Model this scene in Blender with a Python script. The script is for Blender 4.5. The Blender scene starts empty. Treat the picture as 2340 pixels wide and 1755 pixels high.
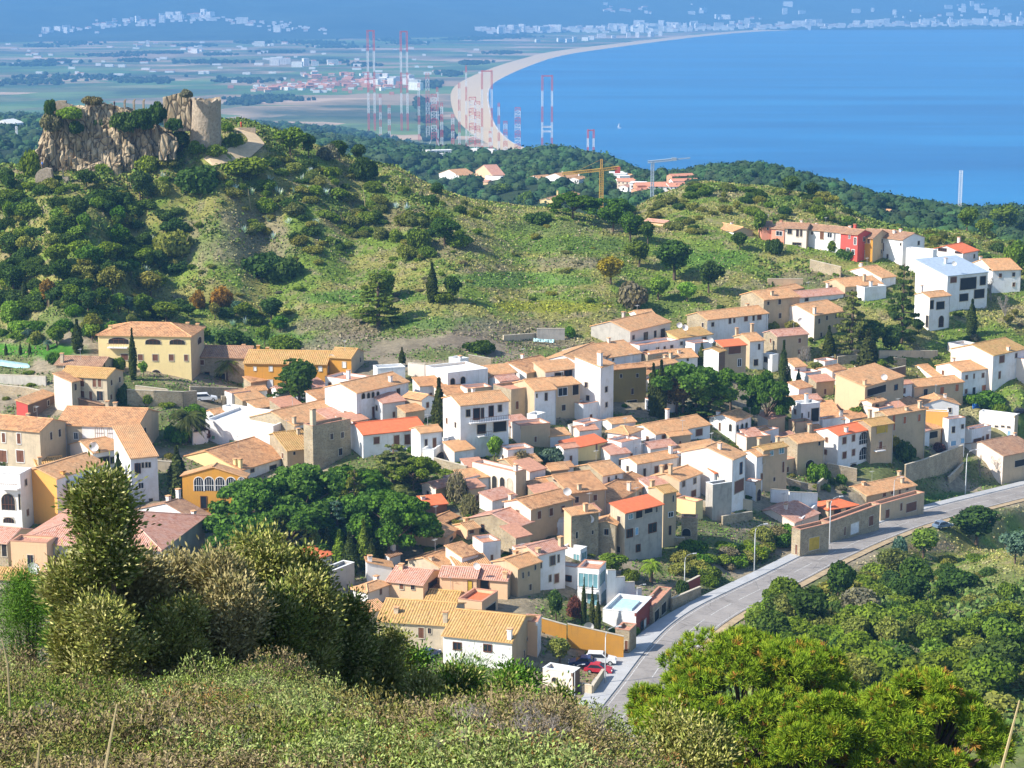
import bpy, math, random
import numpy as np
from mathutils import Matrix, Vector
R_ = math.radians
rng = np.random.default_rng(7)
random.seed(7)
C = bpy.context.scene.collection
sc = bpy.context.scene
# ------------------------------------------------------------------ camera model
F = 4500.0; W0, H0 = 2340.0, 1755.0; CAMZ = 270.0
TH = math.atan((H0/2+30)/F)
CT, ST = math.cos(TH), math.sin(TH)
def ray(px, py):
    cx = (px-W0/2)/F; cy = (H0/2-py)/F
    return cx, CT+cy*ST, -ST+cy*CT            # X, Y, Z direction
def atD(px, py, D):
    x, y, z = ray(px, py); return (D*x/y, D, CAMZ+D*z/y)
def atZ(px, py, z0):
    x, y, z = ray(px, py); t = (z0-CAMZ)/z; return (x*t, y*t, z0)
def proj(X, Y, Z):
    dz = Z-CAMZ; d = Y*CT-dz*ST; u = Y*ST+dz*CT
    return W0/2+F*X/d, H0/2-F*u/d
def ss(e0, e1, x):
    t = np.clip((x-e0)/(e1-e0), 0, 1); return t*t*(3-2*t)
# ------------------------------------------------------------------ smooth noise (world space)
_perm = rng.random((256, 256))
def vnoise(x, y):
    x = np.asarray(x, float); y = np.asarray(y, float)
    xi = np.floor(x).astype(int); yi = np.floor(y).astype(int)
    fx = x-xi; fy = y-yi; fx = fx*fx*(3-2*fx); fy = fy*fy*(3-2*fy)
    g = lambda a, b: _perm[a & 255, b & 255]
    return ((g(xi, yi)*(1-fx)+g(xi+1, yi)*fx)*(1-fy)+(g(xi, yi+1)*(1-fx)+g(xi+1, yi+1)*fx)*fy)*2-1
def fbm(x, y, o=4):
    s = 0; a = .5
    for i in range(o):
        s = s+a*vnoise(x*2**i+17*i, y*2**i-9*i); a *= .5
    return s
# ------------------------------------------------------------------ terrain: thin plate spline through surveyed points
CP = []
def cpx(px, py, D):
    X, Y, Z = atD(px, py, D); CP.append((X/Y, D, Z))
def cpz(px, D, z):
    CP.append(((px-W0/2)/F/ray(px, 900)[1], D, z))
for px in (-150, 300, 700): cpz(px, 5, 266.6); cpz(px, 16, 263.0); cpz(px, 30, 258.5); cpz(px, 42, 254.4); cpz(px, 62, 243.5); cpz(px, 100, 225); cpz(px, 150, 201); cpz(px, 210, 184)
for px in (1000, 1300): cpz(px, 5, 266.4); cpz(px, 16, 263.2); cpz(px, 24, 260.4); cpz(px, 36, 254.0); cpz(px, 60, 241); cpz(px, 100, 221); cpz(px, 150, 197); cpz(px, 200, 182)
for px in (1700, 2100, 2500): cpz(px, 5, 266.2); cpz(px, 15, 262.9); cpz(px, 22, 259.8); cpz(px, 36, 253.5); cpz(px, 60, 240); cpz(px, 100, 219); cpz(px, 150, 201)
for a in ((1330,1690,245),(400,1560,262),(1000,1560,262),(1400,1560,265),(0,1400,288),(400,1400,288),(800,1400,290),(1200,1400,290),(1560,1400,302),
 (-200,1200,330),(0,1200,330),(400,1200,330),(800,1200,330),(1200,1200,332),(1500,1240,338),(1720,1305,333),(2000,1195,380),(2205,1127,420),(2340,1100,440),(2500,1090,450),
 (2340,1250,362),(2500,1400,290),(2340,1400,292),(2000,1400,296),(2100,1500,254),(1800,1450,262),(2300,1600,215),(2500,1600,215),(1800,1600,215),
 (-200,1000,372),(0,1000,372),(400,1000,372),(800,1000,372),(1200,1000,375),(1600,1030,385),(1950,1060,405),(2300,1010,440),
 (0,900,398),(400,900,398),(800,905,396),(1200,905,400),(1600,930,412),(2000,940,428),(2340,930,450),
 (-200,820,425),(0,820,425),(400,800,432),(800,790,435),(1200,800,435),(1700,850,445),(2000,850,455),(2340,860,470),(2500,860,470),
 (0,740,448),(400,730,450),(800,700,465),(1200,700,470),(1500,720,475),(1800,720,485),(2100,730,490),(2340,720,500),
 (-200,640,470),(0,640,470),(400,620,482),(800,600,495),(1200,600,505),(1500,600,515),(1750,610,515),(2050,610,520),(2300,620,535),(2500,620,535),
 (0,520,495),(300,520,497),(600,500,510),(900,500,520),(1200,520,532),(1400,520,540),(1650,500,550),(1900,520,550),(2200,540,570),
 (-150,420,512),(0,412,514),(150,395,514),(400,372,525),(560,300,542),(480,335,533),(650,335,545),(740,352,550),(900,390,552),(1005,436,556),(1164,467,560),(1270,478,562),(1430,490,566),
 (474,322,527),(430,345,523),(520,318,533),(520,338,527),(390,352,521),(300,384,519),(230,392,517),(150,396,514),(90,405,512),(474,345,522),(560,345,532),(600,400,522),(450,400,515),(250,430,507),(474,300,540),(400,300,545),(1500,452,600),(1600,418,620),(1750,430,620),(1900,462,600),(2100,532,590),(2340,560,600),(2500,560,600),
 (1300,440,1000),(1060,412,1250),(1300,374,1500),(1550,408,1150),(2000,454,950),(2200,488,900),(2340,500,880),(1750,425,1200),
 (800,368,1400),(800,330,2400),(800,306,3300),(0,312,1600),(300,318,1700),(100,272,3200),(1000,368,2400)): cpx(*a)
for a in ((0,620,198),(300,630,200),(560,640,205),(900,650,192),(1200,660,180),(1430,670,180),(1700,730,185),(2000,690,182),(2340,700,175),(150,570,214),
 (0,4300,-8),(300,4300,-8),(800,4000,-8),(1000,3500,-8),(1300,2000,60),(1230,2900,-2),(1400,2700,-25),(1500,1700,70),(1500,2300,-25),(1700,1650,10),(1700,2100,-40),(2000,1250,90),(2000,1600,-10),(2300,1250,60),(2300,1600,-20),(2300,3000,-40),(1700,4300,-40),(2300,4300,-40),(2340,1060,140),(2000,1060,150)): cpz(*a)
_cu = np.array([c[0]*6 for c in CP]); _cl = np.array([math.log(c[1])*1.3 for c in CP]); _cz = np.array([c[2] for c in CP])
def _U(r2): return np.where(r2 > 1e-12, r2*np.log(np.maximum(r2, 1e-12)), 0)
_n = len(CP)
_K = _U((_cu[:, None]-_cu)**2+(_cl[:, None]-_cl)**2)+np.eye(_n)*4e-4
_P = np.c_[np.ones(_n), _cu, _cl]
_sol = np.linalg.solve(np.block([[_K, _P], [_P.T, np.zeros((3, 3))]]), np.r_[_cz, 0, 0, 0])
def tps(X, Y):
    X = np.asarray(X, float); Y = np.asarray(Y, float); sh = X.shape
    u = (X/Y*6).ravel(); l = (np.log(Y)*1.3).ravel(); out = np.empty(u.size)
    for i in range(0, u.size, 20000):
        a = u[i:i+20000, None]; b = l[i:i+20000, None]
        out[i:i+20000] = _U((a-_cu)**2+(b-_cl)**2)@_sol[:_n]+_sol[_n]+_sol[_n+1]*a[:, 0]+_sol[_n+2]*b[:, 0]
    return out.reshape(sh)
# road centre line in the world (its kerb side edge followed on the photograph's slope)
_re = [(1322,1690),(1374,1623),(1425,1559),(1463,1505),(1496,1467),(1534,1428),(1564,1408),(1604,1383),(1650,1361),(1727,1325),(1842,1267),(1933,1226),(2034,1188),(2150,1156),(2306,1118),(2420,1090)]
_rw = []
for px, py in _re:
    z = float(np.interp(px, [1300, 1720, 2306], [173.6, 169.3, 160.6])); _rw.append(atZ(px, py, z))
_rw = np.array(_rw)
d0 = _rw[0]-_rw[1]; _rw = np.vstack([_rw[0]+d0*2.5+np.array([0, 0, 0.5]), _rw])
def resample(P, step):
    P = np.asarray(P, float); s = np.r_[0, np.cumsum(np.linalg.norm(np.diff(P[:, :2], axis=0), axis=1))]
    t = np.arange(0, s[-1], step); Q = np.c_[[np.interp(t, s, P[:, k]) for k in range(3)]].T
    for _ in range(4): Q[1:-1] = (Q[:-2]+2*Q[1:-1]+Q[2:])/4
    return Q
EDGE = resample(_rw, 3.0)
_t = np.gradient(EDGE[:, :2], axis=0); _t /= np.linalg.norm(_t, axis=1)[:, None]
NRM = np.c_[_t[:, 1], -_t[:, 0]]            # to the right of travel (away from town)
RW = 7.1
RC = EDGE[:, :2]+NRM*RW/2
def roadz(X, Y):
    X = np.asarray(X, float).ravel(); Y = np.asarray(Y, float).ravel()
    dist = np.full(X.size, 1e9); z = np.zeros(X.size)
    m = (X > -15) & (X < 170) & (Y > 150) & (Y < 520); idx = np.where(m)[0]
    for i in range(0, idx.size, 20000):
        k = idx[i:i+20000]; d2 = (X[k, None]-RC[:, 0])**2+(Y[k, None]-RC[:, 1])**2
        j = d2.argmin(1); dist[k] = np.sqrt(d2[np.arange(len(k)), j]); z[k] = EDGE[j, 2]
    return dist, z
def height(X, Y, detail=True):
    X = np.asarray(X, float); Y = np.asarray(Y, float); z = tps(X, Y)
    if detail:
        z = z+fbm(X/14, Y/14)*1.2*ss(440, 500, Y)*(1-ss(3000, 3500, Y))+fbm(X/70+5, Y/70)*9*ss(900, 1300, Y)*(1-ss(2600, 3400, Y))+fbm(X/1.2, Y/1.2, 3)*.25*(1-ss(50, 80, Y))
    d, rz = roadz(X, Y); d = d.reshape(z.shape); rz = rz.reshape(z.shape)
    w = 1-ss(6.5, 13, d)
    return z*(1-w)+(rz-.12)*w
_hD = np.exp(np.linspace(math.log(10), math.log(4300), 900))
def hit(px, py, dmin=150, dmax=4300):
    x, y, z = ray(px, py); D = _hD[(_hD >= dmin) & (_hD <= dmax)]
    hz = height(D*x/y, D); rz = CAMZ+D*z/y; b = np.where(rz < hz)[0]
    if len(b) == 0: Dh = D[-1] if z > -.2 else D[0]
    else:
        k = b[0]
        if k == 0: Dh = D[0]
        else:
            a0 = rz[k-1]-hz[k-1]; a1 = rz[k]-hz[k]; Dh = D[k-1]+(D[k]-D[k-1])*a0/(a0-a1)
    X = Dh*x/y; return X, Dh, float(height(np.array([X]), np.array([Dh]))[0])
def hz1(X, Y): return float(height(np.array([X]), np.array([Y]))[0])
# ------------------------------------------------------------------ object helpers
def tag(o, label=None, cat=None, group=None, kind=None):
    if label: o['label'] = label
    if cat: o['category'] = cat
    if group: o['group'] = group
    if kind: o['kind'] = kind
    return o
def empty(name, loc, rz=0):
    o = bpy.data.objects.new(name, None); o.empty_display_size = .5; C.objects.link(o); o.location = loc; o.rotation_euler = (0, 0, rz); return o
def mkobj(name, me, parent=None):
    o = bpy.data.objects.new(name, me); C.objects.link(o)
    if parent: o.parent = parent
    return o
class MB:
    def __init__(s): s.v = []; s.f = []; s.m = []; s.uv = []
    def quad(s, pts, m=0, uv=None):
        n = len(s.v); s.v += [tuple(p) for p in pts]; s.f.append(tuple(range(n, n+len(pts)))); s.m.append(m); s.uv.append(uv or [(0, 0)]*len(pts))
    def box(s, a, b, m=0):
        x0, y0, z0 = a; x1, y1, z1 = b
        p = [(x0,y0,z0),(x1,y0,z0),(x1,y1,z0),(x0,y1,z0),(x0,y0,z1),(x1,y0,z1),(x1,y1,z1),(x0,y1,z1)]
        for f in ((0,3,2,1),(4,5,6,7),(0,1,5,4),(1,2,6,5),(2,3,7,6),(3,0,4,7)): s.quad([p[i] for i in f], m)
    def tube(s, pts, rad, n=6, m=0, cap=True):
        pts = [Vector(p) for p in pts]; rings = []
        if not hasattr(rad, '__len__'): rad = [rad]*len(pts)
        for i, p in enumerate(pts):
            t = (pts[min(i+1, len(pts)-1)]-pts[max(i-1, 0)]).normalized()
            a = t.cross(Vector((0, 0, 1)) if abs(t.z) < .9 else Vector((1, 0, 0))).normalized(); b = t.cross(a)
            rings.append([p+(a*math.cos(2*math.pi*k/n)+b*math.sin(2*math.pi*k/n))*rad[i] for k in range(n)])
        base = len(s.v)
        for r in rings: s.v += [tuple(q) for q in r]
        for i in range(len(rings)-1):
            for k in range(n):
                k2 = (k+1) % n; s.f.append((base+i*n+k, base+i*n+k2, base+(i+1)*n+k2, base+(i+1)*n+k)); s.m.append(m); s.uv.append([(0, 0)]*4)
        if cap:
            s.f.append(tuple(base+(len(rings)-1)*n+k for k in range(n))); s.m.append(m); s.uv.append([(0, 0)]*n)
    def prism(s, poly, h0, h1, m=0, ax='z'):
        q = lambda p, h: (p[0], p[1], h) if ax == 'z' else ((h, p[0], p[1]) if ax == 'x' else (p[0], h, p[1]))
        n = len(poly); s.quad([q(p, h1) for p in poly], m); s.quad([q(p, h0) for p in poly[::-1]], m)
        for i in range(n):
            a, b = poly[i], poly[(i+1) % n]; s.quad([q(a, h0), q(b, h0), q(b, h1), q(a, h1)], m)
    def mesh(s, name, mats, smooth=False):
        me = bpy.data.meshes.new(name); me.from_pydata(s.v, [], s.f)
        for m in mats: me.materials.append(m)
        me.polygons.foreach_set('material_index', s.m)
        uvl = me.uv_layers.new(name='UVMap'); uvl.data.foreach_set('uv', [c for f in s.uv for p in f for c in p])
        if smooth: me.polygons.foreach_set('use_smooth', [True]*len(me.polygons))
        me.validate(); me.update(); return me
    def build(s, name, mats, parent=None, smooth=False):
        return mkobj(name, s.mesh(name, mats if isinstance(mats, (list, tuple)) else [mats], smooth), parent)
def npmesh(name, V, nper, mat, col=None, tri=False):
    """V: (N*nper,3); faces of nper verts each"""
    me = bpy.data.meshes.new(name); nv = len(V); nf = nv//nper
    me.vertices.add(nv); me.vertices.foreach_set('co', V.astype(np.float32).ravel())
    me.loops.add(nv); me.loops.foreach_set('vertex_index', np.arange(nv, dtype=np.int32))
    me.polygons.add(nf); me.polygons.foreach_set('loop_start', np.arange(0, nv, nper, dtype=np.int32))
    try: me.polygons.foreach_set('loop_total', np.full(nf, nper, dtype=np.int32))
    except Exception: pass
    if col is not None:
        a = me.color_attributes.new('Col', 'FLOAT_COLOR', 'POINT'); a.data.foreach_set('color', np.c_[col, np.ones(len(col))].astype(np.float32).ravel())
    me.materials.append(mat); me.update(calc_edges=True); return me
def gridmesh(name, X, Y, Z, mat, col=None, smooth=True):
    nr, nc = X.shape; V = np.c_[X.ravel(), Y.ravel(), Z.ravel()]
    i = np.arange((nr-1)*(nc-1)); r = i//(nc-1); c = i % (nc-1); a = r*nc+c
    Fc = np.c_[a, a+1, a+nc+1, a+nc].astype(np.int32)
    me = bpy.data.meshes.new(name); me.vertices.add(len(V)); me.vertices.foreach_set('co', V.astype(np.float32).ravel())
    me.loops.add(Fc.size); me.loops.foreach_set('vertex_index', Fc.ravel())
    me.polygons.add(len(Fc)); me.polygons.foreach_set('loop_start', np.arange(0, Fc.size, 4, dtype=np.int32))
    try: me.polygons.foreach_set('loop_total', np.full(len(Fc), 4, dtype=np.int32))
    except Exception: pass
    if col is not None:
        at = me.color_attributes.new('Col', 'FLOAT_COLOR', 'POINT'); at.data.foreach_set('color', np.c_[col.reshape(-1, 3), np.ones(len(V))].astype(np.float32).ravel())
    me.materials.append(mat); me.update(calc_edges=True)
    me.polygons.foreach_set('use_smooth', [smooth]*len(Fc)); return mkobj(name, me)
# ------------------------------------------------------------------ materials
MATS = {}
def nt(name):
    m = bpy.data.materials.new(name); m.use_nodes = True; t = m.node_tree; b = t.nodes['Principled BSDF']; b.inputs['Specular IOR Level'].default_value = .25
    return m, t, b
def N(t, typ, **kw):
    n = t.nodes.new(typ)
    for k, v in kw.items():
        if k.startswith('i_'): n.inputs[k[2:].replace('_', ' ')].default_value = v
        else: setattr(n, k, v)
    return n
def mixc(t, fac, a, b, mode='MIX'):
    n = t.nodes.new('ShaderNodeMix'); n.data_type = 'RGBA'; n.blend_type = mode
    for s, v in ((0, fac), (6, a), (7, b)):
        if hasattr(v, 'is_linked') or hasattr(v, 'links'): t.links.new(v, n.inputs[s])
        else: n.inputs[s].default_value = v if s == 0 else (*v, 1)
    return n.outputs[2]
def ramp(t, src, stops):
    r = t.nodes.new('ShaderNodeValToRGB'); t.links.new(src, r.inputs[0]); e = r.color_ramp.elements
    while len(e) < len(stops): e.new(.5)
    for i, (p, c) in enumerate(stops): e[i].position = p; e[i].color = (*c, 1) if len(c) == 3 else c
    return r.outputs[0]
def noise(t, scale, vec=None, detail=4, rough=.55):
    n = N(t, 'ShaderNodeTexNoise'); n.inputs['Scale'].default_value = scale; n.inputs['Detail'].default_value = detail; n.inputs['Roughness'].default_value = rough
    if vec is not None: t.links.new(vec, n.inputs['Vector'])
    return n.outputs[0]
def gpos(t): return N(t, 'ShaderNodeNewGeometry').outputs['Position']
def bump(t, b, h, strength=.4, dist=.05):
    n = N(t, 'ShaderNodeBump'); n.inputs['Strength'].default_value = strength; n.inputs['Distance'].default_value = dist
    t.links.new(h, n.inputs['Height']); t.links.new(n.outputs[0], b.inputs['Normal'])
def flat(name, c, rough=.7, metal=0, var=.15, scale=1.2):
    m, t, b = nt(name); b.inputs['Roughness'].default_value = rough; b.inputs['Metallic'].default_value = metal
    n = noise(t, scale, gpos(t)); col = ramp(t, n, [(.3, tuple(x*(1-var) for x in c)), (.7, tuple(min(1, x*(1+var)) for x in c))]); t.links.new(col, b.inputs['Base Color']); return m
def plaster(name, c, c2=None, k=.5, bs=.25):
    """lime render with weather stains"""
    m, t, b = nt(name); b.inputs['Roughness'].default_value = .9; g = gpos(t); c2 = c2 or tuple(x*.72 for x in c)
    n1 = noise(t, .55, g, 6, .65); n2 = noise(t, 6, g, 4)
    mp = N(t, 'ShaderNodeMapping'); mp.inputs['Scale'].default_value = (2.2, 2.2, .25); t.links.new(g, mp.inputs[0]); n3 = noise(t, 1, mp.outputs[0], 5)
    col = mixc(t, ramp(t, n1, [(.45, (0, 0, 0)), (.68, (k, k, k))]), c, c2)
    col = mixc(t, ramp(t, n3, [(.55, (0, 0, 0)), (.8, (k*.8,)*3)]), col, tuple(x*.6 for x in c2))
    col = mixc(t, ramp(t, n2, [(.35, (0, 0, 0)), (.8, (.25,)*3)]), col, tuple(x*.85 for x in c))
    t.links.new(col, b.inputs['Base Color']); bump(t, b, n2, bs, .03); return m
def stonew(name, c, c2, mortar):
    m, t, b = nt(name); b.inputs['Roughness'].default_value = .92; g = gpos(t)
    mp = N(t, 'ShaderNodeMapping'); mp.inputs['Scale'].default_value = (1.5, 1.5, 2.4); t.links.new(g, mp.inputs[0])
    v = N(t, 'ShaderNodeTexVoronoi'); v.inputs['Scale'].default_value = 1.3; t.links.new(mp.outputs[0], v.inputs[0])
    v2 = N(t, 'ShaderNodeTexVoronoi', feature='DISTANCE_TO_EDGE'); v2.inputs['Scale'].default_value = 1.3; t.links.new(mp.outputs[0], v2.inputs[0])
    sp = N(t, 'ShaderNodeSeparateColor'); t.links.new(v.outputs['Color'], sp.inputs[0])
    col = mixc(t, sp.outputs[0], c, c2); col = mixc(t, ramp(t, v2.outputs[0], [(.02, (1, 1, 1)), (.1, (0, 0, 0))]), col, mortar)
    col = mixc(t, ramp(t, noise(t, .4, g, 6), [(.4, (0, 0, 0)), (.75, (.6,)*3)]), col, tuple(x*.6 for x in c2))
    t.links.new(col, b.inputs['Base Color']); bump(t, b, v2.outputs[0], .6, .06); return m
def tiles(name, c, c2, c3, period=.32, lichen=None):
    """barrel tiles: channels run down the slope (UV v), courses across"""
    m, t, b = nt(name); b.inputs['Roughness'].default_value = .85
    uv = N(t, 'ShaderNodeUVMap').outputs[0]; g = gpos(t); s = N(t, 'ShaderNodeSeparateXYZ'); t.links.new(uv, s.inputs[0])
    def m2(op, a, bv):
        n = N(t, 'ShaderNodeMath', operation=op)
        for i, x in enumerate((a, bv)):
            if x is None: continue
            if hasattr(x, 'links'): t.links.new(x, n.inputs[i])
            else: n.inputs[i].default_value = x
        return n.outputs[0]
    w = m2('SINE', m2('MULTIPLY', s.outputs[0], 2*math.pi/period), None)
    w01 = m2('MULTIPLY_ADD', w, .5); w01.node.inputs[2].default_value = .5
    cellv = N(t, 'ShaderNodeCombineXYZ'); t.links.new(m2('FLOOR', m2('DIVIDE', s.outputs[0], period), None), cellv.inputs[0]); t.links.new(m2('FLOOR', m2('DIVIDE', s.outputs[1], .42), None), cellv.inputs[1])
    wn = N(t, 'ShaderNodeTexWhiteNoise', noise_dimensions='3D'); t.links.new(cellv.outputs[0], wn.inputs[0])
    oi = N(t, 'ShaderNodeObjectInfo')
    col = ramp(t, wn.outputs[0], [(.0, c3), (.25, c), (.6, c2), (.9, c), (1, tuple(min(1, x*1.25) for x in c2))])
    n1 = noise(t, .8, g, 6, .7)
    col = mixc(t, ramp(t, n1, [(.46, (0, 0, 0)), (.62, (.8,)*3)]), col, lichen or tuple(x*.7 for x in c3))
    col = mixc(t, ramp(t, noise(t, 2.4, g, 5, .7), [(.52, (0, 0, 0)), (.62, (.75,)*3)]), col, (c[0]*1.2, c[1]*1.4, c[2]*1.6))
    col = mixc(t, ramp(t, noise(t, .35, g, 4, .6), [(.4, (0, 0, 0)), (.65, (.5,)*3)]), col, (c2[0]*1.05, c2[1]*.85, c2[2]*.7))
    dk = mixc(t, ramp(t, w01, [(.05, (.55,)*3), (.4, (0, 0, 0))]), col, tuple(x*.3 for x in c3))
    t.links.new(dk, b.inputs['Base Color']); bump(t, b, w01, .9, .09); return m
def leaf(name, base, var=.35, trans=.25, hue=None):
    """albedo from the object's own colour times a random value per leaf"""
    m = bpy.data.materials.new(name); m.use_nodes = True; t = m.node_tree; t.nodes.clear()
    out = N(t, 'ShaderNodeOutputMaterial'); oi = N(t, 'ShaderNodeObjectInfo'); g = N(t, 'ShaderNodeNewGeometry')
    base_s = oi.outputs['Color'] if base is None else None
    r = ramp(t, g.outputs['Random Per Island'], [(0, (1-var,)*3), (.5, (1, 1, 1)), (1, (1+var*1.1, 1+var, 1-var*.2))])
    col = mixc(t, 1.0, base_s if base is None else base, r, 'MULTIPLY')
    d = N(t, 'ShaderNodeBsdfDiffuse'); tr = N(t, 'ShaderNodeBsdfTranslucent'); mx = N(t, 'ShaderNodeMixShader'); mx.inputs[0].default_value = trans
    t.links.new(col, d.inputs[0]); tc = mixc(t, 1.0, col, (1.1, 1.25, .5), 'MULTIPLY'); t.links.new(tc, tr.inputs[0])
    t.links.new(d.outputs[0], mx.inputs[1]); t.links.new(tr.outputs[0], mx.inputs[2]); t.links.new(mx.outputs[0], out.inputs[0]); return m
def vcol(name, mul=(1, 1, 1), nscale=2.0, nvar=.3, rough=.95, bs=.5, bd=.3, trans=0):
    m, t, b = nt(name); b.inputs['Roughness'].default_value = rough; b.inputs['Specular IOR Level'].default_value = .1; a = N(t, 'ShaderNodeVertexColor', layer_name='Col'); g = gpos(t)
    n1 = noise(t, nscale, g, 6, .7); n2 = noise(t, nscale*.13, g, 5)
    col = mixc(t, 1.0, a.outputs[0], ramp(t, n1, [(.25, (1-nvar*1.5,)*3), (.75, (1+nvar,)*3)]), 'MULTIPLY')
    col = mixc(t, 1.0, col, ramp(t, n2, [(.3, (1-nvar*.7,)*3), (.7, (1+nvar*.5,)*3)]), 'MULTIPLY')
    t.links.new(col, b.inputs['Base Color'])
    if bs: bump(t, b, n1, bs, bd)
    return m
WALLS = {
 'W': plaster('white_limewash', (.82,.81,.79), (.68,.64,.57), .5), 'V': plaster('pale_white_render', (.82,.82,.82), (.62,.58,.52), .6),
 'Y': plaster('yellow_render', (.78,.62,.30), (.66,.52,.28), .4), 'O': plaster('ochre_render', (.62,.30,.05), (.50,.26,.07), .6),
 'OR': plaster('orange_render', (.82,.40,.10), (.70,.36,.12), .35), 'P': plaster('peach_render', (.78,.50,.30), (.66,.44,.28), .4),
 'PK': plaster('pale_pink_render', (.80,.68,.58), (.70,.58,.48), .3), 'B': plaster('beige_render', (.58,.48,.34), (.40,.34,.25), .8),
 'S': stonew('rubble_stone', (.46,.36,.22), (.30,.24,.16), (.46,.40,.30)), 'T': plaster('tan_render', (.55,.42,.27), (.42,.33,.22), .6),
 'G': plaster('grey_cement_render', (.46,.43,.38), (.30,.28,.25), .8), 'D': plaster('dark_brown_plaster', (.20,.13,.09), (.14,.10,.08), .6),
 'RD': plaster('red_render', (.62,.10,.08), (.50,.09,.08), .3), 'SA': plaster('salmon_render', (.72,.30,.20), (.62,.28,.2), .3),
 'BL': plaster('pale_blue_render', (.45,.62,.80), (.40,.54,.70), .3), 'MR': plaster('maroon_render', (.30,.07,.05), (.24,.07,.06), .4),
 'OL': plaster('olive_brown_render', (.34,.26,.10), (.28,.22,.11), .7)}
ROOFS = {
 'o': tiles('weathered_clay_tiles', (.62,.31,.14), (.70,.40,.20), (.38,.19,.10)),
 'y': tiles('lichened_golden_tiles', (.54,.31,.11), (.60,.38,.16), (.34,.19,.08), .42, (.42,.28,.08)),
 'n': tiles('orange_clay_tiles', (.66,.34,.15), (.76,.45,.23), (.46,.23,.11), .34, (.42,.26,.14)),
 'k': tiles('pinkish_clay_tiles', (.52,.22,.14), (.66,.40,.30), (.40,.17,.11), .36, (.62,.40,.32)),
 'b': tiles('brown_clay_tiles', (.40,.23,.14), (.47,.29,.18), (.30,.17,.11), .4),
 'r': flat('bright_red_roof_tiles', (.66,.17,.07), .8, 0, .12, 1.5), 'm': flat('grey_blue_metal_roofing', (.42,.50,.58), .5, .2, .1),
 't': flat('terracotta_terrace_floor', (.50,.25,.16), .85, 0, .2, 2), 'w': flat('white_terrace_floor', (.72,.71,.69), .8, 0, .1), 'g': flat('grey_corrugated_sheet', (.30,.30,.31), .7, 0, .2)}
M = {k: flat(*v) for k, v in dict(
 glass=('dark_window_glass', (.025,.03,.04), .15), shut=('brown_wood_shutter', (.16,.07,.04), .6), green=('green_shutter_paint', (.20,.50,.30), .6),
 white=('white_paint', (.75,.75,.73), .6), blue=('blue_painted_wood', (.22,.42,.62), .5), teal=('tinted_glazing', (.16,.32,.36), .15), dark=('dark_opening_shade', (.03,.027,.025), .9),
 pink=('pink_painted_shutter', (.72,.38,.34), .6), ored=('orange_wood_shutter', (.42,.13,.05), .6), ydoor=('yellow_painted_door', (.55,.38,.05), .6), stonef=('stone_trim', (.55,.48,.37), .85), grey=('grey_galvanised_steel', (.45,.47,.48), .5, .3),
 bark=('brown_bark', (.13,.09,.06), .95), pbark=('grey_bark', (.26,.23,.20), .95), asphalt=('asphalt', (.29,.262,.24), .9, 0, .12, .7), pave=('concrete_pavement', (.42,.42,.42), .9, 0, .1, .5), line=('worn_white_road_paint', (.62,.62,.60), .8),
 cliff=('cliff_limestone', (.42,.36,.27), .95, 0, .3, .5), sand=('beach_sand', (.62,.46,.27), .95), yel=('crane_yellow_paint', (.50,.30,.05), .6), mred=('mast_red_paint', (.60,.10,.08), .6), mwhite=('mast_white_paint', (.75,.75,.75), .6), cgrey=('crane_grey_paint', (.30,.36,.42), .6),
 carw=('white_car_paint', (.72,.73,.74), .3), carb=('dark_blue_car_paint', (.03,.06,.16), .3), carr=('red_car_paint', (.45,.03,.05), .3), cark=('black_car_paint', (.02,.02,.025), .3), carg=('steel_blue_car_paint', (.14,.2,.28), .3), tyre=('tyre_rubber', (.02,.02,.02), .9), pool=('pool_water', (.45,.68,.72), .1), tarp=('blue_tarpaulin', (.03,.15,.50), .5),
 skin=('skin', (.5,.3,.2), .7), redc=('red_jacket', (.6,.06,.03), .8), bluec=('blue_jacket', (.1,.2,.5), .8), dkc=('dark_trousers', (.04,.04,.06), .8), hair=('dark_hair', (.03,.02,.015), .8), cloth=('white_laundry_cloth', (.75,.76,.8), .8), straw=('dry_grass_straw', (.42,.34,.18), .9)).items()}
_m, _t, _b = nt('worn_asphalt'); _b.inputs['Roughness'].default_value = .9; _g = gpos(_t)
_c = ramp(_t, noise(_t, .22, _g, 6, .7), [(.3, (.21,.19,.175)), (.5, (.29,.265,.245)), (.7, (.34,.31,.285))]); _c = mixc(_t, ramp(_t, noise(_t, 1.3, _g, 5, .7), [(.58, (0,0,0)), (.66, (.5,)*3)]), _c, (.15,.14,.13))
_v = N(_t, 'ShaderNodeTexVoronoi', feature='DISTANCE_TO_EDGE'); _v.inputs['Scale'].default_value = .22; _t.links.new(mixc(_t, .25, _g, N(_t, 'ShaderNodeTexNoise').outputs['Color'], 'ADD'), _v.inputs[0]); _c = mixc(_t, ramp(_t, _v.outputs[0], [(0, (.7,)*3), (.012, (0,0,0))]), _c, (.08,.075,.07)); _t.links.new(_c, _b.inputs['Base Color']); M['asphalt'] = _m
_m, _t, _b = nt('worn_paint'); _g = gpos(_t); _t.links.new(ramp(_t, noise(_t, 2.5, _g, 6, .8), [(.4, (.30,.28,.26)), (.56, (.62,.61,.58))]), _b.inputs['Base Color']); M['line'] = _m
L_OBJ = leaf('leaf_green', None, .4); L_FG = vcol('maquis_leaf', nscale=40, nvar=.12, bs=0)
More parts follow.
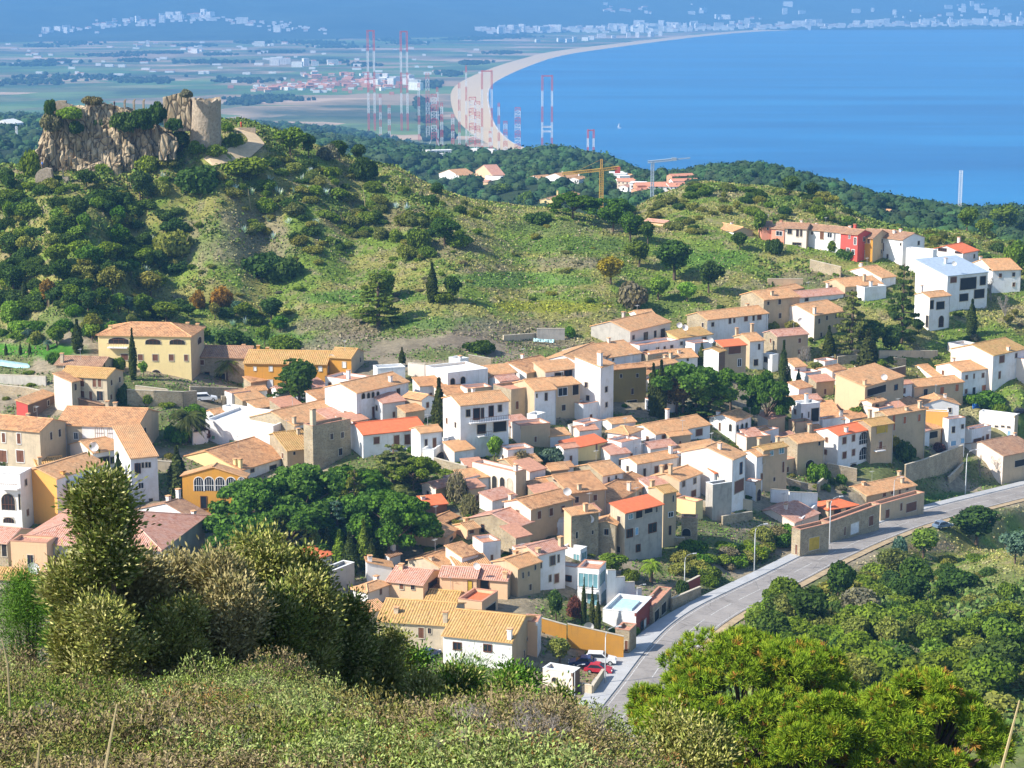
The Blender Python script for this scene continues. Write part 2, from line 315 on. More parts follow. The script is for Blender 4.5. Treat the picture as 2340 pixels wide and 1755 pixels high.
# ------------------------------------------------------------------ land
def lerp3(a, b, w): return a*(1-w[..., None])+b*w[..., None]
A3 = lambda *c: np.array(c, float)
PATCH = [ # ground cover seen in the photograph: px, py, rx, ry, colour, strength
 (1300,560,170,22,(.10,.17,.03),.9),(1180,640,170,18,(.09,.19,.03),.8),(1260,700,160,14,(.22,.24,.02),.8),(820,680,160,16,(.09,.19,.03),.8),(1000,740,140,16,(.08,.17,.03),.7),(560,770,200,26,(.07,.16,.03),.8),(60,800,120,18,(.07,.20,.02),1),
 (1620,590,110,30,(.10,.20,.03),.9),(1500,700,90,40,(.10,.17,.03),.7),(1250,520,120,20,(.12,.17,.05),.7),(760,745,160,28,(.20,.16,.11),.8),(900,790,200,30,(.20,.17,.12),.6),(1170,770,150,40,(.20,.16,.12),.7),(1300,600,120,14,(.22,.18,.13),.6),
 (560,340,60,10,(.30,.26,.14),.6),(20,395,50,35,(.30,.25,.14),.8),(850,500,120,60,(.21,.18,.09),.7),(560,560,150,70,(.22,.19,.12),.7),(1000,560,120,30,(.20,.17,.10),.6),(1870,640,110,25,(.17,.14,.10),.6),(1650,440,60,15,(.3,.24,.15),.5),
 (2230,1330,110,40,(.20,.22,.07),.9),(2200,1400,140,18,(.26,.20,.13),.8),(2120,1250,70,14,(.34,.26,.15),.9),(2300,1350,80,10,(.12,.22,.04),.8),(2250,930,80,18,(.26,.25,.10),.9),(1680,1250,70,14,(.07,.17,.03),.9),(2140,1140,120,16,(.09,.18,.03),.9),(2200,950,60,20,(.3,.27,.14),.8),(1345,1520,40,40,(.34,.24,.14),.8)]
def landcol(X, Y, Z):
    px, py = proj(X, Y, Z); n = fbm(X/9, Y/9); n2 = fbm(X/2.5+9, Y/2.5)
    hill = lerp3(A3(.25,.24,.07), A3(.15,.215,.035), ss(-.15, .2, n+n2*.6)); hill = lerp3(hill, A3(.30,.24,.14), ss(.12, .4, n2-n*.3)*.7)
    town = lerp3(A3(.30,.25,.17), A3(.15,.17,.06), ss(-.1, .25, n))
    w = ss(428, 452, Y)*(1-0); col = lerp3(town, hill, w)
    vally = ss(6, 14, X-(np.interp(Y, RC[:, 1], RC[:, 0])))*(Y < 440)*ss(150, 200, Y)
    col = lerp3(col, hill, vally)
    fg = lerp3(A3(.13,.10,.065), A3(.09,.10,.04), ss(-.1, .2, n2)); col = lerp3(fg, col, ss(120, 210, Y))
    col = lerp3(col, A3(.035,.055,.022), ss(600, 700, Y))
    m = (Y > 230) & (Y < 640)
    for (ax, ay, rx, ry, c, s) in PATCH:
        d = ((px-ax)/rx)**2+((py-ay)/ry)**2; wv = (1-ss(.4, 1.25, d+n*1.4+n2*.5))*s*m
        col = lerp3(col, np.array(c)*1.0, wv)
    return col
mat_land = vcol('hillside_ground', nscale=1.1, nvar=.35, bs=.6, bd=.4)
uu = np.concatenate([np.linspace(-.33, .33, 420)])
DD = np.concatenate([np.linspace(8, 60, 90), np.linspace(61, 235, 70), np.linspace(236, 640, 330), np.exp(np.linspace(math.log(645), math.log(4300), 150))])
UG, DG = np.meshgrid(uu, DD); XG = UG*DG; ZG = height(XG, DG)
land = gridmesh('hillside_terrain', XG, DG, ZG, mat_land, landcol(XG, DG, ZG)); tag(land, 'rolling coastal hills with dry grass slopes under the town', 'terrain', kind='structure')
# plain, beach, sea, far mountains
coast = [atZ(px, py, 0)[:2] for px, py in ((2800,61),(2340,63),(2010,65),(1737,70),(1574,86),(1411,107),(1276,126),(1194,155),(1140,180),(1118,196),(1112,220),(1117,250),(1124,278),(1142,304),(1170,328),(1216,344),(1258,352),(1269,364))]
inner = [atZ(px, py, 2)[:2] for px, py in ((2800,59),(2340,60.5),(2010,62.5),(1737,66.5),(1574,80),(1411,99),(1276,114),(1194,128),(1110,148),(1062,168),(1028,190),(1010,212),(1004,238),(1012,262),(1036,290),(1062,318),(1090,346),(1120,362))]
def smooth_line(P, k=6):
    P = np.array(P, float)
    for _ in range(3):
        Q = [P[0]]
        for a, b in zip(P[:-1], P[1:]): Q += [a*.75+b*.25, a*.25+b*.75]
        P = np.array(Q+[P[-1]])
    return P
cs, ins = smooth_line(coast), smooth_line(inner); ins = ins*.86+cs*.14
_k = np.linspace(0, 1, len(ins))[:, None]; _w = .12+.10*np.sin(_k*23)*np.sin(_k*7+1); ins = ins*(1-_w*(_k > .4))+cs*_w*(_k > .4)
mb = MB()
for i in range(len(cs)-1):
    a, b, c, d = ins[i], ins[i+1], cs[i+1], cs[i]
    dr = lambda p, q: (q[0]+(q[0]-p[0])*.0, q[1]+(q[1]-p[1])*.0)
    mb.quad([(*a, 3.2), (*d, .3), (*c, .3), (*b, 3.2)]); mb.quad([(*d, .3), (d[0]+(d[0]-a[0])*.3, d[1]+(d[1]-a[1])*.3, -2), (c[0]+(c[0]-b[0])*.3, c[1]+(c[1]-b[1])*.3, -2), (*c, .3)])
beach = mb.build('beach', M['sand']); tag(beach, 'long pale sandy beach curving around the bay', 'beach', kind='structure')
surf = MB()
for i in range(len(cs)-1):
    a, b, c, d = ins[i], ins[i+1], cs[i+1], cs[i]
    e = lambda p, q, k: (q[0]+(q[0]-p[0])*k/max(1, math.hypot(q[0]-p[0], q[1]-p[1])), q[1]+(q[1]-p[1])*k/max(1, math.hypot(q[0]-p[0], q[1]-p[1])), .32)
    k1 = 6+5*math.sin(i*1.7); k2 = 6+5*math.sin((i+1)*1.7)
    surf.quad([e(a, d, -1), e(a, d, k1), e(b, c, k2), e(b, c, -1)])
so = surf.build('surf_foam', M['mwhite']); tag(so, 'thin white line of surf along the curving beach', 'surf', kind='stuff')
m, t, b = nt('sea_water'); b.inputs['Roughness'].default_value = .35; b.inputs['Specular IOR Level'].default_value = .2
g = gpos(t); mp = N(t, 'ShaderNodeMapping'); mp.inputs['Scale'].default_value = (.0005, .0026, 1); mp.inputs['Rotation'].default_value = (0, 0, .12); t.links.new(g, mp.inputs[0]); n1 = noise(t, 1, mp.outputs[0], 9, .72)
col = ramp(t, n1, [(.36, (.001,.085,.24)), (.48, (.003,.12,.30)), (.56, (.007,.155,.36)), (.68, (.012,.19,.40)), (.8, (.02,.22,.43))]); t.links.new(col, b.inputs['Base Color']); bump(t, b, noise(t, .12, g, 6, .7), .35, 1.5); MSEA = m
sea = MB(); sea.quad([(-30000, 500, 0), (30000, 500, 0), (30000, 24000, 0), (-30000, 24000, 0)]); sea = sea.build('sea', MSEA); tag(sea, 'calm bright blue bay', 'sea', kind='structure')
# plain
m, t, b = nt('plain_fields'); b.inputs['Roughness'].default_value = .95; g = gpos(t)
mp = N(t, 'ShaderNodeMapping'); mp.inputs['Scale'].default_value = (.0035, .0055, 1); mp.inputs['Rotation'].default_value = (0, 0, .25); t.links.new(g, mp.inputs[0])
wv = N(t, 'ShaderNodeTexNoise'); wv.inputs['Scale'].default_value = .8; t.links.new(mp.outputs[0], wv.inputs[0])
v = N(t, 'ShaderNodeTexVoronoi', distance='CHEBYCHEV'); v.inputs['Scale'].default_value = 1; t.links.new(mixc(t, .12, mp.outputs[0], wv.outputs['Color']), v.inputs[0])
sp = N(t, 'ShaderNodeSeparateColor'); t.links.new(v.outputs['Color'], sp.inputs[0])
col = ramp(t, sp.outputs[0], [(0, (.13,.15,.06)), (.2, (.09,.17,.045)), (.38, (.34,.24,.14)), (.55, (.20,.22,.09)), (.7, (.48,.34,.22)), (.85, (.14,.21,.06)), (1, (.38,.28,.18))]); 
for nd in t.nodes:
    if nd.bl_idname == 'ShaderNodeValToRGB': nd.color_ramp.interpolation = 'CONSTANT'
col = mixc(t, ramp(t, noise(t, .0016, g, 5, .7), [(.45, (0, 0, 0)), (.62, (.9,)*3)]), col, (.035,.06,.025)); t.links.new(col, b.inputs['Base Color'])
poly = [tuple(p) for p in ins]; pl = MB(); P = [(p[0], p[1], 3.3) for p in ins]
pts = P+[(P[-1][0]-60, 2200, 3.3), (-9000, 2200, 3.3), (-9000, 13000, 3.3), (9000, 13000, 3.3)]
import mathutils
tri = mathutils.geometry.tessellate_polygon([[Vector(p) for p in pts]])
me = bpy.data.meshes.new('coastal_plain'); me.from_pydata(pts, [], [tuple(x) for x in tri]); me.materials.append(m); me.update()
import bmesh
bm = bmesh.new(); bm.from_mesh(me); bmesh.ops.recalc_face_normals(bm, faces=bm.faces)
for f in bm.faces:
    if f.normal.z < 0: f.normal_flip()
bm.to_mesh(me); bm.free()
plain = mkobj('coastal_plain', me); tag(plain, 'flat farmland behind the beach in green and brown fields', 'plain', kind='structure')
# far mountains
ux = np.linspace(-.36, .36, 260); dy = np.linspace(0, 1, 60); UG, T = np.meshgrid(ux, dy)
base = np.interp(UG, [-.36, -.27, -.12, -.02, .05, .12, .27, .36], [9300, 9800, 10200, 10900, 12300, 12700, 12900, 12900])
DG = base+T*5200; XG = UG*DG; ZG = 3.4+T**1.1*400+fbm(XG/1500, DG/1500, 5)*150*ss(.02, .3, T)
mountains = gridmesh('mountains', XG, DG, ZG, vcol('wooded_mountain', nscale=.004, nvar=.4, bs=0), np.broadcast_to(np.array([.045,.06,.035]), XG.shape+(3,)).copy()); tag(mountains, 'wooded mountain slopes closing the far side of the bay', 'mountains', kind='structure')
# ------------------------------------------------------------------ light, air, camera
SUN_AZ = R_(-112); SUN_EL = R_(40)      # azimuth measured from +Y towards +X
sv = Vector((math.sin(SUN_AZ)*math.cos(SUN_EL), math.cos(SUN_AZ)*math.cos(SUN_EL), math.sin(SUN_EL)))
w = bpy.data.worlds.new('World'); sc.world = w; w.use_nodes = True; t = w.node_tree; bg = t.nodes['Background']
sky = t.nodes.new('ShaderNodeTexSky'); sky.sky_type = 'NISHITA'; sky.sun_disc = False; sky.sun_elevation = SUN_EL; sky.sun_rotation = SUN_AZ; sky.air_density = 1.0; sky.dust_density = .6; sky.ozone_density = 1.5
t.links.new(sky.outputs[0], bg.inputs[0]); bg.inputs[1].default_value = .125
ld = bpy.data.lights.new('sun', 'SUN'); ld.energy = 5.0; ld.angle = R_(.5); ld.color = (1, .94, .84); lo = bpy.data.objects.new('sun', ld); C.objects.link(lo); lo.rotation_euler = sv.to_track_quat('Z', 'Y').to_euler()
mb = MB(); mb.box((-9500, -30, -12), (9500, 19000, 900)); hz = mb.build('haze', []); 
hm = bpy.data.materials.new('air_haze'); hm.use_nodes = True; t = hm.node_tree; t.nodes.clear(); o = N(t, 'ShaderNodeOutputMaterial'); pv = N(t, 'ShaderNodeVolumePrincipled'); pv.inputs['Color'].default_value = (.19, .50, .97, 1); pv.inputs['Density'].default_value = 1.15e-4; pv.inputs['Anisotropy'].default_value = 0.0
t.links.new(pv.outputs[0], o.inputs['Volume']); hz.data.materials.clear(); hz.data.materials.append(hm); tag(hz, 'blue sea air haze over the distance', 'haze', kind='stuff')
cam = bpy.data.cameras.new('camera'); co = bpy.data.objects.new('camera', cam); C.objects.link(co); sc.camera = co
cam.sensor_width = 36; cam.lens = F/W0*36; cam.clip_end = 60000; cam.clip_start = .5; co.location = (0, 0, CAMZ); co.rotation_euler = (math.pi/2-TH, 0, 0)
sc.view_settings.view_transform = 'Standard'; sc.view_settings.look = 'None'; sc.view_settings.gamma = 1; sc.view_settings.exposure = .78
cy = sc.cycles; cy.use_denoising = True; cy.max_bounces = 6; cy.diffuse_bounces = 2; cy.glossy_bounces = 2; cy.transmission_bounces = 2; cy.transparent_max_bounces = 8; cy.volume_bounces = 0; cy.use_adaptive_sampling = True; cy.adaptive_threshold = .015
# ------------------------------------------------------------------ houses
REG = {'A':(0,700,4.424),'B':(400,700,4.424),'C':(700,700,4.424),'D':(1150,650,4.424),'E':(1600,850,5.53),'G':(1880,780,4.8087),'I':(1250,920,4.424),'J':(1650,1000,4.424),'K':(0,1000,4.424),
 'M':(750,1150,4.424),'N':(1150,1250,4.424),'O':(850,980,4.424),'Q':(500,1000,4.424),'U':(1600,350,2.989),'X':(1000,250,3.687),'S':(0,0,1)}
HD = '''
A|large yellow mansion with arched upper windows and hipped tile roof|1945,300,745|1065,285|2052,215|H|Y/T|o|1200,348,205,65,a 1195,402,200,30,b 1548,358,155,58,a 1793,360,155,55,a 1260,512,70,60,s 1420,515,50,60,s 1570,518,55,65,s 1733,518,48,65,s 1882,520,38,62,s 1580,690,100,95,a 2015,345,40,70,a|1118,170,245 1898,140,205 2000,150,190
A|low stone house with long tiled roof in front of the yellow mansion|1045,600,720|600,588|1150,548|L|S/T|b|665,625,40,40,wf 880,620,34,34,wf|630,460,560
A|tall beige house with paired narrow windows and a white balcony patch|1100,722,1050|640,712|1235,690|L|B/T|y|832,770,38,80,s 955,775,36,80,s 1008,775,34,80,s 832,905,45,100,s 918,908,30,100,s 1012,905,62,95|-
A|plain peach side block with sloping roof against the tall beige house|740,765,1010|560,735|795,742|SR|PK/B|o|762,815,22,65|-
A|brown porch roof over the dark terrace of the tall beige house|1035,995,1060|775,985|1060,965|SR|D/D|b|900,1035,200,36,dk|-
A|dark red plaster shed with an orange sloping roof|300,985,1110|185,985|535,905|SR|RD/D|n||-
A|long house with tall white arches and a pale tiled roof|1410,1212,1480|640,1212|1590,1140|L|B/T|o|1110,1258,560,160,p 1007,1262,85,140,a 1133,1267,85,135,a 1257,1267,58,105,a 1343,1270,58,105,a 768,1310,38,62,wf 1465,1255,22,60|1088,990,1075 1168,1010,1080
A|grey beige townhouse with white framed shutters at the left edge|435,1262,1620|-150,1235|650,1205|L|B/T|o|38,1328,34,95,sw 192,1337,38,105,sw 30,1515,80,120,sw 205,1515,75,120,sw 515,1310,22,75 602,1280,22,75|-
A|small shed with golden lichened tiles beside the grey townhouse|400,1628,1720|330,1590|640,1608|R|B/T|y||370,1510,1600
A|narrow house with stone gable and white facade of wide dark windows|960,1480,1680|740,1430|1262,1445|R|PK/W|n|1040,1560,130,75,dk 1135,1555,42,68|945,1400,1500
A|small white penthouse with a glazed front and bright tiled roof|1285,1400,1520|1200,1350|1515,1380|R|W/W|n|1310,1445,36,75,t 1355,1442,36,75,t 1405,1440,34,75,t 1462,1438,60,72,t|-
K|tall white house with a row of small black windows below the penthouse|1350,210,660|1180,150|1575,205|SR|W/V|n|1380,310,32,98,d 1410,310,18,98,d 1443,278,22,52 1480,275,22,52 1512,275,22,52 1425,485,48,56,wf 1525,630,38,30 1300,455,42,72|-
K|house with a big bright orange side wall and white shaded front|615,408,900|238,400|1035,318|R|OR/W|n|685,455,34,42 800,480,34,58,s 875,462,48,80 955,455,16,100,G 990,450,16,100,G|840,350,385
K|low orange garden block joined to the bright orange side wall|830,540,900|600,480|1120,490|SR|OR/W|w||-
K|white villa with big ground floor arches at the left edge|232,400,860|-220,395|320,372|F|W/W|w|85,650,135,165,a 210,650,40,160,a 90,835,110,55,a 110,500,180,30,b|-
K|low stone house with a mottled pink roof below the white arched villa|100,1060,1240|-200,1050|330,965|L|S/T|k|45,1140,50,120,dk|-
K|small peach block with parapet terrace and one dark window|490,1098,1400|108,1092|570,1062|F|P/P|t|308,1235,58,98 640,1300,30,30|-
K|low house with ribbed orange roof at the lower left corner|370,1432,1520|-200,1420|470,1350|L|B/B|y||-
K|small lean-to with ribbed red tiles beside the peach block|700,1245,1400|505,1240|800,1205|L|PK/B|n||-
K|large hall under a broad pinkish hipped roof with red edge|1655,1120,1400|300,1072|2045,885|H|G/G|k|1500,1190,60,60,st 1720,1200,60,110,a 1820,1150,60,110,a|-
K|white gabled house with pale blue right side and brown roof|2000,838,1060|1430,740|2130,800|R|W/BL|b|2055,880,38,68,s|1868,580,690 1925,560,620 1948,730,800
K|ochre villa with white framed arched gallery and curved parapet|2490,400,790|1890,400|2560,372|R|O/O|n|2010,470,92,140,aw 2115,468,92,138,aw 2225,470,92,138,aw 2335,470,92,138,aw 2440,470,60,138,aw 2060,655,56,120,d|-
B|long low house with mottled roof and cream side behind the ochre villa|690,1650,1730|60,1610|1115,1598|R|Y/V|o|990,1625,70,40,dk 780,1660,40,35 175,1580,28,60,a|610,1540,1610 660,1520,1620
B|long white flat roofed house with two green shutters|1000,1240,1470|310,1215|1320,1178|F|W/V|w|585,1383,60,55,G 810,1395,60,55,G 387,1325,28,28,G|-
B|low white house with a wide mottled roof beside the green shuttered house|1235,1200,1420|810,1160|1690,1128|R|S/V|n|1465,1190,20,18 1280,1260,50,60,a 1370,1225,50,20|1225,1100,1180
B|white cube stair hut on the flat white terrace|775,1110,1222|635,1112|810,1098|F|W/D|w||-
B|white walled roof terrace with a tiny hut behind the palm|730,1072,1200|480,1030|760,1060|F|W/V|w|660,1070,30,20,wf|-
B|small white porch house with orange roof next to the palm crown|400,1090,1180|315,1040|485,1062|R|W/T|n|440,1120,50,60,dk|-
B|rough stone house with golden roof and a tall white flue|1150,1460,1600|905,1375|1395,1450|R|S/T|y|1205,1485,24,32,st|-
B|tall windowed block of dark rubble stone with a ragged top|1400,1240,1600|1300,1255|1775,1195|F|S/S|b|1583,1315,32,58,st 1690,1300,30,58,st 1672,1470,38,68,st|1380,1240,1440
C|white house with a smooth bright orange roof and brown shutters|605,1297,1530|450,1235|1165,1248|R|V/V|r|710,1355,56,68,s 912,1360,54,112,s 1020,1345,55,98,s 1075,1345,30,98,s 1090,1415,180,22,b 1100,1460,100,55,dk|480,1150,1190
C|small bluish white annex joined to the bright orange roofed house|1165,1282,1510|1075,1240|1358,1260|R|W/V|n|1210,1378,28,68 1295,1385,34,108,s|-
C|low white vaulted store with a dark arch below the annex|1290,1480,1590|1240,1500|1455,1432|F|W/V|w|1340,1530,95,95,a 1420,1540,30,80,s|-
C|white house with four small arched windows in a row|535,872,1190|235,858|1000,808|R|W/V|n|575,907,34,58,a 627,902,30,56,a 673,895,28,58,a 722,890,28,58,a 928,865,34,68,st 685,1070,42,112,s 928,1050,32,110,s 400,1083,34,44,s|850,690,760
C|white block with a pink tiled terrace behind the four arched windows|480,775,870|190,740|650,735|F|W/W|t|240,800,30,60,s|420,620,740
C|low white wall block with a round chimney near the long ochre house|720,655,770|600,630|1000,655|F|W/V|w||-
C|brown shaded house under a broad valley roof beside a cypress|1175,942,1140|1000,905|1285,905|L|T/W|n|1035,1040,20,12|-
C|white flat topped house with two dark arched windows|1430,702,890|1205,610|1835,645|F|PK/V|w|1478,760,46,68,a 1582,747,48,72,a|-
C|white stair head box on the flat roof above the arched windows|1555,562,645|1440,560|1640,565|F|W/W|w||1620,545,600
C|white house with long balcony and orange roof right of the cypress|1580,1002,1440|1415,905|2015,945|R|W/V|n|1635,1080,42,72 1720,1088,60,108,d 1780,1080,32,108 1868,1060,42,102,d 1957,1030,38,68 1770,1240,88,95,dk 1955,1215,130,100,dk 1850,1150,420,22,b 1790,1300,130,22,b|-
D|narrow ruined stone facade with red tiles beside the balcony house|80,1090,1345|-100,1055|312,1072|F|S/T|t|140,1220,28,78,s 258,1215,24,58,st|-
D|small house with beige gable and pale blue white front|325,1078,1335|130,985|520,1050|R|T/V|n|338,1125,14,38 433,1135,28,78|-
C|square house end of shaded brown plaster with a flat tiled cap|1880,692,850|1850,655|2108,655|SR|B/T|n|1905,805,18,48 2023,790,24,68,s|-
D|white gabled house with a long mottled roof beside the terraces|250,892,980|-90,810|540,800|R|W/T|o||-
D|house with a recessed glazed balcony under a small orange roof|440,882,1030|330,850|745,848|SR|B/V|n|560,930,80,82,dk 655,905,72,78,g|-
D|brown plaster house with stacked balconies under the small orange roof|530,1032,1350|450,1010|760,1005|SR|B/T|n|600,1085,88,78,wf 610,1245,38,58 730,1060,60,110,dk|-
D|tall slim white house three storeys high with a flat tower end|985,835,1400|750,800|1108,795|SR|W/V|n|1040,1060,24,54 1042,1215,22,48|800,760,900
D|white gable behind the tall slim white house|845,802,1000|430,790|1110,745|R|W/V|n|655,905,60,60|1000,655,715
D|wide house with orange mottled roof above the stone lane|1070,738,850|740,655|1375,688|R|PK/V|n|1110,760,18,24|
D|white house with a dark arched gallery in front of the tall slim one|720,1005,1290|640,985|890,988|R|W/V|n|820,1065,38,58 780,1225,88,66,a|-
D|small white cube house above the hanging laundry|340,1350,1450|240,1345|425,1335|F|W/V|w|285,1400,28,34,s|-
D|tiny peach and white hut with steps above the laundry|420,1242,1350|325,1228|515,1250|F|P/V|w||-
D|olive brown house with a patched orange roof in deep shade|1110,862,1190|1050,838|1425,832|R|OL/OL|o|1190,925,24,38 1355,920,24,38 1305,1080,24,60 1300,1190,100,40,dk|-
D|long tiled house with a lit stone buttress beside the tall cypresses|1460,835,1000|1345,795|1745,775|R|S/S|n|1560,880,20,40|1610,650,700 1720,680,750
D|small white house end with orange roof left of the thin cypress|1740,745,830|1620,705|1950,738|R|PK/V|n|1865,760,18,26|-
D|cream terrace house with glass doors and potted plants|1300,468,640|935,440|1665,410|R|G/PK|n|1315,535,24,44 1440,535,36,98,d 1535,500,18,58,d 1612,495,34,88,d|1215,310,380
D|small white attic room on the roof of the cream terrace house|1380,325,370|1285,290|1535,315|R|W/V|n||-
D|long blue white retaining house under the potted plant terrace|1375,642,740|1250,610|1780,580|F|V/V|t|1440,685,56,55,a 1560,650,28,28 1630,640,20,28 1702,628,28,28|-
D|low white house with golden roof between the terrace and long white house|1780,545,650|1670,515|2090,498|SR|Y/V|y|1800,595,24,34 2030,543,42,22|-
U|long white house with six small windows and an orange roof|65,1137,1260|-60,1095|440,1085|R|S/V|n|85,1170,18,28 203,1145,16,38 232,1143,12,30 312,1130,24,34,s 364,1125,14,38 403,1120,28,34,s|330,935,970
U|big dark stone house with a lit left gable behind the long white house|440,1002,1190|300,965|665,978|R|S/T|n|465,1025,14,24,st 542,1015,18,34,st 460,1115,18,28,st 545,1110,18,34|490,940,975
U|low white house with a red tiled roof behind the dark stone house|665,988,1040|570,945|960,945|R|W/V|k|727,1000,24,22|840,860,910
U|small tiled outhouse among the rear terraces|520,952,995|432,938|690,918|R|T/T|n||-
U|beige house with one lit plain gable and shaded narrow windows|785,1107,1280|555,1065|980,1075|R|PK/T|n|812,1147,14,34 865,1125,12,30 928,1115,12,26 826,1240,14,30|690,1160,1210
U|stone house with a pinkish roof beside a bare tree|530,1252,1400|450,1200|725,1218|R|S/T|k||-
U|tall narrow house with beige side and bluish front window|340,1285,1475|242,1245|430,1272|R|T/V|n|402,1322,14,38 380,1430,28,42|222,1185,1240 385,1170,1240
U|small stone house with red roof and wooden balcony|160,1322,1495|118,1295|305,1302|SR|S/T|r|235,1345,85,50,s 268,1430,24,48,wf|-
U|little white house with golden roof and round lit wall|125,1357,1510|35,1340|168,1340|R|W/D|y||-
U|stepped white annex with two dark windows|490,1395,1470|430,1375|535,1375|F|V/W|w|448,1408,24,40|-
U|white end house of the hilltop row with upper terrace|1385,592,770|1180,562|1525,572|L|V/W|b|1245,640,16,48,d 1370,622,10,18 1220,715,18,58,d 1280,705,12,30|1325,535,560 1368,538,560
U|big blank white wing stepping down from the hilltop row|1402,660,790|1388,655|1590,682|F|W/W|w||-
U|yellow row house with a brown roof next to the red one|1180,582,745|1092,570|1290,545|L|O/T|b|1122,597,18,32,s 1152,597,18,32,s 1110,690,26,50,dk|1207,505,530
U|bright red row house with a white bay window|1075,557,745|972,540|1160,535|L|RD/RD|b|1020,572,12,24,wf 1060,600,16,50,wf 1010,665,20,32,wf 1045,675,20,32,wf|1070,475,520
U|white row house with brown doors next to the red one|968,542,690|727,512|1050,515|L|V/V|b|765,545,12,20 832,560,26,56,s 885,560,30,30,wf 918,575,12,56,wf|768,465,490 1023,490,515 965,478,495
U|beige row house with tall glass doors on a grey base|725,516,650|587,515|800,502|L|PK/T|b|612,535,30,34 665,545,18,48 690,545,14,48 660,620,60,20|-
U|salmon coloured row house near the far end of the row|575,518,620|497,512|650,500|L|SA/SA|b|540,548,40,30,wf|505,462,485 560,450,470
U|small salmon end house at the top of the row|497,503,595|428,508|515,485|L|SA/SA|b|462,515,12,18,wf|-
U|white gable fronted house with dark triangular windows and red roof|1795,682,755|1590,665|1893,672|R|W/V|r|1655,658,55,18,g 1765,660,45,18,g 1615,720,12,38 1755,730,14,34|1765,595,640
U|huge modern white house with a metal roof and stepped blank wall|1692,838,1085|1500,800|1950,810|SR|W/V|m|1730,865,42,38,s 1830,890,110,80,dk 1905,960,70,60,dk 1930,870,40,60,dk 1800,985,60,50,dk|1675,750,790
U|white gabled house with orange roof behind the tall dark cedar|1240,852,900|1000,810|1330,835|R|W/V|n|1240,810,20,10,t|1118,755,790 1210,735,780
U|wide tiled house roof behind the small white boxes|1000,912,960|870,880|1230,892|R|T/T|n||1120,830,880
U|small white boxy house beneath the wide tiled roof|1120,932,990|1080,905|1272,905|F|W/V|w||1165,860,910
U|white house with double arched loggias and orange roof|1565,985,1215|1480,965|1700,970|R|W/V|n|1580,1035,28,58,dk 1640,1040,55,52,dk 1645,1150,34,78,a 1555,1150,26,80,dk|1490,905,960
U|white house mostly hidden by the bare tree at the right edge|2000,800,920|1868,750|2180,790|R|W/V|n|1990,760,30,20|1843,730,760
G|tall house with beige stucco gable and golden roof at the right|1870,152,480|1460,95|2212,100|R|PK/V|y|1968,195,55,78,s 2125,155,24,50 1942,370,24,78,s|2040,40,90
U|low flat roofed grey house with a roof terrace rail|1790,1332,1400|1690,1295|1905,1305|F|PK/V|g|1738,1350,18,28|-
G|big pale pink blank walled house at the right edge|2330,240,680|1960,195|2560,210|F|PK/PK|t||-
G|white house with orange roof and seven small windows|1525,332,600|1285,255|1870,278|R|W/V|n|1580,395,26,46,s 1662,382,16,52,s 1760,373,26,48,s 1575,550,26,48,s 1660,560,24,102,d 1778,518,56,72,o|1435,205,260
G|white house with a sunken terrace and orange roof|1215,392,450|910,300|1310,378|R|W/V|n|1350,395,60,18|1138,215,270
G|brown stone house with an orange roof and three tall windows|1025,502,650|865,440|1515,435|R|PK/T|n|1130,560,42,72,st 1310,540,42,78,o 1475,510,36,76,o|-
G|peach block with deep shaded balcony under a shed roof|475,492,720|182,482|865,448|SR|P/T|n|590,540,205,78,dk 805,505,34,54,d|510,425,490
G|long brown stucco house with patched orange roof and brick framed windows|715,812,1150|600,775|1110,742|R|S/T|n|900,865,28,76,o 1060,840,28,76,o 780,880,30,200,o|1135,650,740 975,715,760
G|shaded stone house with open shutters and balcony with yellow flowers|530,932,1260|375,865|765,880|R|S/T|y|650,965,80,84,stt 635,1140,34,78,s 610,1190,100,20,b|215,650,760
G|white house with two arched black balconies and a smooth orange roof|175,1032,1340|-40,965|520,950|R|W/V|r|237,1090,42,72,s 337,1063,32,70,s 448,1060,96,135,aw 237,1250,42,72,s 337,1220,32,70,s 448,1228,96,135,aw 335,1365,72,40,a 448,1400,96,110,a|285,930,990
G|blue white house with a tall white chimney stack and red roof|1480,692,960|1110,740|1665,660|R|W/V|n|1493,752,28,36 1560,720,24,56|-
G|lower white terrace house with parapet below the chimney stack|1370,882,1165|1358,865|1570,855|F|W/V|t|1435,970,34,68 1535,935,28,44 1435,1120,56,50,bl 1545,1090,56,50,bl|-
G|bright orange side wall block with a yellow vine|1362,802,1175|1118,792|1395,795|F|OR/OR|w||1075,850,910
G|tiled porch on a white pillar in front of the brown stucco house|1110,987,1100|968,950|1290,950|SR|T/T|n|1050,1040,90,70,dk 1200,1030,120,70,dk|-
G|white terrace house with folding glass doors|1630,992,1160|1572,975|1852,945|F|W/V|t|1700,1100,88,66,s 1808,1060,30,76,s 1760,1080,20,76,s|-
G|white flat roofed house with pale blue shutters beside the car terrace|2095,842,1075|1720,810|2212,835|F|W/T|w|1910,930,36,10 1980,930,36,10 2045,938,36,10 1962,1030,48,58,bl 2048,1020,34,68,bl|-
G|plain beige stucco house with a wide brown roof near the road|1985,1256,1570|1545,1185|2335,1235|R|PK/T|b|2200,1330,180,70,dk|2130,1070,1100
E|small white chapel like house with three arched windows|450,617,830|150,592|632,590|R|W/V|n|248,690,20,96,s 383,705,34,92,a 470,710,24,78,a 527,695,28,82,a 583,680,28,82,a|170,515,570
E|white block with curved parapet and a large open doorway|1265,442,710|1158,380|1515,400|F|W/V|w|1285,555,18,68 1370,540,14,72 1450,540,95,165,dk|1305,230,350
E|low house with wide mottled orange roof behind the white parapet|1530,602,660|1500,500|1800,570|SR|W/T|n||1810,460,570 1845,460,570
E|long pale roof terrace wall between stone houses|1545,632,710|1500,610|1950,575|F|V/V|n||-
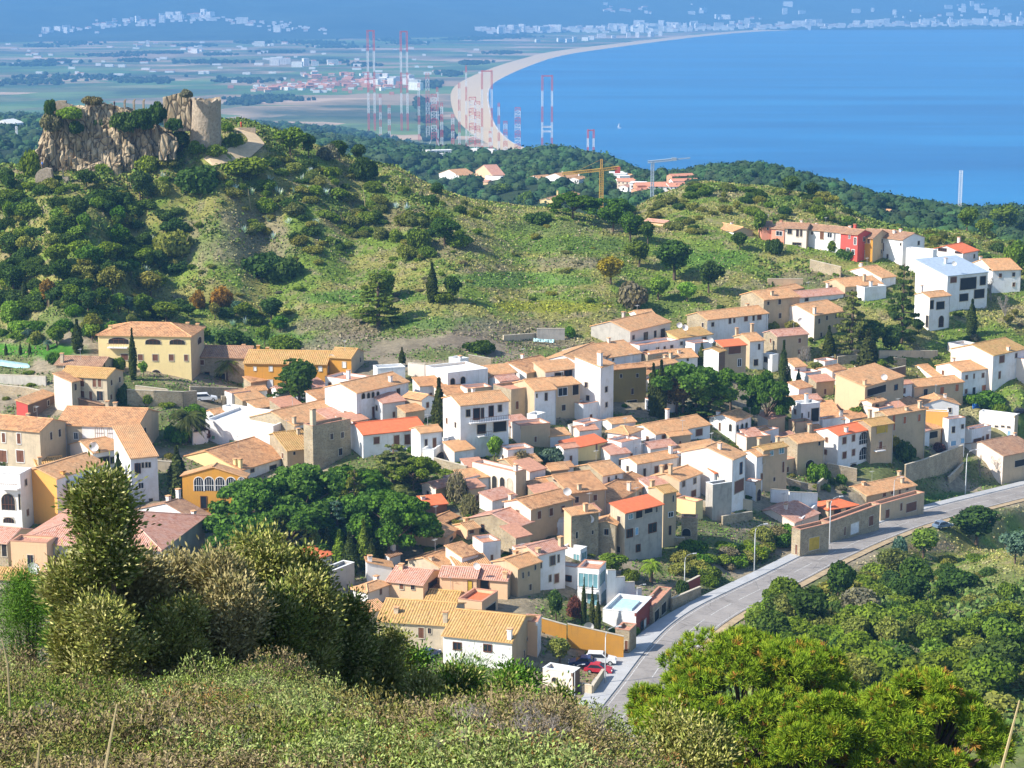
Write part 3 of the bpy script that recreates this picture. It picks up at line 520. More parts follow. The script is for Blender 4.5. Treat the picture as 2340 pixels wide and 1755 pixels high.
E|shaded stone house with a round arch and pale patches|1235,902,1220|1032,800|1550,832|R|S/T|n|1385,1160,105,95,a 1505,900,24,58|1380,680,800
E|square stone chimney block rising from the arched stone house|1410,652,822|1345,700|1525,625|F|T/T|t||-
E|dark stone house with green framed windows and golden orange roof|800,987,1400|700,905|1085,892|R|S/T|y|903,1025,38,54,t 1027,985,58,84,t 1048,1200,24,135,s 935,1355,24,48|812,740,830 740,810,920
E|slim white house with a blank lit left wall|710,1067,1490|545,1010|862,1037|R|W/V|n|803,1120,28,78 783,1320,34,78,s|-
E|house with long beige party wall and white front with balconies|400,1102,1640|-185,1020|565,1052|R|PK/V|n|515,1215,28,136,d 600,1350,58,125,d 490,1440,115,150,s 620,1440,120,50,b|245,930,1020
E|arched undercroft below the slim white house|700,1430,1640|560,1450|862,1440|F|V/T|t|775,1540,120,150,a|-
I|long white modern house with brown windows and a large white chimney|1120,317,450|870,255|1615,230|R|W/V|n|1197,360,72,70,s 1340,360,18,116,d 1383,350,18,106,d 1537,300,66,66,s|1215,85,205
I|white gazebo house with pink shuttered arches|825,317,470|635,305|945,298|H|W/PK|n|693,385,46,98,ap 770,400,46,98,ap 875,375,76,76,ap|-
I|white lower storey with orange shutters under the pink arches|900,482,560|590,455|945,450|F|W/V|t|627,490,28,56,o 740,495,30,32,o|-
I|low yellow house with a smooth bright red roof|262,464,560|150,425|575,385|SR|Y/Y|r|500,445,14,80,s|-
I|white house with broad pink orange roof in the middle lane|925,617,760|780,535|1290,522|R|W/V|n|985,710,24,86 1105,680,38,76,s 1200,655,56,66,s|1270,420,510
I|white narrow wing with one dark framed window|1290,560,700|1270,540|1400,500|F|W/V|n|1365,570,52,66,s|-
I|long low tiled roof house behind the middle lane|1310,502,570|1290,480|1700,415|SR|V/T|n||-
I|stone sided house with a pale blue front and two tall windows|570,737,900|310,640|760,695|R|S/V|n|622,800,18,94 697,775,16,76|-
I|stone barn with a square loft opening and mottled roof|240,917,1110|-70,722|575,842|R|S/T|o|85,770,38,56,dk|460,860,930
O|long stone house with balconies and a pinkish mottled roof|1625,807,1060|1375,725|2010,700|R|PK/T|o|1690,870,36,76,s 1810,840,36,76,s 1930,810,36,66,s|1390,650,720
O|cream arcaded house with four dark red arches|1455,467,690|1015,402|1560,482|F|PK/T|t|1090,530,52,155,a 1165,535,48,145,a 1240,540,48,130,a 1320,560,48,140,a 1395,570,56,135,ap2|1470,580,680
O|rounded rubble house draped in dry vines with red roof|1460,992,1130|1030,905|1615,940|R|S/T|k|1495,1040,24,58,st 1120,1020,28,105,d|-
O|white blue house with pink roof beside the modern white villa|1690,1272,1560|1480,1165|1938,1165|R|T/V|k|1825,1330,55,95 1885,1310,20,78 1705,1380,22,56 1800,1510,24,68 1865,1510,44,86,s|1650,1200,1250 1925,1060,1165
O|brown plastered townhouse with an orange roof and small windows|1485,1407,1700|1250,1305|1690,1300|R|T/T|n|1525,1480,20,58 1583,1465,15,48 1650,1400,18,50 1600,1600,24,60|1480,1200,1240
O|peach house with boldly ribbed tile roof and white stones on it|1375,1527,1720|1070,1512|1470,1440|L|P/T|k|1140,1590,76,115,d|1330,1460,1530
O|peach walled terrace house with a yellow door|1060,1502,1720|715,1492|1110,1455|L|P/P|k|990,1590,42,105,y|-
O|wide tiled house with peach front in the lower village|700,1392,1480|405,1285|1030,1220|R|B/P|n|722,1420,28,66,s 815,1380,28,76,s 890,1330,24,76 985,1290,20,38|430,1370,1400
O|tiled roof house squeezed behind the wide peach fronted one|1060,1262,1310|890,1185|1258,1175|R|T/T|n||-
O|peach gabled house with a massive square chimney|740,1095,1170|400,1075|845,1045|R|P/P|n|800,1110,30,30,dk|525,960,1060 700,1080,1110
O|old house with a plain brown roof beneath the pines|600,1002,1060|440,1000|850,925|R|P/P|o||-
O|small peach house with a blue skylight roof strip|970,1017,1090|850,945|1060,980|R|P/P|n|1005,1035,46,46,s|935,870,920
M|white cottage with a brown roof at the edge of the pine grove|625,542,650|350,465|722,505|R|V/W|b|432,610,34,58 520,600,38,40,wf|700,340,460
M|low white lane house with a thin tiled roof|645,642,740|412,685|735,600|SR|W/T|n||395,660,730
M|white house with orange hipped roof below the lane|410,892,1060|272,845|615,800|H|W/PK|n|530,880,20,86,s|295,600,660
M|peach tower house with boldly ribbed whitish tiles|970,817,1010|630,797|1140,735|L|P/P|k|743,840,42,56,s 857,845,40,56 1055,810,85,56,d|740,640,700
M|small lean-to with olive ribbed tiles beside the peach tower|1280,1022,1070|1000,1007|1390,935|L|T/P|y||-
M|peach terrace block with red flat roof and open loggia|1555,1032,1210|1310,1012|1715,950|F|P/P|r|1640,1100,100,140,dk|-
M|long house with golden striped tile roof and white lower porch|1220,1222,1500|560,1192|1370,1085|L|B/B|y|940,1310,56,105,s 1025,1290,34,56 1025,1510,125,110,a|690,1050,1120 1215,1080,1200
M|grey shaded shed with an orange tiled roof by the large bush|340,1112,1250|305,1065|565,1045|SR|G/G|n||-
M|white house with golden striped roof and two brown windows at the village end|1870,1392,1690|1225,1342|2100,1215|L|W/T|y|1305,1443,76,66,sq 1612,1463,76,66,sq 2010,1370,12,32 1980,1520,10,66 1515,1560,30,12|1862,1250,1370
M|walled roof terrace with white furniture behind the golden striped roof|2115,1237,1560|1990,1228|2152,1152|F|P/V|t||-
N|white cubic modern villa top storey with wraparound dark glass|780,62,150|590,25|845,15|F|W/W|w|740,105,56,64,t 815,85,50,68,t|-
N|white modern villa terrace storey with corner glass bays|965,257,600|752,235|1040,170|F|W/W|t|860,340,190,140,t 1000,310,56,125,t 900,520,100,130,t 1010,515,50,130,t 860,432,190,14,b|-
N|white modern villa side wing with a small wide window|735,242,430|548,210|780,205|F|W/W|t|645,315,84,52,g 525,310,30,100,s|-
N|white pool block with a dark red side wall facing the road|1340,702,900|1005,672|1500,570|F|V/MR|w|1430,780,22,90,wh 1400,800,30,100,d|-
N|stone garage block with dark openings beside the pavement|1512,642,780|1482,650|1700,485|F|S/S|t|1550,690,46,105,dk 1620,620,46,105,dk|-
N|small beige shed with a metal roof and one arched window|700,1312,1500|400,1262|775,1262|F|PK/D|m|520,1345,58,56,a|-
N|narrow stone pillar house with brown door at the orange wall|1272,880,1100|1215,885|1345,850|F|S/S|t|1245,1000,30,110,s|-
J|stone garage house with an ochre garage door under a white loggia|785,962,1215|745,940|1085,885|F|S/S|t|930,1070,105,125,oc 752,1130,20,100,s|-
J|white open loggia room above the ochre garage door|808,845,960|748,855|962,755|F|W/V|w|882,842,128,78,dk|-
J|red barrel roofed house with a pale curved gable|740,852,960|312,745|965,735|R|PK/PK|k||-
J|house with bright red hipped roof and tan walls near the road|1085,727,860|930,640|1343,658|H|T/T|r|1165,770,60,105,d 1275,730,36,86,d|1040,620,700
J|long stone garden front with garage doors along the pavement|1088,882,1075|1062,875|1595,700|F|S/S|t|1340,915,82,105,wh 1240,945,16,86,s 1505,840,46,96,s|-
J|stone house with long orange roof and brown shuttered terrace doors|1480,582,660|1232,485|1930,458|R|S/T|n|1640,570,36,56,s 1725,540,36,66,s 1795,550,20,96,s 1872,505,26,52,s 1280,590,46,46,s 1390,600,38,56,s|1430,470,510 1790,360,420 1820,400,460
J|stone street level base with brown garage door under the long terrace|1600,702,860|1580,700|2045,585|F|T/T|t|1670,770,42,86,s 1810,700,22,76,s 1912,700,104,90,s|-
I|beige gabled house with mottled roof in the central cluster|665,1012,1140|285,1020|1030,930|R|PK/T|o||855,780,880
I|four storey grey house with crumbling balconies and smooth orange roof|800,1112,1500|668,1055|1145,1015|SR|B/G|r|845,1150,38,46,t 930,1120,66,90,dk 1025,1085,80,60,dk 1108,1080,15,48 1065,1265,76,86,g 905,1300,28,66,bl 835,1320,56,76,g 920,1470,38,66,d|-
I|tall rubble stone tower house in the central cluster|1175,917,1360|1040,850|1300,880|R|T/T|y|1275,970,14,66 1250,1130,46,46,wf 1243,1290,18,86,d|965,750,830
I|white fronted house with golden roof behind the stone tower house|1345,787,980|1090,740|1545,712|R|T/V|n|1380,820,28,56 1493,790,28,56 1480,920,46,66,s|1080,690,800 1010,690,780
I|white gabled house with a bright red roof and glazed bay|1690,712,940|1470,640|1810,690|R|W/V|r|1750,770,95,84,t|-
I|blue grey stained concrete wall block under the glazed bay|1670,860,1120|1650,850|1870,830|F|G/G|g||-
I|octagonal looking stone house with lit yellow corner|690,1232,1510|510,1240|800,1185|R|S/T|n|745,1270,20,48 730,1440,30,56,g|-
I|shaded stone house with a satellite dish and stepped parapet|255,1142,1450|190,1120|505,1110|SR|P/S|n|300,1340,22,66 460,1310,20,38|540,1060,1150
I|little white roof terrace room with an orange door|190,1245,1340|0,1245|222,1225|F|W/W|w|90,1290,28,54,o|-
I|yellow curved terrace wall with tiled ledge|1500,1035,1150|1312,980|1530,1010|F|Y/Y|n||-
I|small stone vault with a dark arched doorway|1512,1195,1370|1360,1195|1545,1180|F|S/S|n|1410,1310,86,76,a|-
B|rustic stone farmhouse with ivy joined to the yellow mansion|745,517,790|195,508|840,455|L|S/T|b|275,567,36,48,s 325,710,44,88,d 460,720,95,86,dk|745,335,380
B|long ochre farmhouse with white shutters behind a dark tree|1540,582,770|765,578|1620,540|L|O/O|y|808,630,28,38,wh 968,630,34,48,wh 1468,630,34,48,wh 960,785,56,86,wh 1165,810,76,76,s 620,640,20,20|875,350,430 958,380,440
B|ochre end of the farmhouse with dish and shaded gable|1790,522,690|1580,517|1900,475|L|O/T|y|1710,590,34,56,wh|-
Q|white house with a plain salmon roof beside the large bush|850,1277,1450|600,1185|1125,1140|R|W/V|r|1000,1310,26,96,s 885,1350,14,48|-
Q|tall grey rendered wall house with streaked stains|905,1482,1700|850,1455|1370,1275|F|G/G|g|1145,1530,28,66 1300,1520,18,76|1235,1520,1620
O|little red roofed hut in the dark under the pines|540,777,850|480,715|745,748|SR|W/D|r||510,690,720
X|ochre house with mottled roof rising behind the grassy hill|985,770,830|862,745|1075,700|R|Y/Y|n|932,740,28,18|885,675,715|870
U|low white villa on the green slope left of the hilltop row|235,535,560|60,525|350,545|L|W/T|n||-
X|white villa with wide orange roof left of the masts|180,560,600|125,535|322,535|R|W/T|n|160,545,14,14|-|1250
X|salmon house among trees below the masts|460,555,590|405,515|497,545|R|P/P|k||-|1230
X|white box house beside the salmon house|530,575,590|505,560|552,555|F|W/V|w||-|1235
X|small red roofed cottage in the valley wood|425,610,630|385,605|462,600|L|P/P|k||-|1150
X|white cottage with orange roof left of the yellow crane|860,590,606|830,575|908,575|R|W/T|n||-|1230
X|white double house with tiled roof left of the yellow crane|1070,580,605|1010,560|1100,560|R|W/V|n|1040,580,8,12|-|1180
X|large white villa with terrace behind the yellow crane|1190,590,625|1105,580|1260,565|R|W/V|n|1180,605,10,14 1160,605,10,14|1190,545,570|1150
X|bluish white modern villa with stacked terraces near the sea|1740,530,560|1645,530|1800,520|F|W/V|w||-|1250
X|upper white cube of the stacked villa near the sea|1740,500,530|1715,495|1795,495|F|W/V|w||-|1270
X|long orange roofed villa left of the stacked villa|1600,570,590|1520,560|1680,560|L|P/P|n||-|1200
X|white gabled house with dark arch below the stacked villa|1600,655,695|1528,650|1640,650|R|W/V|k|1565,670,14,20,a|-|1080
X|small white house right of the arched gable house|1660,665,680|1630,655|1680,655|L|W/V|n||-|1090
X|red roofed house end low on the green slope|1925,955,990|1750,935|1945,950|L|P/P|k||-|545
X|pale tower like house among pines right of the grey crane|1940,670,710|1912,665|1955,665|F|PK/PK|w||-|1060
X|orange gabled house near the pale tower like house|2030,705,740|2000,715|2060,700|R|P/P|n||-|1000
U|pink red villa on the wooded headland above the sea|1680,330,365|1615,325|1710,320|R|SA/SA|k|1660,345,20,14|-|930
U|pale hut roof in the scrub before the headland|1290,398,410|1262,395|1318,392|L|W/T|n||-|640
S|white roofed farm building far left beyond the castle rock|30,283,300|-20,280|55,276|R|W/V|w||-|1500
S|tiny pink villa on the left wooded slope|90,275,282|75,275|96,272|R|W/V|k||-|1600
'''
class House: pass
def rayplane(px, py, P, n):
    x, y, z = ray(px, py); d = n[0]*x+n[1]*y
    t = (n[0]*P[0]+n[1]*P[1])/d; return x*t, y*t, CAMZ+z*t
WK = { # kind: pane material, frame material, arch
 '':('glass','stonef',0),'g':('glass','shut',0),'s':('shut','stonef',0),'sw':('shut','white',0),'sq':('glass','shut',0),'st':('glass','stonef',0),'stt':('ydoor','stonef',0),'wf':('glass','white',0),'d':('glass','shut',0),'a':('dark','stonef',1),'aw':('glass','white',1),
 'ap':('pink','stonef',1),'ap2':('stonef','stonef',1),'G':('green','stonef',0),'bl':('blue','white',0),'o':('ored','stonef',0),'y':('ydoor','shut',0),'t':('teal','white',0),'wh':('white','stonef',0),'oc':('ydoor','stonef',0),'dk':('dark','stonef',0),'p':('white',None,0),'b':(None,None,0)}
def opening(face, root, u0, u1, v0, v1, k, rsd):
    """a window, door, arch or balcony on a facade; face maps (along, up, out) to the house frame"""
    pane, frame, arch = WK[k]; w = u1-u0; h = v1-v0
    def add(mb, a, b, c, d, n0, n1, m=0):
        P = [face(a, c, n0), face(b, c, n0), face(b, d, n0), face(a, d, n0), face(a, c, n1), face(b, c, n1), face(b, d, n1), face(a, d, n1)]
        for f in ((0,3,2,1),(4,5,6,7),(0,1,5,4),(1,2,6,5),(2,3,7,6),(3,0,4,7)): mb.quad([P[i] for i in f], m)
    if k == 'p':
        mb = MB(); add(mb, u0, u1, v0, v1, -.02, .05); mb.build('white_panel', WALLS['W'], root); return
    if k == 'b':
        mb = MB(); add(mb, u0, u1, v0, v0+.18, -.02, 1.0); bo = mb.build('balcony', WALLS['V'], root)
        mb = MB(); add(mb, u0, u1, v0+1.0, v0+1.06, .92, .98)
        nb = max(3, int(w/.35))
        for i in range(nb+1): a = u0+(w-.04)*i/nb; add(mb, a, a+.04, v0+.18, v0+1.0, .93, .97)
        mb.build('railing', M['shut'], bo); return
    name = 'door' if (h > 1.75 and h > w*1.5 and v0 < 1.4) or k in ('d', 'wh', 'y') else 'window'
    if k in ('oc',): name = 'garage_door'
    if k == 'dk': name = 'open_bay'
    if k in ('a', 'aw', 'ap', 'ap2') : name = 'arch'
    t = .11 if w > .7 else .07
    mb = MB()
    if arch:
        r = w/2; hr = min(r, h*.55); n = 10
        pts = [(u1, v0)]+[(u0+r+r*math.cos(math.pi*i/n), v1-hr+hr*math.sin(math.pi*i/n)) for i in range(n+1)]+[(u0, v0)]
        q = [(u1+t, v0)]+[(u0+r+(r+t)*math.cos(math.pi*i/n), v1-hr+(hr+t)*math.sin(math.pi*i/n)) for i in range(n+1)]+[(u0-t, v0)]
        for i in range(len(pts)-1):
            a, b, c, d = pts[i], pts[i+1], q[i+1], q[i]
            mb.quad([face(*d, .09), face(*c, .09), face(*b, .09), face(*a, .09)]); mb.quad([face(*a, .09), face(*b, .09), face(*b, -.01), face(*a, -.01)]); mb.quad([face(*c, .09), face(*d, .09), face(*d, -.01), face(*c, -.01)])
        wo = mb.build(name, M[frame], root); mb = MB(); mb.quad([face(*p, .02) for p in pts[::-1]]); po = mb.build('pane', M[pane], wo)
        if k == 'aw' or (k == 'a' and w > 1.6):
            mb = MB()
            for i in (1, 2, 3): a = u0+w*i/4; add(mb, a-.03, a+.03, v0, v1-hr*.3, .021, .06)
            add(mb, u0, u1, v0+.95, v0+1.0, .021, .1); mb.build('mullions', M['white' if k == 'aw' else 'shut'], wo)
        return
    if frame:
        add(mb, u0-t, u0, v0-t, v1+t, -.01, .08); add(mb, u1, u1+t, v0-t, v1+t, -.01, .08); add(mb, u0, u1, v1, v1+t, -.01, .08); add(mb, u0, u1, v0-t, v0, -.01, .14)
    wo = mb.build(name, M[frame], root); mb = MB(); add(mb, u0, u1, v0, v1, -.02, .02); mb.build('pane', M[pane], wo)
    if k in ('', 'g', 'sq', 'wf', 't', 'st') and w > .5:
        mb = MB(); c = (u0+u1)/2; add(mb, c-.035, c+.035, v0, v1, .021, .05)
        if w > 2.2:
            for q in (.25, .75): a = u0+w*q; add(mb, a-.035, a+.035, v0, v1, .021, .05)
        mb.build('mullion', M['white' if k in ('wf', 't') else 'shut'], wo)
    if k in ('s', 'sw') and .5 < w < 2.2 and rsd.random() < .7:
        mb = MB(); n = 2
        for i in range(n): a = u0+w*i/n; add(mb, a+.03, a+w/n-.03, v0+.04, v1-.04, .021, .055)
        mb.build('shutters', M['shut'], wo)
    if k == 'stt':
        mb = MB()
        add(mb, u0-.5, u0-.05, v0, v1, .09, .13); add(mb, u1+.05, u1+.5, v0, v1, .09, .13); mb.build('shutters', M['ydoor'], wo)
HOUSES = []
def chimney(roof, x, y, z0, z1, w, mat, rsd):
    mb = MB(); mb.box((x-w/2, y-w/2, z0), (x+w/2, y+w/2, z1-.25)); mb.box((x-w/2-.07, y-w/2-.07, z1-.25), (x+w/2+.07, y+w/2+.07, z1-.15))
    for sx in (-1, 1):
        for sy in (-1, 1): mb.box((x+sx*w*.42-.05, y+sy*w*.42-.05, z1-.15), (x+sx*w*.42+.05, y+sy*w*.42+.05, z1))
    ch = mb.build('chimney', mat, roof); mb = MB(); mb.box((x-w/2-.12, y-w/2-.12, z1), (x+w/2+.12, y+w/2+.12, z1+.07)); mb.build('chimney_cap', ROOFS['o'], ch)
def build_house(line, idx):
    p = line.split('|'); reg, label, c, l, r, kind, walls, rm, wins, chims = p[:10]; Dov = float(p[10]) if len(p) > 10 else None
    x0, y0, s = REG[reg]; cv = lambda a, b: (x0+a/s, y0+b/s); rsd = random.Random(idx*31+5)
    cx, yt, yb = map(float, c.split(',')); (CX, YT), (_, YB) = cv(cx, yt), cv(cx, yb); LX, LY = cv(*map(float, l.split(','))); RX, RY = cv(*map(float, r.split(',')))
    if not Dov and idx < 500 and reg not in 'JNS' and YB < 1340 and 'mansion' not in label and 'farmhouse' not in label and 'orange side wall' not in label and 'row' not in label and 'huge' not in label and 'loggias' not in label and 'blank' not in label and 'slim' not in label: YB += .2*(YB-YT)+4
    if Dov: X, D, zb = hit(CX, YB, max(560, Dov*.6) if Dov > 600 else 400)
    else: X, D, zb = hit(CX, YB, 180)
    zt = atD(CX, YT, D)[2]; h = zt-zb
    Lp = atZ(LX, LY, zt) if ray(LX, LY)[2] < 0 else (X-5, D+3, zt); Rp = atZ(RX, RY, zt)
    v1 = np.array([Rp[0]-X, Rp[1]-D]); v2 = np.array([Lp[0]-X, Lp[1]-D]); l1, l2 = np.hypot(*v1), np.hypot(*v2)
    a1 = math.atan2(v1[1], v1[0]); a2 = math.atan2(v2[1], v2[0])-math.pi/2
    e = np.array([math.cos(a1), math.sin(a1)])*l1+np.array([math.cos(a2), math.sin(a2)])*l2; a = math.atan2(e[1], e[0])
    e1 = np.array([math.cos(a), math.sin(a)]); e2 = np.array([-e1[1], e1[0]])
    # keep each eave end on its photographed column: solve the length along the squared direction
    def ln(px, py, dr, fallback):
        x, y, z = ray(px, py); A = np.array([[dr[0], -x], [dr[1], -y]])
        try: tt = np.linalg.solve(A, -np.array([X, D]))
        except Exception: return fallback
        return tt[0] if fallback*.4 < tt[0] < fallback*2.2 else fallback
    w = float(np.clip(ln(RX, RY, e1, l1), 2.2, 34)); d = float(np.clip(ln(LX, LY, e2, l2), 2.2, 34))
    if not Dov and idx < 500 and kind != 'F':  # long rows touch their neighbours
        gx = w*.05; X, D = X-e1[0]*gx, D-e1[1]*gx; w += gx*2.4; d *= 1.08
    # ground under the footprint
    cor = [np.array([X, D])+e1*i+e2*j for i in (0, w) for j in (0, d)]
    zg = min(zb, min(hz1(q[0], q[1]) for q in cor) if not Dov else zb-2)-1.0
    zg = max(zg, zb-9)
    root = empty('house', (X, D, zb), a); tag(root, label, 'house', 'houses of the hillside village' if not Dov else 'villas scattered in the valley wood')
    b0 = zg-zb; pit = .30; o = .38; th = .16
    wl, wr = (walls.split('/')+[walls])[:2]; Wm = [WALLS[wl], WALLS[wr]]; rmat = ROOFS[rm]
    mb = MB()
    lf = lambda q: mb.quad(q, 0); rf = lambda q: mb.quad(q, 1)
    top = {'R': 'gx', 'L': 'gy', 'H': 'flat', 'F': 'par', 'SR': 'sr', 'SL': 'sl'}[kind]
    def H_(x, y):
        if kind == 'R': return h+min(y, d-y)*pit
        if kind == 'L': return h+min(x, w-x)*pit
        if kind == 'SR': return h+y*pit*.8
        if kind == 'SL': return h+x*pit*.8
        return h
    def wallpoly(P0, P1, m, flip=False):
        mid = ((P0[0]+P1[0])/2, (P0[1]+P1[1])/2)
        q = [(*P0, b0), (*P1, b0), (*P1, H_(*P1)), (*mid, H_(*mid)), (*P0, H_(*P0))]; mb.quad(q, m)
    wallpoly((0, 0), (w, 0), 1); wallpoly((w, 0), (w, d), 1); wallpoly((w, d), (0, d), 0); wallpoly((0, d), (0, 0), 0)
    if kind == 'F':
        ph = .55; t = .25
        for a0, a1 in (((0, 0), (w, t)), ((0, d-t), (w, d)), ((0, t), (t, d-t)), ((w-t, t), (w, d-t))):
            n0 = len(mb.m); mb.box((*a0, h-.02), (*a1, h+ph)); 
            for i in range(n0, len(mb.m)): mb.m[i] = 1 if a0 == (0, 0) else 0
        h_top = h+ph
    wallo = mb.build('wall', Wm, root)
    rb = MB()
    def slab(P, U):
        """P: 4 top points counter-clockwise, U: uv metres"""
        rb.quad(P, 0, U); Q = [(x, y, z-th) for x, y, z in P]; rb.quad(Q[::-1], 0, [(0, 0)]*len(P))
        for i in range(len(P)): j = (i+1) % len(P); rb.quad([P[i], Q[i], Q[j], P[j]], 0, [(0, 0)]*4)
    k = math.hypot(1, pit)
    if kind == 'R':
        hr = h+d/2*pit+th; he = h-o*pit+th; L = (d/2+o)*k
        slab([(-o*.5, -o, he), (w+o*.5, -o, he), (w+o*.5, d/2, hr), (-o*.5, d/2, hr)], [(0, 0), (w+o, 0), (w+o, L), (0, L)])
        slab([(w+o*.5, d+o, he), (-o*.5, d+o, he), (-o*.5, d/2, hr), (w+o*.5, d/2, hr)], [(0, 0), (w+o, 0), (w+o, L), (0, L)])
        rb.tube([(-o*.5, d/2, hr+.02), (w+o*.5, d/2, hr+.02)], .13, 6)
    elif kind == 'L':
        hr = h+w/2*pit+th; he = h-o*pit+th; L = (w/2+o)*k
        slab([(-o, d+o*.5, he), (-o, -o*.5, he), (w/2, -o*.5, hr), (w/2, d+o*.5, hr)], [(0, 0), (d+o, 0), (d+o, L), (0, L)])
        slab([(w+o, -o*.5, he), (w+o, d+o*.5, he), (w/2, d+o*.5, hr), (w/2, -o*.5, hr)], [(0, 0), (d+o, 0), (d+o, L), (0, L)])
        rb.tube([(w/2, -o*.5, hr+.02), (w/2, d+o*.5, hr+.02)], .13, 6)
    elif kind == 'SR':
        p_ = pit*.8; L = (d+o*1.5)*math.hypot(1, p_); slab([(-o*.5, -o, h-o*p_+th), (w+o*.5, -o, h-o*p_+th), (w+o*.5, d+o*.5, h+(d+o*.5)*p_+th), (-o*.5, d+o*.5, h+(d+o*.5)*p_+th)], [(0, 0), (w+o, 0), (w+o, L), (0, L)])
    elif kind == 'SL':
        p_ = pit*.8; slab([(-o, d+.2, h-o*p_+th), (-o, -.2, h-o*p_+th), (w+.2, -.2, h+w*p_+th), (w+.2, d+.2, h+w*p_+th)], [(0, 0), (d, 0), (d, w), (0, w)])
    elif kind == 'H':
        m_ = min(w, d)/2; he = h-o*pit+th; hr = h+m_*pit+th
        if w >= d: A_, B_ = (m_, d/2, hr), (w-m_, d/2, hr)
        else: A_, B_ = (w/2, m_, hr), (w/2, d-m_, hr)
        c0, c1, c2, c3 = (-o, -o, he), (w+o, -o, he), (w+o, d+o, he), (-o, d+o, he)
        def fc(P, ax):
            base = np.array(P[0]); e_ = np.array(P[1])-base; e_ = e_/np.linalg.norm(e_); nn = []
            for q in P: dv = np.array(q)-base; u_ = dv@e_; nn.append((u_, np.linalg.norm(dv-u_*e_)))
            rb.quad(P, 0, nn)
        if w >= d: fc([c0, c1, B_, A_], 0); fc([c1, c2, B_], 0); fc([c2, c3, A_, B_], 0); fc([c3, c0, A_], 0)
        else: fc([c0, c1, A_], 0); fc([c1, c2, B_, A_], 0); fc([c2, c3, B_], 0); fc([c3, c0, A_, B_], 0)
        Q = [(x, y, z-th) for x, y, z in (c0, c1, c2, c3)]; rb.quad(Q[::-1], 0)
        for i, (pa, pb) in enumerate(((c0, c1), (c1, c2), (c2, c3), (c3, c0))): qa, qb = Q[i], Q[(i+1) % 4]; rb.quad([pa, qa, qb, pb], 0)
        for q in (c0, c1, c2, c3):
            near = A_ if (np.hypot(q[0]-A_[0], q[1]-A_[1]) < np.hypot(q[0]-B_[0], q[1]-B_[1])) else B_
            rb.tube([(q[0], q[1], q[2]+.02), (near[0], near[1], near[2]+.02)], .12, 6)
        rb.tube([(A_[0], A_[1], A_[2]+.02), (B_[0], B_[1], B_[2]+.02)], .12, 6)
    else:
        t = .26; rb.quad([(t, t, h+.05), (w-t, t, h+.05), (w-t, d-t, h+.05), (t, d-t, h+.05)], 0, [(0, 0), (w, 0), (w, d), (0, d)])
        for a0, a1 in (((-.05, -.05), (w+.05, t+.04)), ((-.05, d-t-.04), (w+.05, d+.05)), ((-.05, t+.04), (t+.04, d-t-.04)), ((w-t-.04, t+.04), (w+.05, d-t-.04))): rb.box((*a0, h+.55), (*a1, h+.61), 1)
    rmats = [rmat, ROOFS['t'] if rm not in ('w', 'm', 'g') else M['white']]
    roof = rb.build('roof', rmats, root)
    zr = np.array([math.cos(a), math.sin(a)])
    Cw = np.array([X, D]); nR = np.array([e1[1], -e1[0]]); nL = -e1
    for wn in wins.split():
        q = wn.split(','); wx, wy, ww, wh = map(float, q[:4]); wk = q[4] if len(q) > 4 else ''
        PX, PY = cv(wx, wy); wpx, hpx = ww/s, wh/s; right = PX >= CX
        n = nR if right else nL
        f = (lambda u, v, o_: (u, -o_, v)) if right else (lambda u, v, o_: (-o_, u, v))
        P0 = rayplane(PX-wpx/2, PY, Cw, n); P1 = rayplane(PX+wpx/2, PY, Cw, n); Pt = rayplane(PX, PY-hpx/2, Cw, n); Pb = rayplane(PX, PY+hpx/2, Cw, n)
        dirv = e1 if right else e2; full = w if right else d
        u0 = float((np.array(P0[:2])-Cw)@dirv); u1 = float((np.array(P1[:2])-Cw)@dirv); u0, u1 = sorted((u0, u1)); v0, v1 = Pb[2]-zb, Pt[2]-zb
        if u1 < .2 or u0 > full-.2 or v1-v0 < .15: continue
        u0, u1 = max(u0, .12), min(u1, full-.12)
        um = (u0+u1)/2; hh = H_(um, 0) if right else H_(0, um); v1 = min(v1, hh-.12); v0 = min(v0, v1-.4); v0 = max(v0, b0+.2)
        if u1-u0 < .25: u0, u1 = um-.15, um+.15
        if not right: # keep winding outward on the left face
            g_ = f; f = lambda u, v, o_, g_=g_: g_(u, v, o_)
        opening(f, root, u0, u1, v0, v1, wk, rsd)
    # plain facades still carry a few small openings
    if not Dov and h > 2.2:
        nr = sum(1 for wn in wins.split() if cv(float(wn.split(',')[0]), 0)[0] >= CX); nl = len(wins.split())-nr
        for right, cnt, full in ((True, nr, w), (False, nl, d)):
            if cnt == 0 and full > 3.4 and not ('blank' in label or 'wall' in label or 'plain' in label or 'vines' in label or 'gable' in label and not right):
                f = (lambda u, v, o_: (u, -o_, v)) if right else (lambda u, v, o_: (-o_, u, v))
                for fl in range(max(1, int((h-.3)//2.7))):
                    for kx in range(max(1, int(full//3.6))):
                        if rsd.random() < (.75 if right else .4): u = full*(kx+.5)/max(1, int(full//3.6))+rsd.uniform(-.4, .4); v = h-1.9-fl*2.7+rsd.uniform(-.1, .1); opening(f, root, u-.38, u+.38, max(v, .2), max(v, .2)+1.05, rsd.choice(['s', 'st', 's', '']), rsd)
    # chimneys
    cl = [x for x in chims.split() if x != '-']
    cm = WALLS['W'] if wl in 'WV' else WALLS[wl] if wl != 'S' else WALLS['B']
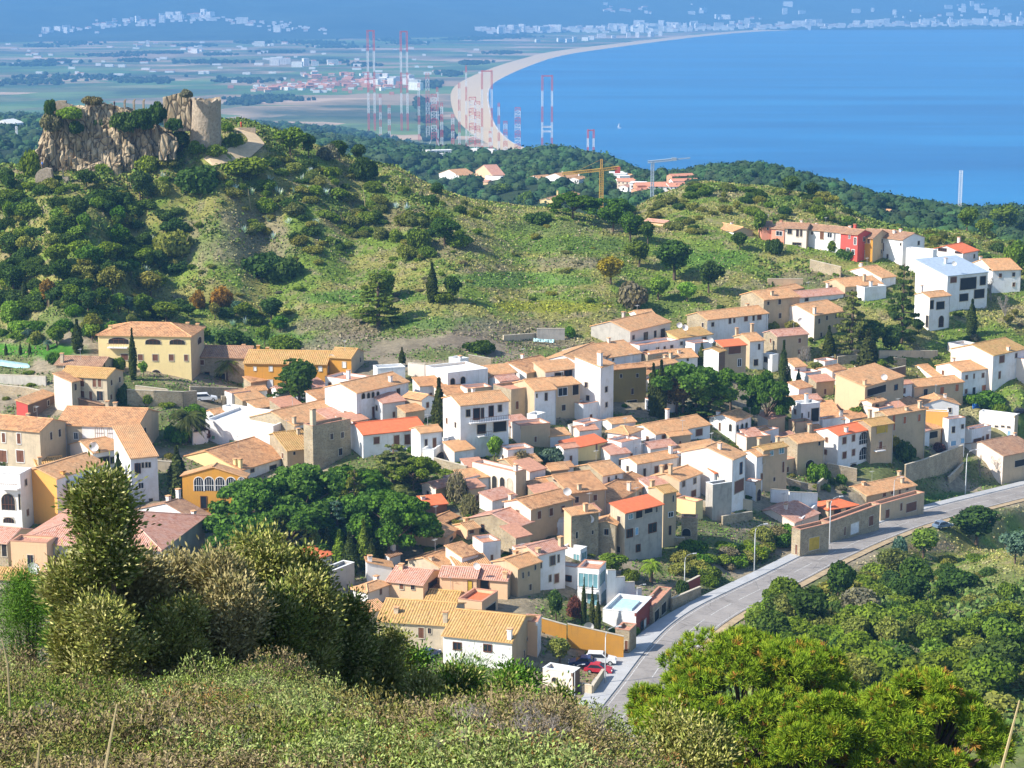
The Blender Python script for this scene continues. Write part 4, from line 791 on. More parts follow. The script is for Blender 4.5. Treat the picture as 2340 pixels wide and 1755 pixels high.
    for ccc in cl:
        q = list(map(float, ccc.split(','))); PX, PT = cv(q[0], q[1]); _, PB = cv(q[0], q[2]); zz = zb+h+.5
        g0 = np.array(atZ(PX, PB, zz)[:2])-Cw; lx, ly = float(g0@e1), float(g0@e2)
        lx, ly = min(max(lx, .5), w-.5), min(max(ly, .5), d-.5); hpx = (PB-PT)/(F/ (D*1.03)); z0 = H_(lx, ly)
        chimney(roof, lx, ly, z0-.3, z0+min(max(hpx, .7), 4.5), .62 if hpx < 2.5 else .85, cm, rsd)
    if chims == '' or (not cl and chims == '-' and kind in 'RL' and min(w, d) > 5 and rsd.random() < .55):
        lx, ly = w*rsd.uniform(.2, .8), d*rsd.uniform(.25, .75); chimney(roof, lx, ly, H_(lx, ly)-.3, H_(lx, ly)+rsd.uniform(.8, 1.3), .55, cm, rsd)
    # gutter pipe
    if h > 4 and kind in 'RL' and not Dov and rsd.random() < .6:
        pb_ = MB(); pb_.tube([(w*.97, -.09, b0+1), (w*.97, -.09, h-.1)], .05, 5); pb_.build('downpipe', M['grey'], root)
    if not Dov and idx % 3 == 1 and kind in 'RLH' and w > 4: # television aerial
        ax, ay = w*rsd.uniform(.3, .8), d*rsd.uniform(.35, .65); az = H_(ax, ay); am = MB(); am.tube([(ax, ay, az-.1), (ax, ay, az+2.6)], .035, 4)
        for q_ in range(6): am.tube([(ax-.5+q_*.2, ay-.35+q_*.03, az+2.35), (ax-.5+q_*.2, ay+.35-q_*.03, az+2.35)], .022, 3)
        am.tube([(ax-.6, ay, az+2.35), (ax+.6, ay, az+2.35)], .022, 3); am.build('aerial', M['grey'], roof)
    H = House(); H.C = Cw; H.e1 = e1; H.e2 = e2; H.w = w; H.d = d; H.zb = zb; H.h = h; H.root = root; H.kind = kind; H.label = label; H.px = (CX, YT, YB); H.zg = zg; HOUSES.append(H)
lines = [x for x in HD.strip().split('\n') if x.strip()]
for i, ln_ in enumerate(lines): build_house(ln_, i)
if globals().get('DEBUG'):
    for H in HOUSES: print('%-70s D%.0f w%.1f d%.1f h%.1f ang%.0f' % (H.label[:70], H.C[1], H.w, H.d, H.h, math.degrees(math.atan2(H.e1[1], H.e1[0]))))
def inhouse(x, y, m=.5):
    q = np.array([x, y])
    for H in HOUSES:
        v = q-H.C; a, b = v@H.e1, v@H.e2
        if -m < a < H.w+m and -m < b < H.d+m: return True
    return False

# small outbuildings squeezed into the gaps between the houses
ar = random.Random(21); n_ = 0; tries = 0
while n_ < 105 and tries < 9000:
    tries += 1; px = ar.uniform(520, 2150); lo = np.interp(px, [520, 900, 1300, 1700, 2150], [900, 900, 840, 800, 900]); hi_ = np.interp(px, [520, 900, 1150, 1300, 1600, 2150], [1010, 1330, 1400, 1260, 1160, 1010]); py = ar.uniform(lo, hi_)
    if 520 < px < 980 and 1020 < py < 1300 or 1500 < px < 1800 and 820 < py < 980: continue
    X, Y, Z = hit(px, py, 220); m_ = ar.uniform(.9, 1.8)
    if inhouse(X, Y, m_) or inhouse(X+3, Y+2, .2) : continue
    if roadz(np.array([X]), np.array([Y]))[0][0] < 14: continue
    w_, d_, h_ = ar.uniform(3, 6.5), ar.uniform(2.8, 4.6), ar.uniform(2.0, 3.8); s_ = F/Y; wl = ar.choice(['W/V', 'W/W', 'S/T', 'PK/T', 'W/V', 'PK/V', 'W/V']); kd = ar.choice(['SR', 'R', 'F', 'SR']); an = R_(ar.uniform(22, 45))
    cx, cy_ = proj(X, Y, Z); tx, ty = proj(X, Y, Z+h_); r_ = proj(X+w_*math.cos(an), Y+w_*math.sin(an), Z+h_); l_ = proj(X-d_*math.sin(an), Y+d_*math.cos(an), Z+h_)
    line = 'S|small outbuilding squeezed between the village houses|%f,%f,%f|%f,%f|%f,%f|%s|%s|%s|%f,%f,%f,%f,s|-' % (cx, ty, cy_, l_[0], l_[1], r_[0], r_[1], kd, wl, ar.choice('nookt') if kd != 'F' else 't', cx*.5+r_[0]*.5, cy_*.6+ty*.4, 5, 12)
    build_house(line, 500+n_); HOUSES[-1].root['category'] = 'outbuilding'; HOUSES[-1].root['group'] = 'small outbuildings between the village houses'; HOUSES[-1].root.name = 'outbuilding'; n_ += 1
# ------------------------------------------------------------------ road
def strip(name, a, b, dz, mat, z=None):
    """ribbon between offsets a and b (metres right of the kerb line)"""
    mb = MB(); P = EDGE
    for i in range(len(P)-1):
        q = lambda k, o_: (P[k, 0]+NRM[k, 0]*o_, P[k, 1]+NRM[k, 1]*o_, P[k, 2]+dz)
        mb.quad([q(i, a), q(i, b), q(i+1, b), q(i+1, a)])
    return mb
rd = strip('road', 0, RW, .10, None).build('road', M['asphalt']); tag(rd, 'grey two lane road curving up past the village', 'road', kind='structure')
pv_ = strip('x', -2.3, -.15, .24, None); 
for i in range(len(EDGE)-1):
    q = lambda k, o_, z: (EDGE[k, 0]+NRM[k, 0]*o_, EDGE[k, 1]+NRM[k, 1]*o_, EDGE[k, 2]+z)
    pv_.quad([q(i, -.15, .24), q(i, -.15, .0), q(i+1, -.15, .0), q(i+1, -.15, .24)]); pv_.quad([q(i, -.15, .104), q(i, 0, .104), q(i+1, 0, .104), q(i+1, -.15, .104)])
pvo = pv_.build('pavement', M['pave']); tag(pvo, 'raised concrete pavement along the village side of the road', 'pavement', kind='structure')
wid = MB()
for i in range(len(EDGE)-1): # the pavement widens at the lower bend
    k0, k1 = [2.3+1.9*max(0, 1-abs(EDGE[k, 1]-268)/40) for k in (i, i+1)]
    if k0 > 2.31 or k1 > 2.31:
        q = lambda k, o_, z: (EDGE[k, 0]-NRM[k, 0]*o_, EDGE[k, 1]-NRM[k, 1]*o_, EDGE[k, 2]+z)
        wid.quad([q(i, k0, .236), q(i, 2.3, .236), q(i+1, 2.3, .236), q(i+1, k1, .236)]); wid.quad([q(i, k0, -.6), q(i, k0, .236), q(i+1, k1, .236), q(i+1, k1, -.6)])
wo = wid.build('pavement', M['pave']); tag(wo, 'wider bay of the concrete pavement at the bend', 'pavement', kind='structure')
ver = strip('verge', RW, RW+1.5, .03, None).build('road_verge', flat('sandy_verge', (.40,.30,.18), .95, 0, .25, .6)); tag(ver, 'sandy verge on the valley side of the road', 'verge', kind='structure')
mk = strip('l', .35, .50, .106, None); m2_ = strip('l', RW-.5, RW-.35, .106, None); mk.v += m2_.v; n0 = len(mk.v)-len(m2_.v)
mk.f += [tuple(i+n0 for i in f) for f in m2_.f]; mk.m += m2_.m; mk.uv += m2_.uv
for i in range(0, len(EDGE)-1, 1):
    if i % 4 < 3:
        q = lambda k, o_: (EDGE[k, 0]+NRM[k, 0]*o_, EDGE[k, 1]+NRM[k, 1]*o_, EDGE[k, 2]+.106); mk.quad([q(i, RW/2-.07), q(i, RW/2+.07), q(i+1, RW/2+.07), q(i+1, RW/2-.07)])
mko = mk.build('road_markings', M['line']); tag(mko, 'white edge lines and dashed centre line on the road', 'markings', kind='structure')
# ------------------------------------------------------------------ street lamps
def lamp_proto():
    r = empty('street_lamp', (0, 0, 0)); mb = MB()
    mb.tube([(0, 0, -.5), (0, 0, 1), (0, 0, 7.2)], [.13, .11, .07], 8); mb.tube([(0, 0, 7.2), (.12, 0, 7.9), (.5, 0, 8.4), (1.1, 0, 8.62), (1.7, 0, 8.66)], [.07, .06, .055, .05, .05], 6); mb.build('pole', M['grey'], r, True)
    mb = MB(); mb.prism([(1.6, -.14), (2.35, -.1), (2.4, .1), (1.6, .14)], 8.58, 8.72); mb.build('lamp_head', M['mwhite'], r); return r
def copy_tree(o, parent=None):
    c = o.copy(); C.objects.link(c)
    if parent: c.parent = parent
    for ch in list(o.children): copy_tree(ch, c)
    return c
lp = lamp_proto(); first = True
for reg, x, y, top, ang, lab in (('J',325,1365,880,.3,'grey street lamp standing in the scrub above the road bend'),('J',1085,1085,600,.3,'street lamp in front of the stone garage wall'),('J',1730,745,400,.2,'street lamp before the long terrace with brown doors'),
  ('N',1830,500,70,.25,'street lamp above the maroon garden fence'),('N',1350,700,420,.2,'short street lamp beside the white pool block'),('N',1030,1390,810,.25,'street lamp in front of the orange garden wall'),('N',722,1560,1190,.2,'street lamp at the metal roofed shed'),('G',1565,1690,1190,.1,'street lamp in front of the beige stucco house')):
    x0, y0, s = REG[reg]; X, Y, Z = hit(x0+x/s, y0+y/s, 180); o = lp if first else copy_tree(lp); first = False
    zt = atD(x0+x/s, y0+top/s, Y)[2]; k = float(np.clip((zt-Z)/8.7, .6, 1.2))
    o.location = (X, Y, Z); o.rotation_euler = (0, 0, ang); o.scale = (k, k, k); tag(o, lab, 'street lamp', 'street lamps along the road')
# ------------------------------------------------------------------ cars
def make_car(paint, suv=False):
    r = empty('parked_car', (0, 0, 0)); h = 1.75 if suv else 1.42; L = 4.5 if suv else 4.1; bl = .98 if suv else .84; w = .88
    if suv: body = [(-L/2, .45), (-L/2, bl+.1), (-L/2+.1, bl+.15), (L/2-1.2, bl+.12), (L/2-.15, bl-.08), (L/2, .75), (L/2, .4)]; cab = [(-L/2+.1, bl+.1), (-L/2+.3, h), (L/2-2.0, h), (L/2-1.25, bl+.1)]
    else: body = [(-L/2, .35), (-L/2, .8), (-L/2+.25, bl+.05), (L/2-1.15, bl+.05), (L/2-.2, .68), (L/2, .5), (L/2, .3)]; cab = [(-L/2+.35, bl), (-L/2+.85, h), (L/2-1.9, h), (L/2-1.05, bl)]
    mb = MB(); mb.prism(body[::-1], -w, w, 0, 'y'); ob = mb.build('body', paint, r); bv = ob.modifiers.new('b', 'BEVEL'); bv.width = .08; bv.segments = 3
    mb = MB(); n = len(cab); wi = w-.16
    lo = [(x, -w+.03 if z < bl+.2 else -wi, z) for x, z in cab]; hi = [(x, -y, z) for x, y, z in lo]
    mb.quad(lo[::-1]); mb.quad(hi)
    for i in range(n): j = (i+1) % n; mb.quad([lo[i], lo[j], hi[j], hi[i]])
    cb = mb.build('cabin', paint, r)
    for sgn in (-1, 1):
        mb = MB(); g = [(x+(.12 if i in (1,) else .1 if i == 0 else -.14), (-w+.0) if z < bl+.2 else -wi-.03, (z-.1 if i in (1, 2) else z+.05)) for i, (x, z) in enumerate(cab)]
        g = [(x, y*-sgn if sgn > 0 else y, z) for x, y, z in g]; mb.quad(g if sgn < 0 else g[::-1]); mb.build('side_window', M['glass'], r)
    for (i, j, nm) in ((2, 3, 'windscreen'), (0, 1, 'rear_window')):
        a, b = Vector(lo[i]), Vector(lo[j]); a2, b2 = Vector(hi[i]), Vector(hi[j]); d = (b-a); nn = (a2-a).cross(d).normalized()*.02; 
        if (nn.x > 0) != (nm == 'windscreen'): nn = -nn
        q = [a+d*.12+(a2-a)*.08+nn, a+d*.88+(a2-a)*.06+nn, a2+(b2-a2)*.88-(a2-a)*.06+nn, a2+(b2-a2)*.12-(a2-a)*.08+nn]; mb = MB(); mb.quad(q); mb.build(nm, M['glass'], r)
    for x in (-L/2+.85, L/2-.85):
        for y in (-w+.08, w-.08):
            mb = MB(); rr = .36 if suv else .31; pts = [(x+rr*math.cos(k*math.pi/8), rr+rr*math.sin(k*math.pi/8)) for k in range(16)]; mb.prism(pts, y-.12, y+.12, 0, 'y'); wh = mb.build('wheel', M['tyre'], r)
            mb = MB(); pts = [(x+rr*.6*math.cos(k*math.pi/5), rr+rr*.6*math.sin(k*math.pi/5)) for k in range(10)]; mb.prism(pts, y-.13, y+.13, 0, 'y'); mb.build('rim', M['grey'], wh)
    for y in (-.6, .6): mb = MB(); mb.box((L/2-.1, y-.17, .55 if not suv else .68), (L/2+.02, y+.17, .68 if not suv else .84)); mb.build('headlight', M['mwhite'], r)
    return r
def place(reg, x, y, dmin=180):
    x0, y0, s = REG[reg]; return hit(x0+x/s, y0+y/s, dmin)
for reg, x, y, paint, suv, ang, lab in (('N',990,1180,'carw',1,-8,'white four wheel drive parked against the orange wall'),('N',800,1200,'carb',0,175,'dark blue car parked behind the white four wheel drive'),('N',965,1270,'carr',0,-12,'red car parked behind the brown boundary wall'),
   ('A',2085,960,'carw',1,12,'white car on the terrace above the palm'),('G',2190,800,'cark',0,10,'black car on the grassy terrace at the right edge'),('J',2230,925,'carg',0,28,'steel blue car driving at the road edge beside the bushes'),('M',1020,1560,'carb',0,60,'dark blue car in the arched carport')):
    X, Y, Z = place(reg, x, y); c = make_car(M[paint], bool(suv)); c.location = (X, Y, Z+.05); c.rotation_euler = (0, 0, R_(ang)); tag(c, lab, 'car', 'cars in the village')
    if reg == 'J': c.location.z = Z+.24
# ------------------------------------------------------------------ garden and terrace walls
def gwall(reg, pts, h, mat, label, name='garden_wall', th=.35, cap=None):
    W_ = [place(reg, x, y) for x, y in pts]; W_ = [(X, Y, Z) for X, Y, Z in W_]; mb = MB(); r = empty(name, W_[0]); o_ = Vector(W_[0])
    for i in range(len(W_)-1):
        a, b = Vector(W_[i])-o_, Vector(W_[i+1])-o_; d = Vector((b.x-a.x, b.y-a.y, 0)).normalized(); n = Vector((-d.y, d.x, 0))*th/2
        e = d*.001*i
        lo, hi = Vector((0, 0, -2)), Vector((0, 0, h)); p = [a-n+lo, b-n+lo, b+n+lo, a+n+lo, a-n+hi, b-n+hi, b+n+hi, a+n+hi]
        for f in ((0,3,2,1),(4,5,6,7),(0,1,5,4),(1,2,6,5),(2,3,7,6),(3,0,4,7)): mb.quad([p[k] for k in f])
    mb.build('wall_body', mat, r)
    mb = MB(); t2 = th*.62
    for i in range(len(W_)-1):
        a, b = Vector(W_[i])-o_, Vector(W_[i+1])-o_; d = Vector((b.x-a.x, b.y-a.y, 0)).normalized(); n = Vector((-d.y, d.x, 0))*t2
        lo, hi = Vector((0, 0, h)), Vector((0, 0, h+.09)); p = [a-n+lo, b-n+lo, b+n+lo, a+n+lo, a-n+hi, b-n+hi, b+n+hi, a+n+hi]
        for f in ((4,5,6,7),(0,1,5,4),(1,2,6,5),(2,3,7,6),(3,0,4,7)): mb.quad([p[k] for k in f])
    mb.build('coping', cap or M['stonef'], r)
    return tag(r, label, 'wall', 'garden and terrace walls', 'thing')
S_, Bw, Ww = WALLS['S'], WALLS['B'], WALLS['W']
for a in (('A',[(0,780),(230,790),(470,800)],1.9,WALLS['G'],'grey screen wall beside the swimming pool'),('A',[(0,870),(280,900),(560,960)],1.6,S_,'rubble terrace wall below the grey screen'),('A',[(1290,1000),(1560,1010),(1850,1020),(1990,1010)],3.2,S_,'tall stone retaining wall below the yellow mansion'),
 ('A',[(1370,850),(1700,890)],1.0,Bw,'pale parapet under the red terrace of the mansion'),('B',[(150,890),(630,900)],1.6,S_,'stone wall above the parked white car'),('B',[(470,1000),(740,1000)],1.9,S_,'stone wall with an arched gate behind the white terraces'),('N',[(650,1010),(1215,1135)],3.6,WALLS['O'],'long bright orange garden wall behind the parked cars'),
 ('N',[(390,860),(640,930)],2.2,WALLS['O'],'shaded orange wall under the round topped tree'),('N',[(1830,500),(1980,420)],2.3,WALLS['MR'],'maroon fence on the stone wall by the pavement'),('N',[(1700,640),(1990,520)],2.0,S_,'stone wall carrying the maroon fence'),('N',[(800,1480),(900,1500),(1010,1340)],1.5,Bw,'brown boundary wall at the parking place'),
 ('N',[(1045,600),(1130,600)],6.0,Ww,'highest white step wall beside the glass corner'),('N',[(1130,600),(1220,590)],4.8,Ww,'second white step wall above the pool block'),('N',[(1220,590),(1320,580)],3.8,Ww,'third white step wall above the pool block'),('N',[(1320,580),(1390,570)],2.6,Ww,'lowest white step wall above the pool block'),
 ('J',[(490,650),(668,660)],2.6,Ww,'upper white garden wall beside the ochre patch'),('J',[(672,760),(955,770)],4.2,Ww,'tall white garden wall with a red edge'),('J',[(110,700),(300,740)],2.0,Bw,'beige garden wall in front of the green awning'),('J',[(0,880),(300,830)],1.6,S_,'stone wall holding the small lawn'),('J',[(1060,380),(1200,410),(1360,440)],2.6,S_,'curved stone wall beneath the four storey white house'),
 ('G',[(620,400),(770,400),(905,370)],2.2,WALLS['D'],'brown terrace wall behind the tall cypress'),('G',[(780,260),(910,270)],1.8,S_,'lit stone wall beside the small grass terrace'),('G',[(160,260),(380,240)],2.0,S_,'stone wall left of the tall cypress'),('G',[(190,420),(375,430)],2.4,S_,'lower lit stone wall under the tall cypress'),('G',[(1380,1560),(1540,1400)],1.4,S_,'dry stone wall beside the overgrown bank'),('G',[(900,1560),(1100,1500),(1530,1330)],4.0,S_,'overgrown retaining wall above the road'),
 ('D',[(0,570),(330,545)],1.2,Bw,'pale low wall around the vegetable plot'),('D',[(340,560),(620,560)],2.6,WALLS['G'],'shaded concrete wall at the garden sheds'),('D',[(600,740),(745,700)],1.6,S_,'curved pale wall above the stone lane'),('D',[(660,1500),(915,1450)],1.6,Ww,'white yard wall below the arched gallery'),('C',[(1640,600),(1870,640)],2.4,S_,'pale stone wall behind the white stair head'),('C',[(1030,700),(1200,720)],2.8,WALLS['PK'],'cream yard wall behind the valley roof'),('C',[(820,680),(1000,660)],1.6,WALLS['PK'],'cream parapet left of the brown yard door'),
 ('U',[(750,800),(960,850)],2.8,S_,'long lit stone wall beneath the row houses'),('U',[(460,900),(700,900)],1.6,WALLS['T'],'sandy bank wall above the rear terraces'),('U',[(1220,1400),(1620,1400)],1.8,Bw,'long grey beige terrace wall right of the cypress'),('U',[(930,1420),(1090,1420)],2.6,S_,'terrace wall left of the broad cypress'),('O',[(630,430),(960,520)],2.6,S_,'stone wall below the clipped hedge'),('O',[(510,330),(620,420)],1.6,Bw,'white balustrade wall at the vaulted store'),
 ('B',[(180,1400),(330,1380)],2.4,Ww,'white curved wall behind the palm'),('E',[(1480,1520),(1600,1400)],1.8,S_,'stone wall around the small garden lawn'),('E',[(1050,1420),(1360,1500)],1.4,S_,'low rubble wall by the clipped hedge'),('K',[(1580,330),(1740,340)],1.8,Bw,'beige parapet behind the leaning cypress'),('K',[(860,600),(1130,500)],.8,WALLS['V'],'thin white coping wall beside the big foreground tree'),('I',[(230,330),(470,300)],1.8,Ww,'white yard wall above the red roof'),
 ('I',[(1490,1020),(1650,1080)],1.2,Bw,'rim wall of the small garden above the yellow wall'),('I',[(1230,1440),(1390,1450)],1.5,S_,'pale stone wall with a barbecue'),('N',[(1510,640),(1390,700)],2.6,WALLS['SA'],'pink garden wall beside the garages')):
    gwall(*a)
# swimming pools, small furnishings
def slab_at(name, reg, pts, mat, dz, label, cat, th=.3):
    W_ = [place(reg, x, y) for x, y in pts]; z = max(q[2] for q in W_)+dz; o_ = W_[0]; mb = MB(); poly = [(q[0]-o_[0], q[1]-o_[1]) for q in W_]
    mb.prism(poly, -th-.6, 0); e = mb.build(name, mat); e.location = (o_[0], o_[1], z); return tag(e, label, cat)
slab_at('swimming_pool', 'A', [(0,620),(300,622),(280,590),(0,588)], M['pool'], .25, 'turquoise swimming pool beside the lawn', 'pool')
for H in HOUSES:
    if H.label.startswith('white pool block'):
        mb = MB(); mb.box((H.w*.25, H.d*.25, H.h+.1), (H.w*.8, H.d*.8, H.h+.42)); e = mb.build('swimming_pool', M['pool']); e.location = H.root.location; e.rotation_euler = H.root.rotation_euler; tag(e, 'pale blue rooftop pool on the white pool block', 'pool')
# satellite dishes on houses
def dish_proto():
    r = empty('satellite_dish', (0, 0, 0)); mb = MB(); n = 14; rad = .62
    for k in range(n):
        a0, a1 = 2*math.pi*k/n, 2*math.pi*(k+1)/n
        for (r0, y0, r1, y1) in ((0, .12, rad*.6, .05), (rad*.6, .05, rad, -.06)):
            p = lambda a, rr, y: (rr*math.cos(a), y, rr*math.sin(a)); mb.quad([p(a0, r0, y0), p(a1, r0, y0), p(a1, r1, y1), p(a0, r1, y1)])
    d = mb.build('reflector', M['mwhite'], r, True); mb = MB(); mb.tube([(0, .1, 0), (0, .35, -.1), (0, .35, -1.3)], .035, 6); mb.tube([(0, .1, -.5), (0, -.45, -.1)], .02, 5); mb.build('mast', M['grey'], r); return r
dp = dish_proto(); first = True
for reg, x, y, k, lab in (('K',352,1310,1.7,'largest white dish in front of the peach parapet block'),('K',440,1300,1.3,'second white dish beside the peach parapet block'),('K',955,85,1.4,'white dish on the lit stone gable chimney'),('B',1588,520,1.5,'white dish on a pole at the end of the ochre farmhouse'),('O',1935,930,1.5,'white dish on the stepped parapet of the shaded stone house'),
    ('O',1975,625,1.2,'white dish at the ridge of the pink roofed stone house'),('I',435,1165,1.2,'white dish above the tiled ledge of the shaded stone house'),('M',40,430,1.4,'round white dish behind the salmon roofed house'),('M',1505,625,1,'small white dish near the yellow door'),('D',1780,405,1.1,'left of two dishes by the blue tarpaulin'),('D',1838,430,1.2,'right of two dishes by the blue tarpaulin'),('D',2095,560,1.1,'white dish near the thin cypress'),
    ('U',685,1140,1.1,'white dish on the ridge of the lit beige gable'),('N',862,838,1.3,'white dish behind the orange garden wall'),('G',672,385,1.2,'white dish on the roof of the peach block'),('U',1732,752,1,'white dish on the metal roofed villa')):
    x0, y0, s = REG[reg]; PX, PY = x0+x/s, y0+y/s; best = None
    rx, ry, rz = ray(PX, PY)
    for H in HOUSES: # hang it over the house behind this sight line
        t0 = H.C[1]/ry; 
        for f in np.linspace(-.01, .05, 25):
            tt = t0*(1+f); q = np.array([rx*tt, ry*tt]); v = q-H.C; a, b = v@H.e1, v@H.e2; z = CAMZ+rz*tt
            if 0 < a < H.w and 0 < b < H.d and H.zb+1 < z < H.zb+H.h+3:
                if best is None or tt < best[0]: best = (tt, q, z)
    if best: X, Y, Z = best[1][0], best[1][1]-.5, best[2]
    else: X, Y, Zg = hit(PX, PY+10, 180); Z = Zg+1.2
    o = dp if first else copy_tree(dp); first = False; o.location = (X, Y, Z); o.scale = (k, k, k); o.rotation_euler = (R_(8), 0, R_(random.uniform(-25, 10))); tag(o, lab, 'satellite dish', 'satellite dishes on the roofs')
# tarpaulins and laundry
def cloth(name, reg, x, y, w, h, mat, label, cat, ang=20, sag=.3):
    X, Y, Z = place(reg, x, y); mb = MB(); n = 8; P = [[(w*(i/n-.5), .12*math.sin(i*1.9+j), h*(1-j/4)+.6-sag*math.sin(math.pi*i/n)*(1-j/4)*.4) for i in range(n+1)] for j in range(5)]
    for j in range(4):
        for i in range(n): mb.quad([P[j+1][i], P[j+1][i+1], P[j][i+1], P[j][i]])
    o = mb.build(name, mat, None, True); so_ = o.modifiers.new('t', 'SOLIDIFY'); so_.thickness = .02; o.location = (X, Y, Z); o.rotation_euler = (0, 0, R_(ang)); tag(o, label, cat)
cloth('tarpaulin', 'G', 1715, 760, 4, 1.2, M['tarp'], 'bright blue tarpaulin beside the ivy hedge', 'tarpaulin', 30)
cloth('tarpaulin', 'D', 410, 610, 5, .8, M['pool'], 'turquoise tarpaulin on the vegetable plot', 'tarpaulin', -20)
for i, (x, y, w_) in enumerate(((248, 1585, 1.4), (310, 1600, 1.8), (390, 1595, 1.2), (475, 1590, 2.4))): cloth('laundry_sheet', 'D', x, y, w_, 1.3, M['cloth'], ['pale towel at the left end of the washing line', 'short row of pale shirts on the washing line', 'small white cloth in the middle of the washing line', 'long white sheet at the right end of the washing line'][i], 'laundry', 15)
# ------------------------------------------------------------------ castle rock
def fb3(x, y, o_=4): return fbm(np.asarray(x), np.asarray(y), o_)
X0, Y0, _ = atD(247, 380, 528); bx = X0
ng, nh = 260, 70
th = np.linspace(0, 2*math.pi, ng); hh = np.linspace(0, 1, nh); TT, HH = np.meshgrid(th, hh)
rx, ry = 17.6, 10.5
sx = np.sign(np.cos(TT))*np.abs(np.cos(TT))**.7; sy = np.sign(np.sin(TT))*np.abs(np.sin(TT))**.7
per = TT*16
col1 = np.abs(fb3(per*.3+3, HH*.25, 3)); col2 = np.abs(fb3(per*.55+9, HH*1.2+3, 3)); led = fb3(per*.18+30, HH*6, 3); blk = np.floor((fb3(per*.3+2, HH*2.2+8, 2)+1)*5)/5
disp = 1.0-.15*(1-ss(.0, .09, col1))-.06*(1-ss(0, .08, col2))+.08*led+.34*(blk-1)-.08*HH**2
Xr = X0+rx*sx*disp; Yr = Y0+ry*sy*disp
pxr = proj(Xr, Yr, np.full_like(Xr, 225))[0]
ztop = np.interp(pxr, [60, 92, 105, 125, 150, 200, 255, 300, 340, 380, 400, 430], [atD(200, y_, 520)[2] for y_ in (300, 290, 268, 258, 252, 245, 243, 256, 280, 300, 318, 330)])
ztop = ztop+fb3(per*.4, per*.13)*1.6
zb_ = np.array([height(Xr[0], Yr[0])]).ravel()-3; Zr = zb_[None, :]+(ztop-zb_[None, :])*HH
m_, t_, b_ = nt('castle_cliff_rock'); b_.inputs['Roughness'].default_value = .95; g = gpos(t_)
mp = N(t_, 'ShaderNodeMapping'); mp.inputs['Scale'].default_value = (1.2, 1.2, .35); t_.links.new(g, mp.inputs[0]); n1 = noise(t_, .8, mp.outputs[0], 8, .7); n2 = noise(t_, .25, g, 5)
cc = ramp(t_, n1, [(.3, (.12,.09,.06)), (.42, (.34,.26,.16)), (.58, (.54,.44,.30)), (.8, (.64,.56,.43))]); cc = mixc(t_, ramp(t_, n2, [(.45, (0,0,0)), (.7, (.5,)*3)]), cc, (.42,.30,.16))
mp2 = N(t_, 'ShaderNodeMapping'); mp2.inputs['Scale'].default_value = (.55, .55, .2); mp2.inputs['Rotation'].default_value = (.12, .1, 0); t_.links.new(mixc(t_, .06, g, N(t_, 'ShaderNodeTexNoise').outputs['Color'], 'ADD'), mp2.inputs[0])
vo = N(t_, 'ShaderNodeTexVoronoi', feature='DISTANCE_TO_EDGE'); vo.inputs['Scale'].default_value = 1.1; t_.links.new(mp2.outputs[0], vo.inputs[0]); cc = mixc(t_, ramp(t_, vo.outputs[0], [(.0, (.85,)*3), (.07, (0,0,0))]), cc, (.05,.035,.025)); t_.links.new(cc, b_.inputs['Base Color'])
bh = mixc(t_, .5, n1, ramp(t_, vo.outputs[0], [(0, (0,0,0)), (.2, (1,1,1))])); bump(t_, b_, bh, 1.0, 1.2)
MROCK = m_
rock = gridmesh('cliff_rock', Xr, Yr, Zr, MROCK, smooth=False); tag(rock, 'tall cracked limestone cliff under the castle ruin', 'cliff', 'castle hill', 'thing')
TT, RRg = np.meshgrid(th, np.linspace(0, 1, 14)); Xt = X0+(Xr[-1]-X0)[None, :]*RRg; Yt = Y0+(Yr[-1]-Y0)[None, :]*RRg
Zt = ztop[-1][None, :]*RRg+(1-RRg)*(ztop[-1].mean()+.8)+fb3(Xt/3, Yt/3)*.5*(1-RRg)
rt = gridmesh('cliff_top', Xt, Yt, Zt, MROCK, smooth=False); rt.parent = rock
# round tower, jagged crown and ruined walls
X1, Y1, Z1 = atD(474, 312, 527); ztw = atD(474, 225, 527)[2]; n = 96
thh = np.linspace(0, 2*math.pi, n+1); hs = np.linspace(0, 1, 40); TT, HH = np.meshgrid(thh, hs)
jag = .8*fb3(thh*3+1, thh*0+2)+.4*fb3(thh*9, thh*0); jag[-1] = jag[0]
rad = 4.3-.45*HH+.12*fb3(TT*8, HH*14, 3)-.5*(HH < .12)*(.12-HH)/.12*0
lean = (HH-1)*.9
top = ztw-.2+jag[None, :]-.9*np.cos(TT-.5)**2*0
Zt_ = (Z1-7)+(top-(Z1-7))*HH
def tower_grid(sc_, name, parent, flip=False):
    Xg = X1+rad*sc_*np.cos(TT)-lean*(-1)*.9; Yg = Y1+rad*sc_*np.sin(TT)
    o = gridmesh(name, Xg, Yg, Zt_, WALLS['S'] if not flip else WALLS['S'], smooth=False); o.parent = parent; return o
tw = empty('castle_tower', (0, 0, 0)); m_, t_, b_ = nt('tower_masonry'); b_.inputs['Roughness'].default_value = .95; g = gpos(t_); n1 = noise(t_, 1.6, g, 8, .75); n2 = noise(t_, .3, g, 4)
cc = ramp(t_, n1, [(.3, (.17,.13,.09)), (.5, (.38,.31,.23)), (.75, (.50,.42,.32))]); cc = mixc(t_, ramp(t_, n2, [(.45, (0,0,0)), (.7, (.5,)*3)]), cc, (.36,.28,.19)); t_.links.new(cc, b_.inputs['Base Color']); bump(t_, b_, n1, .8, .25); MTW = m_
o = tower_grid(1, 'outer_wall', tw); o.data.materials[0] = MTW; o = tower_grid(.78, 'inner_wall', tw); o.data.materials[0] = MTW
mb = MB()
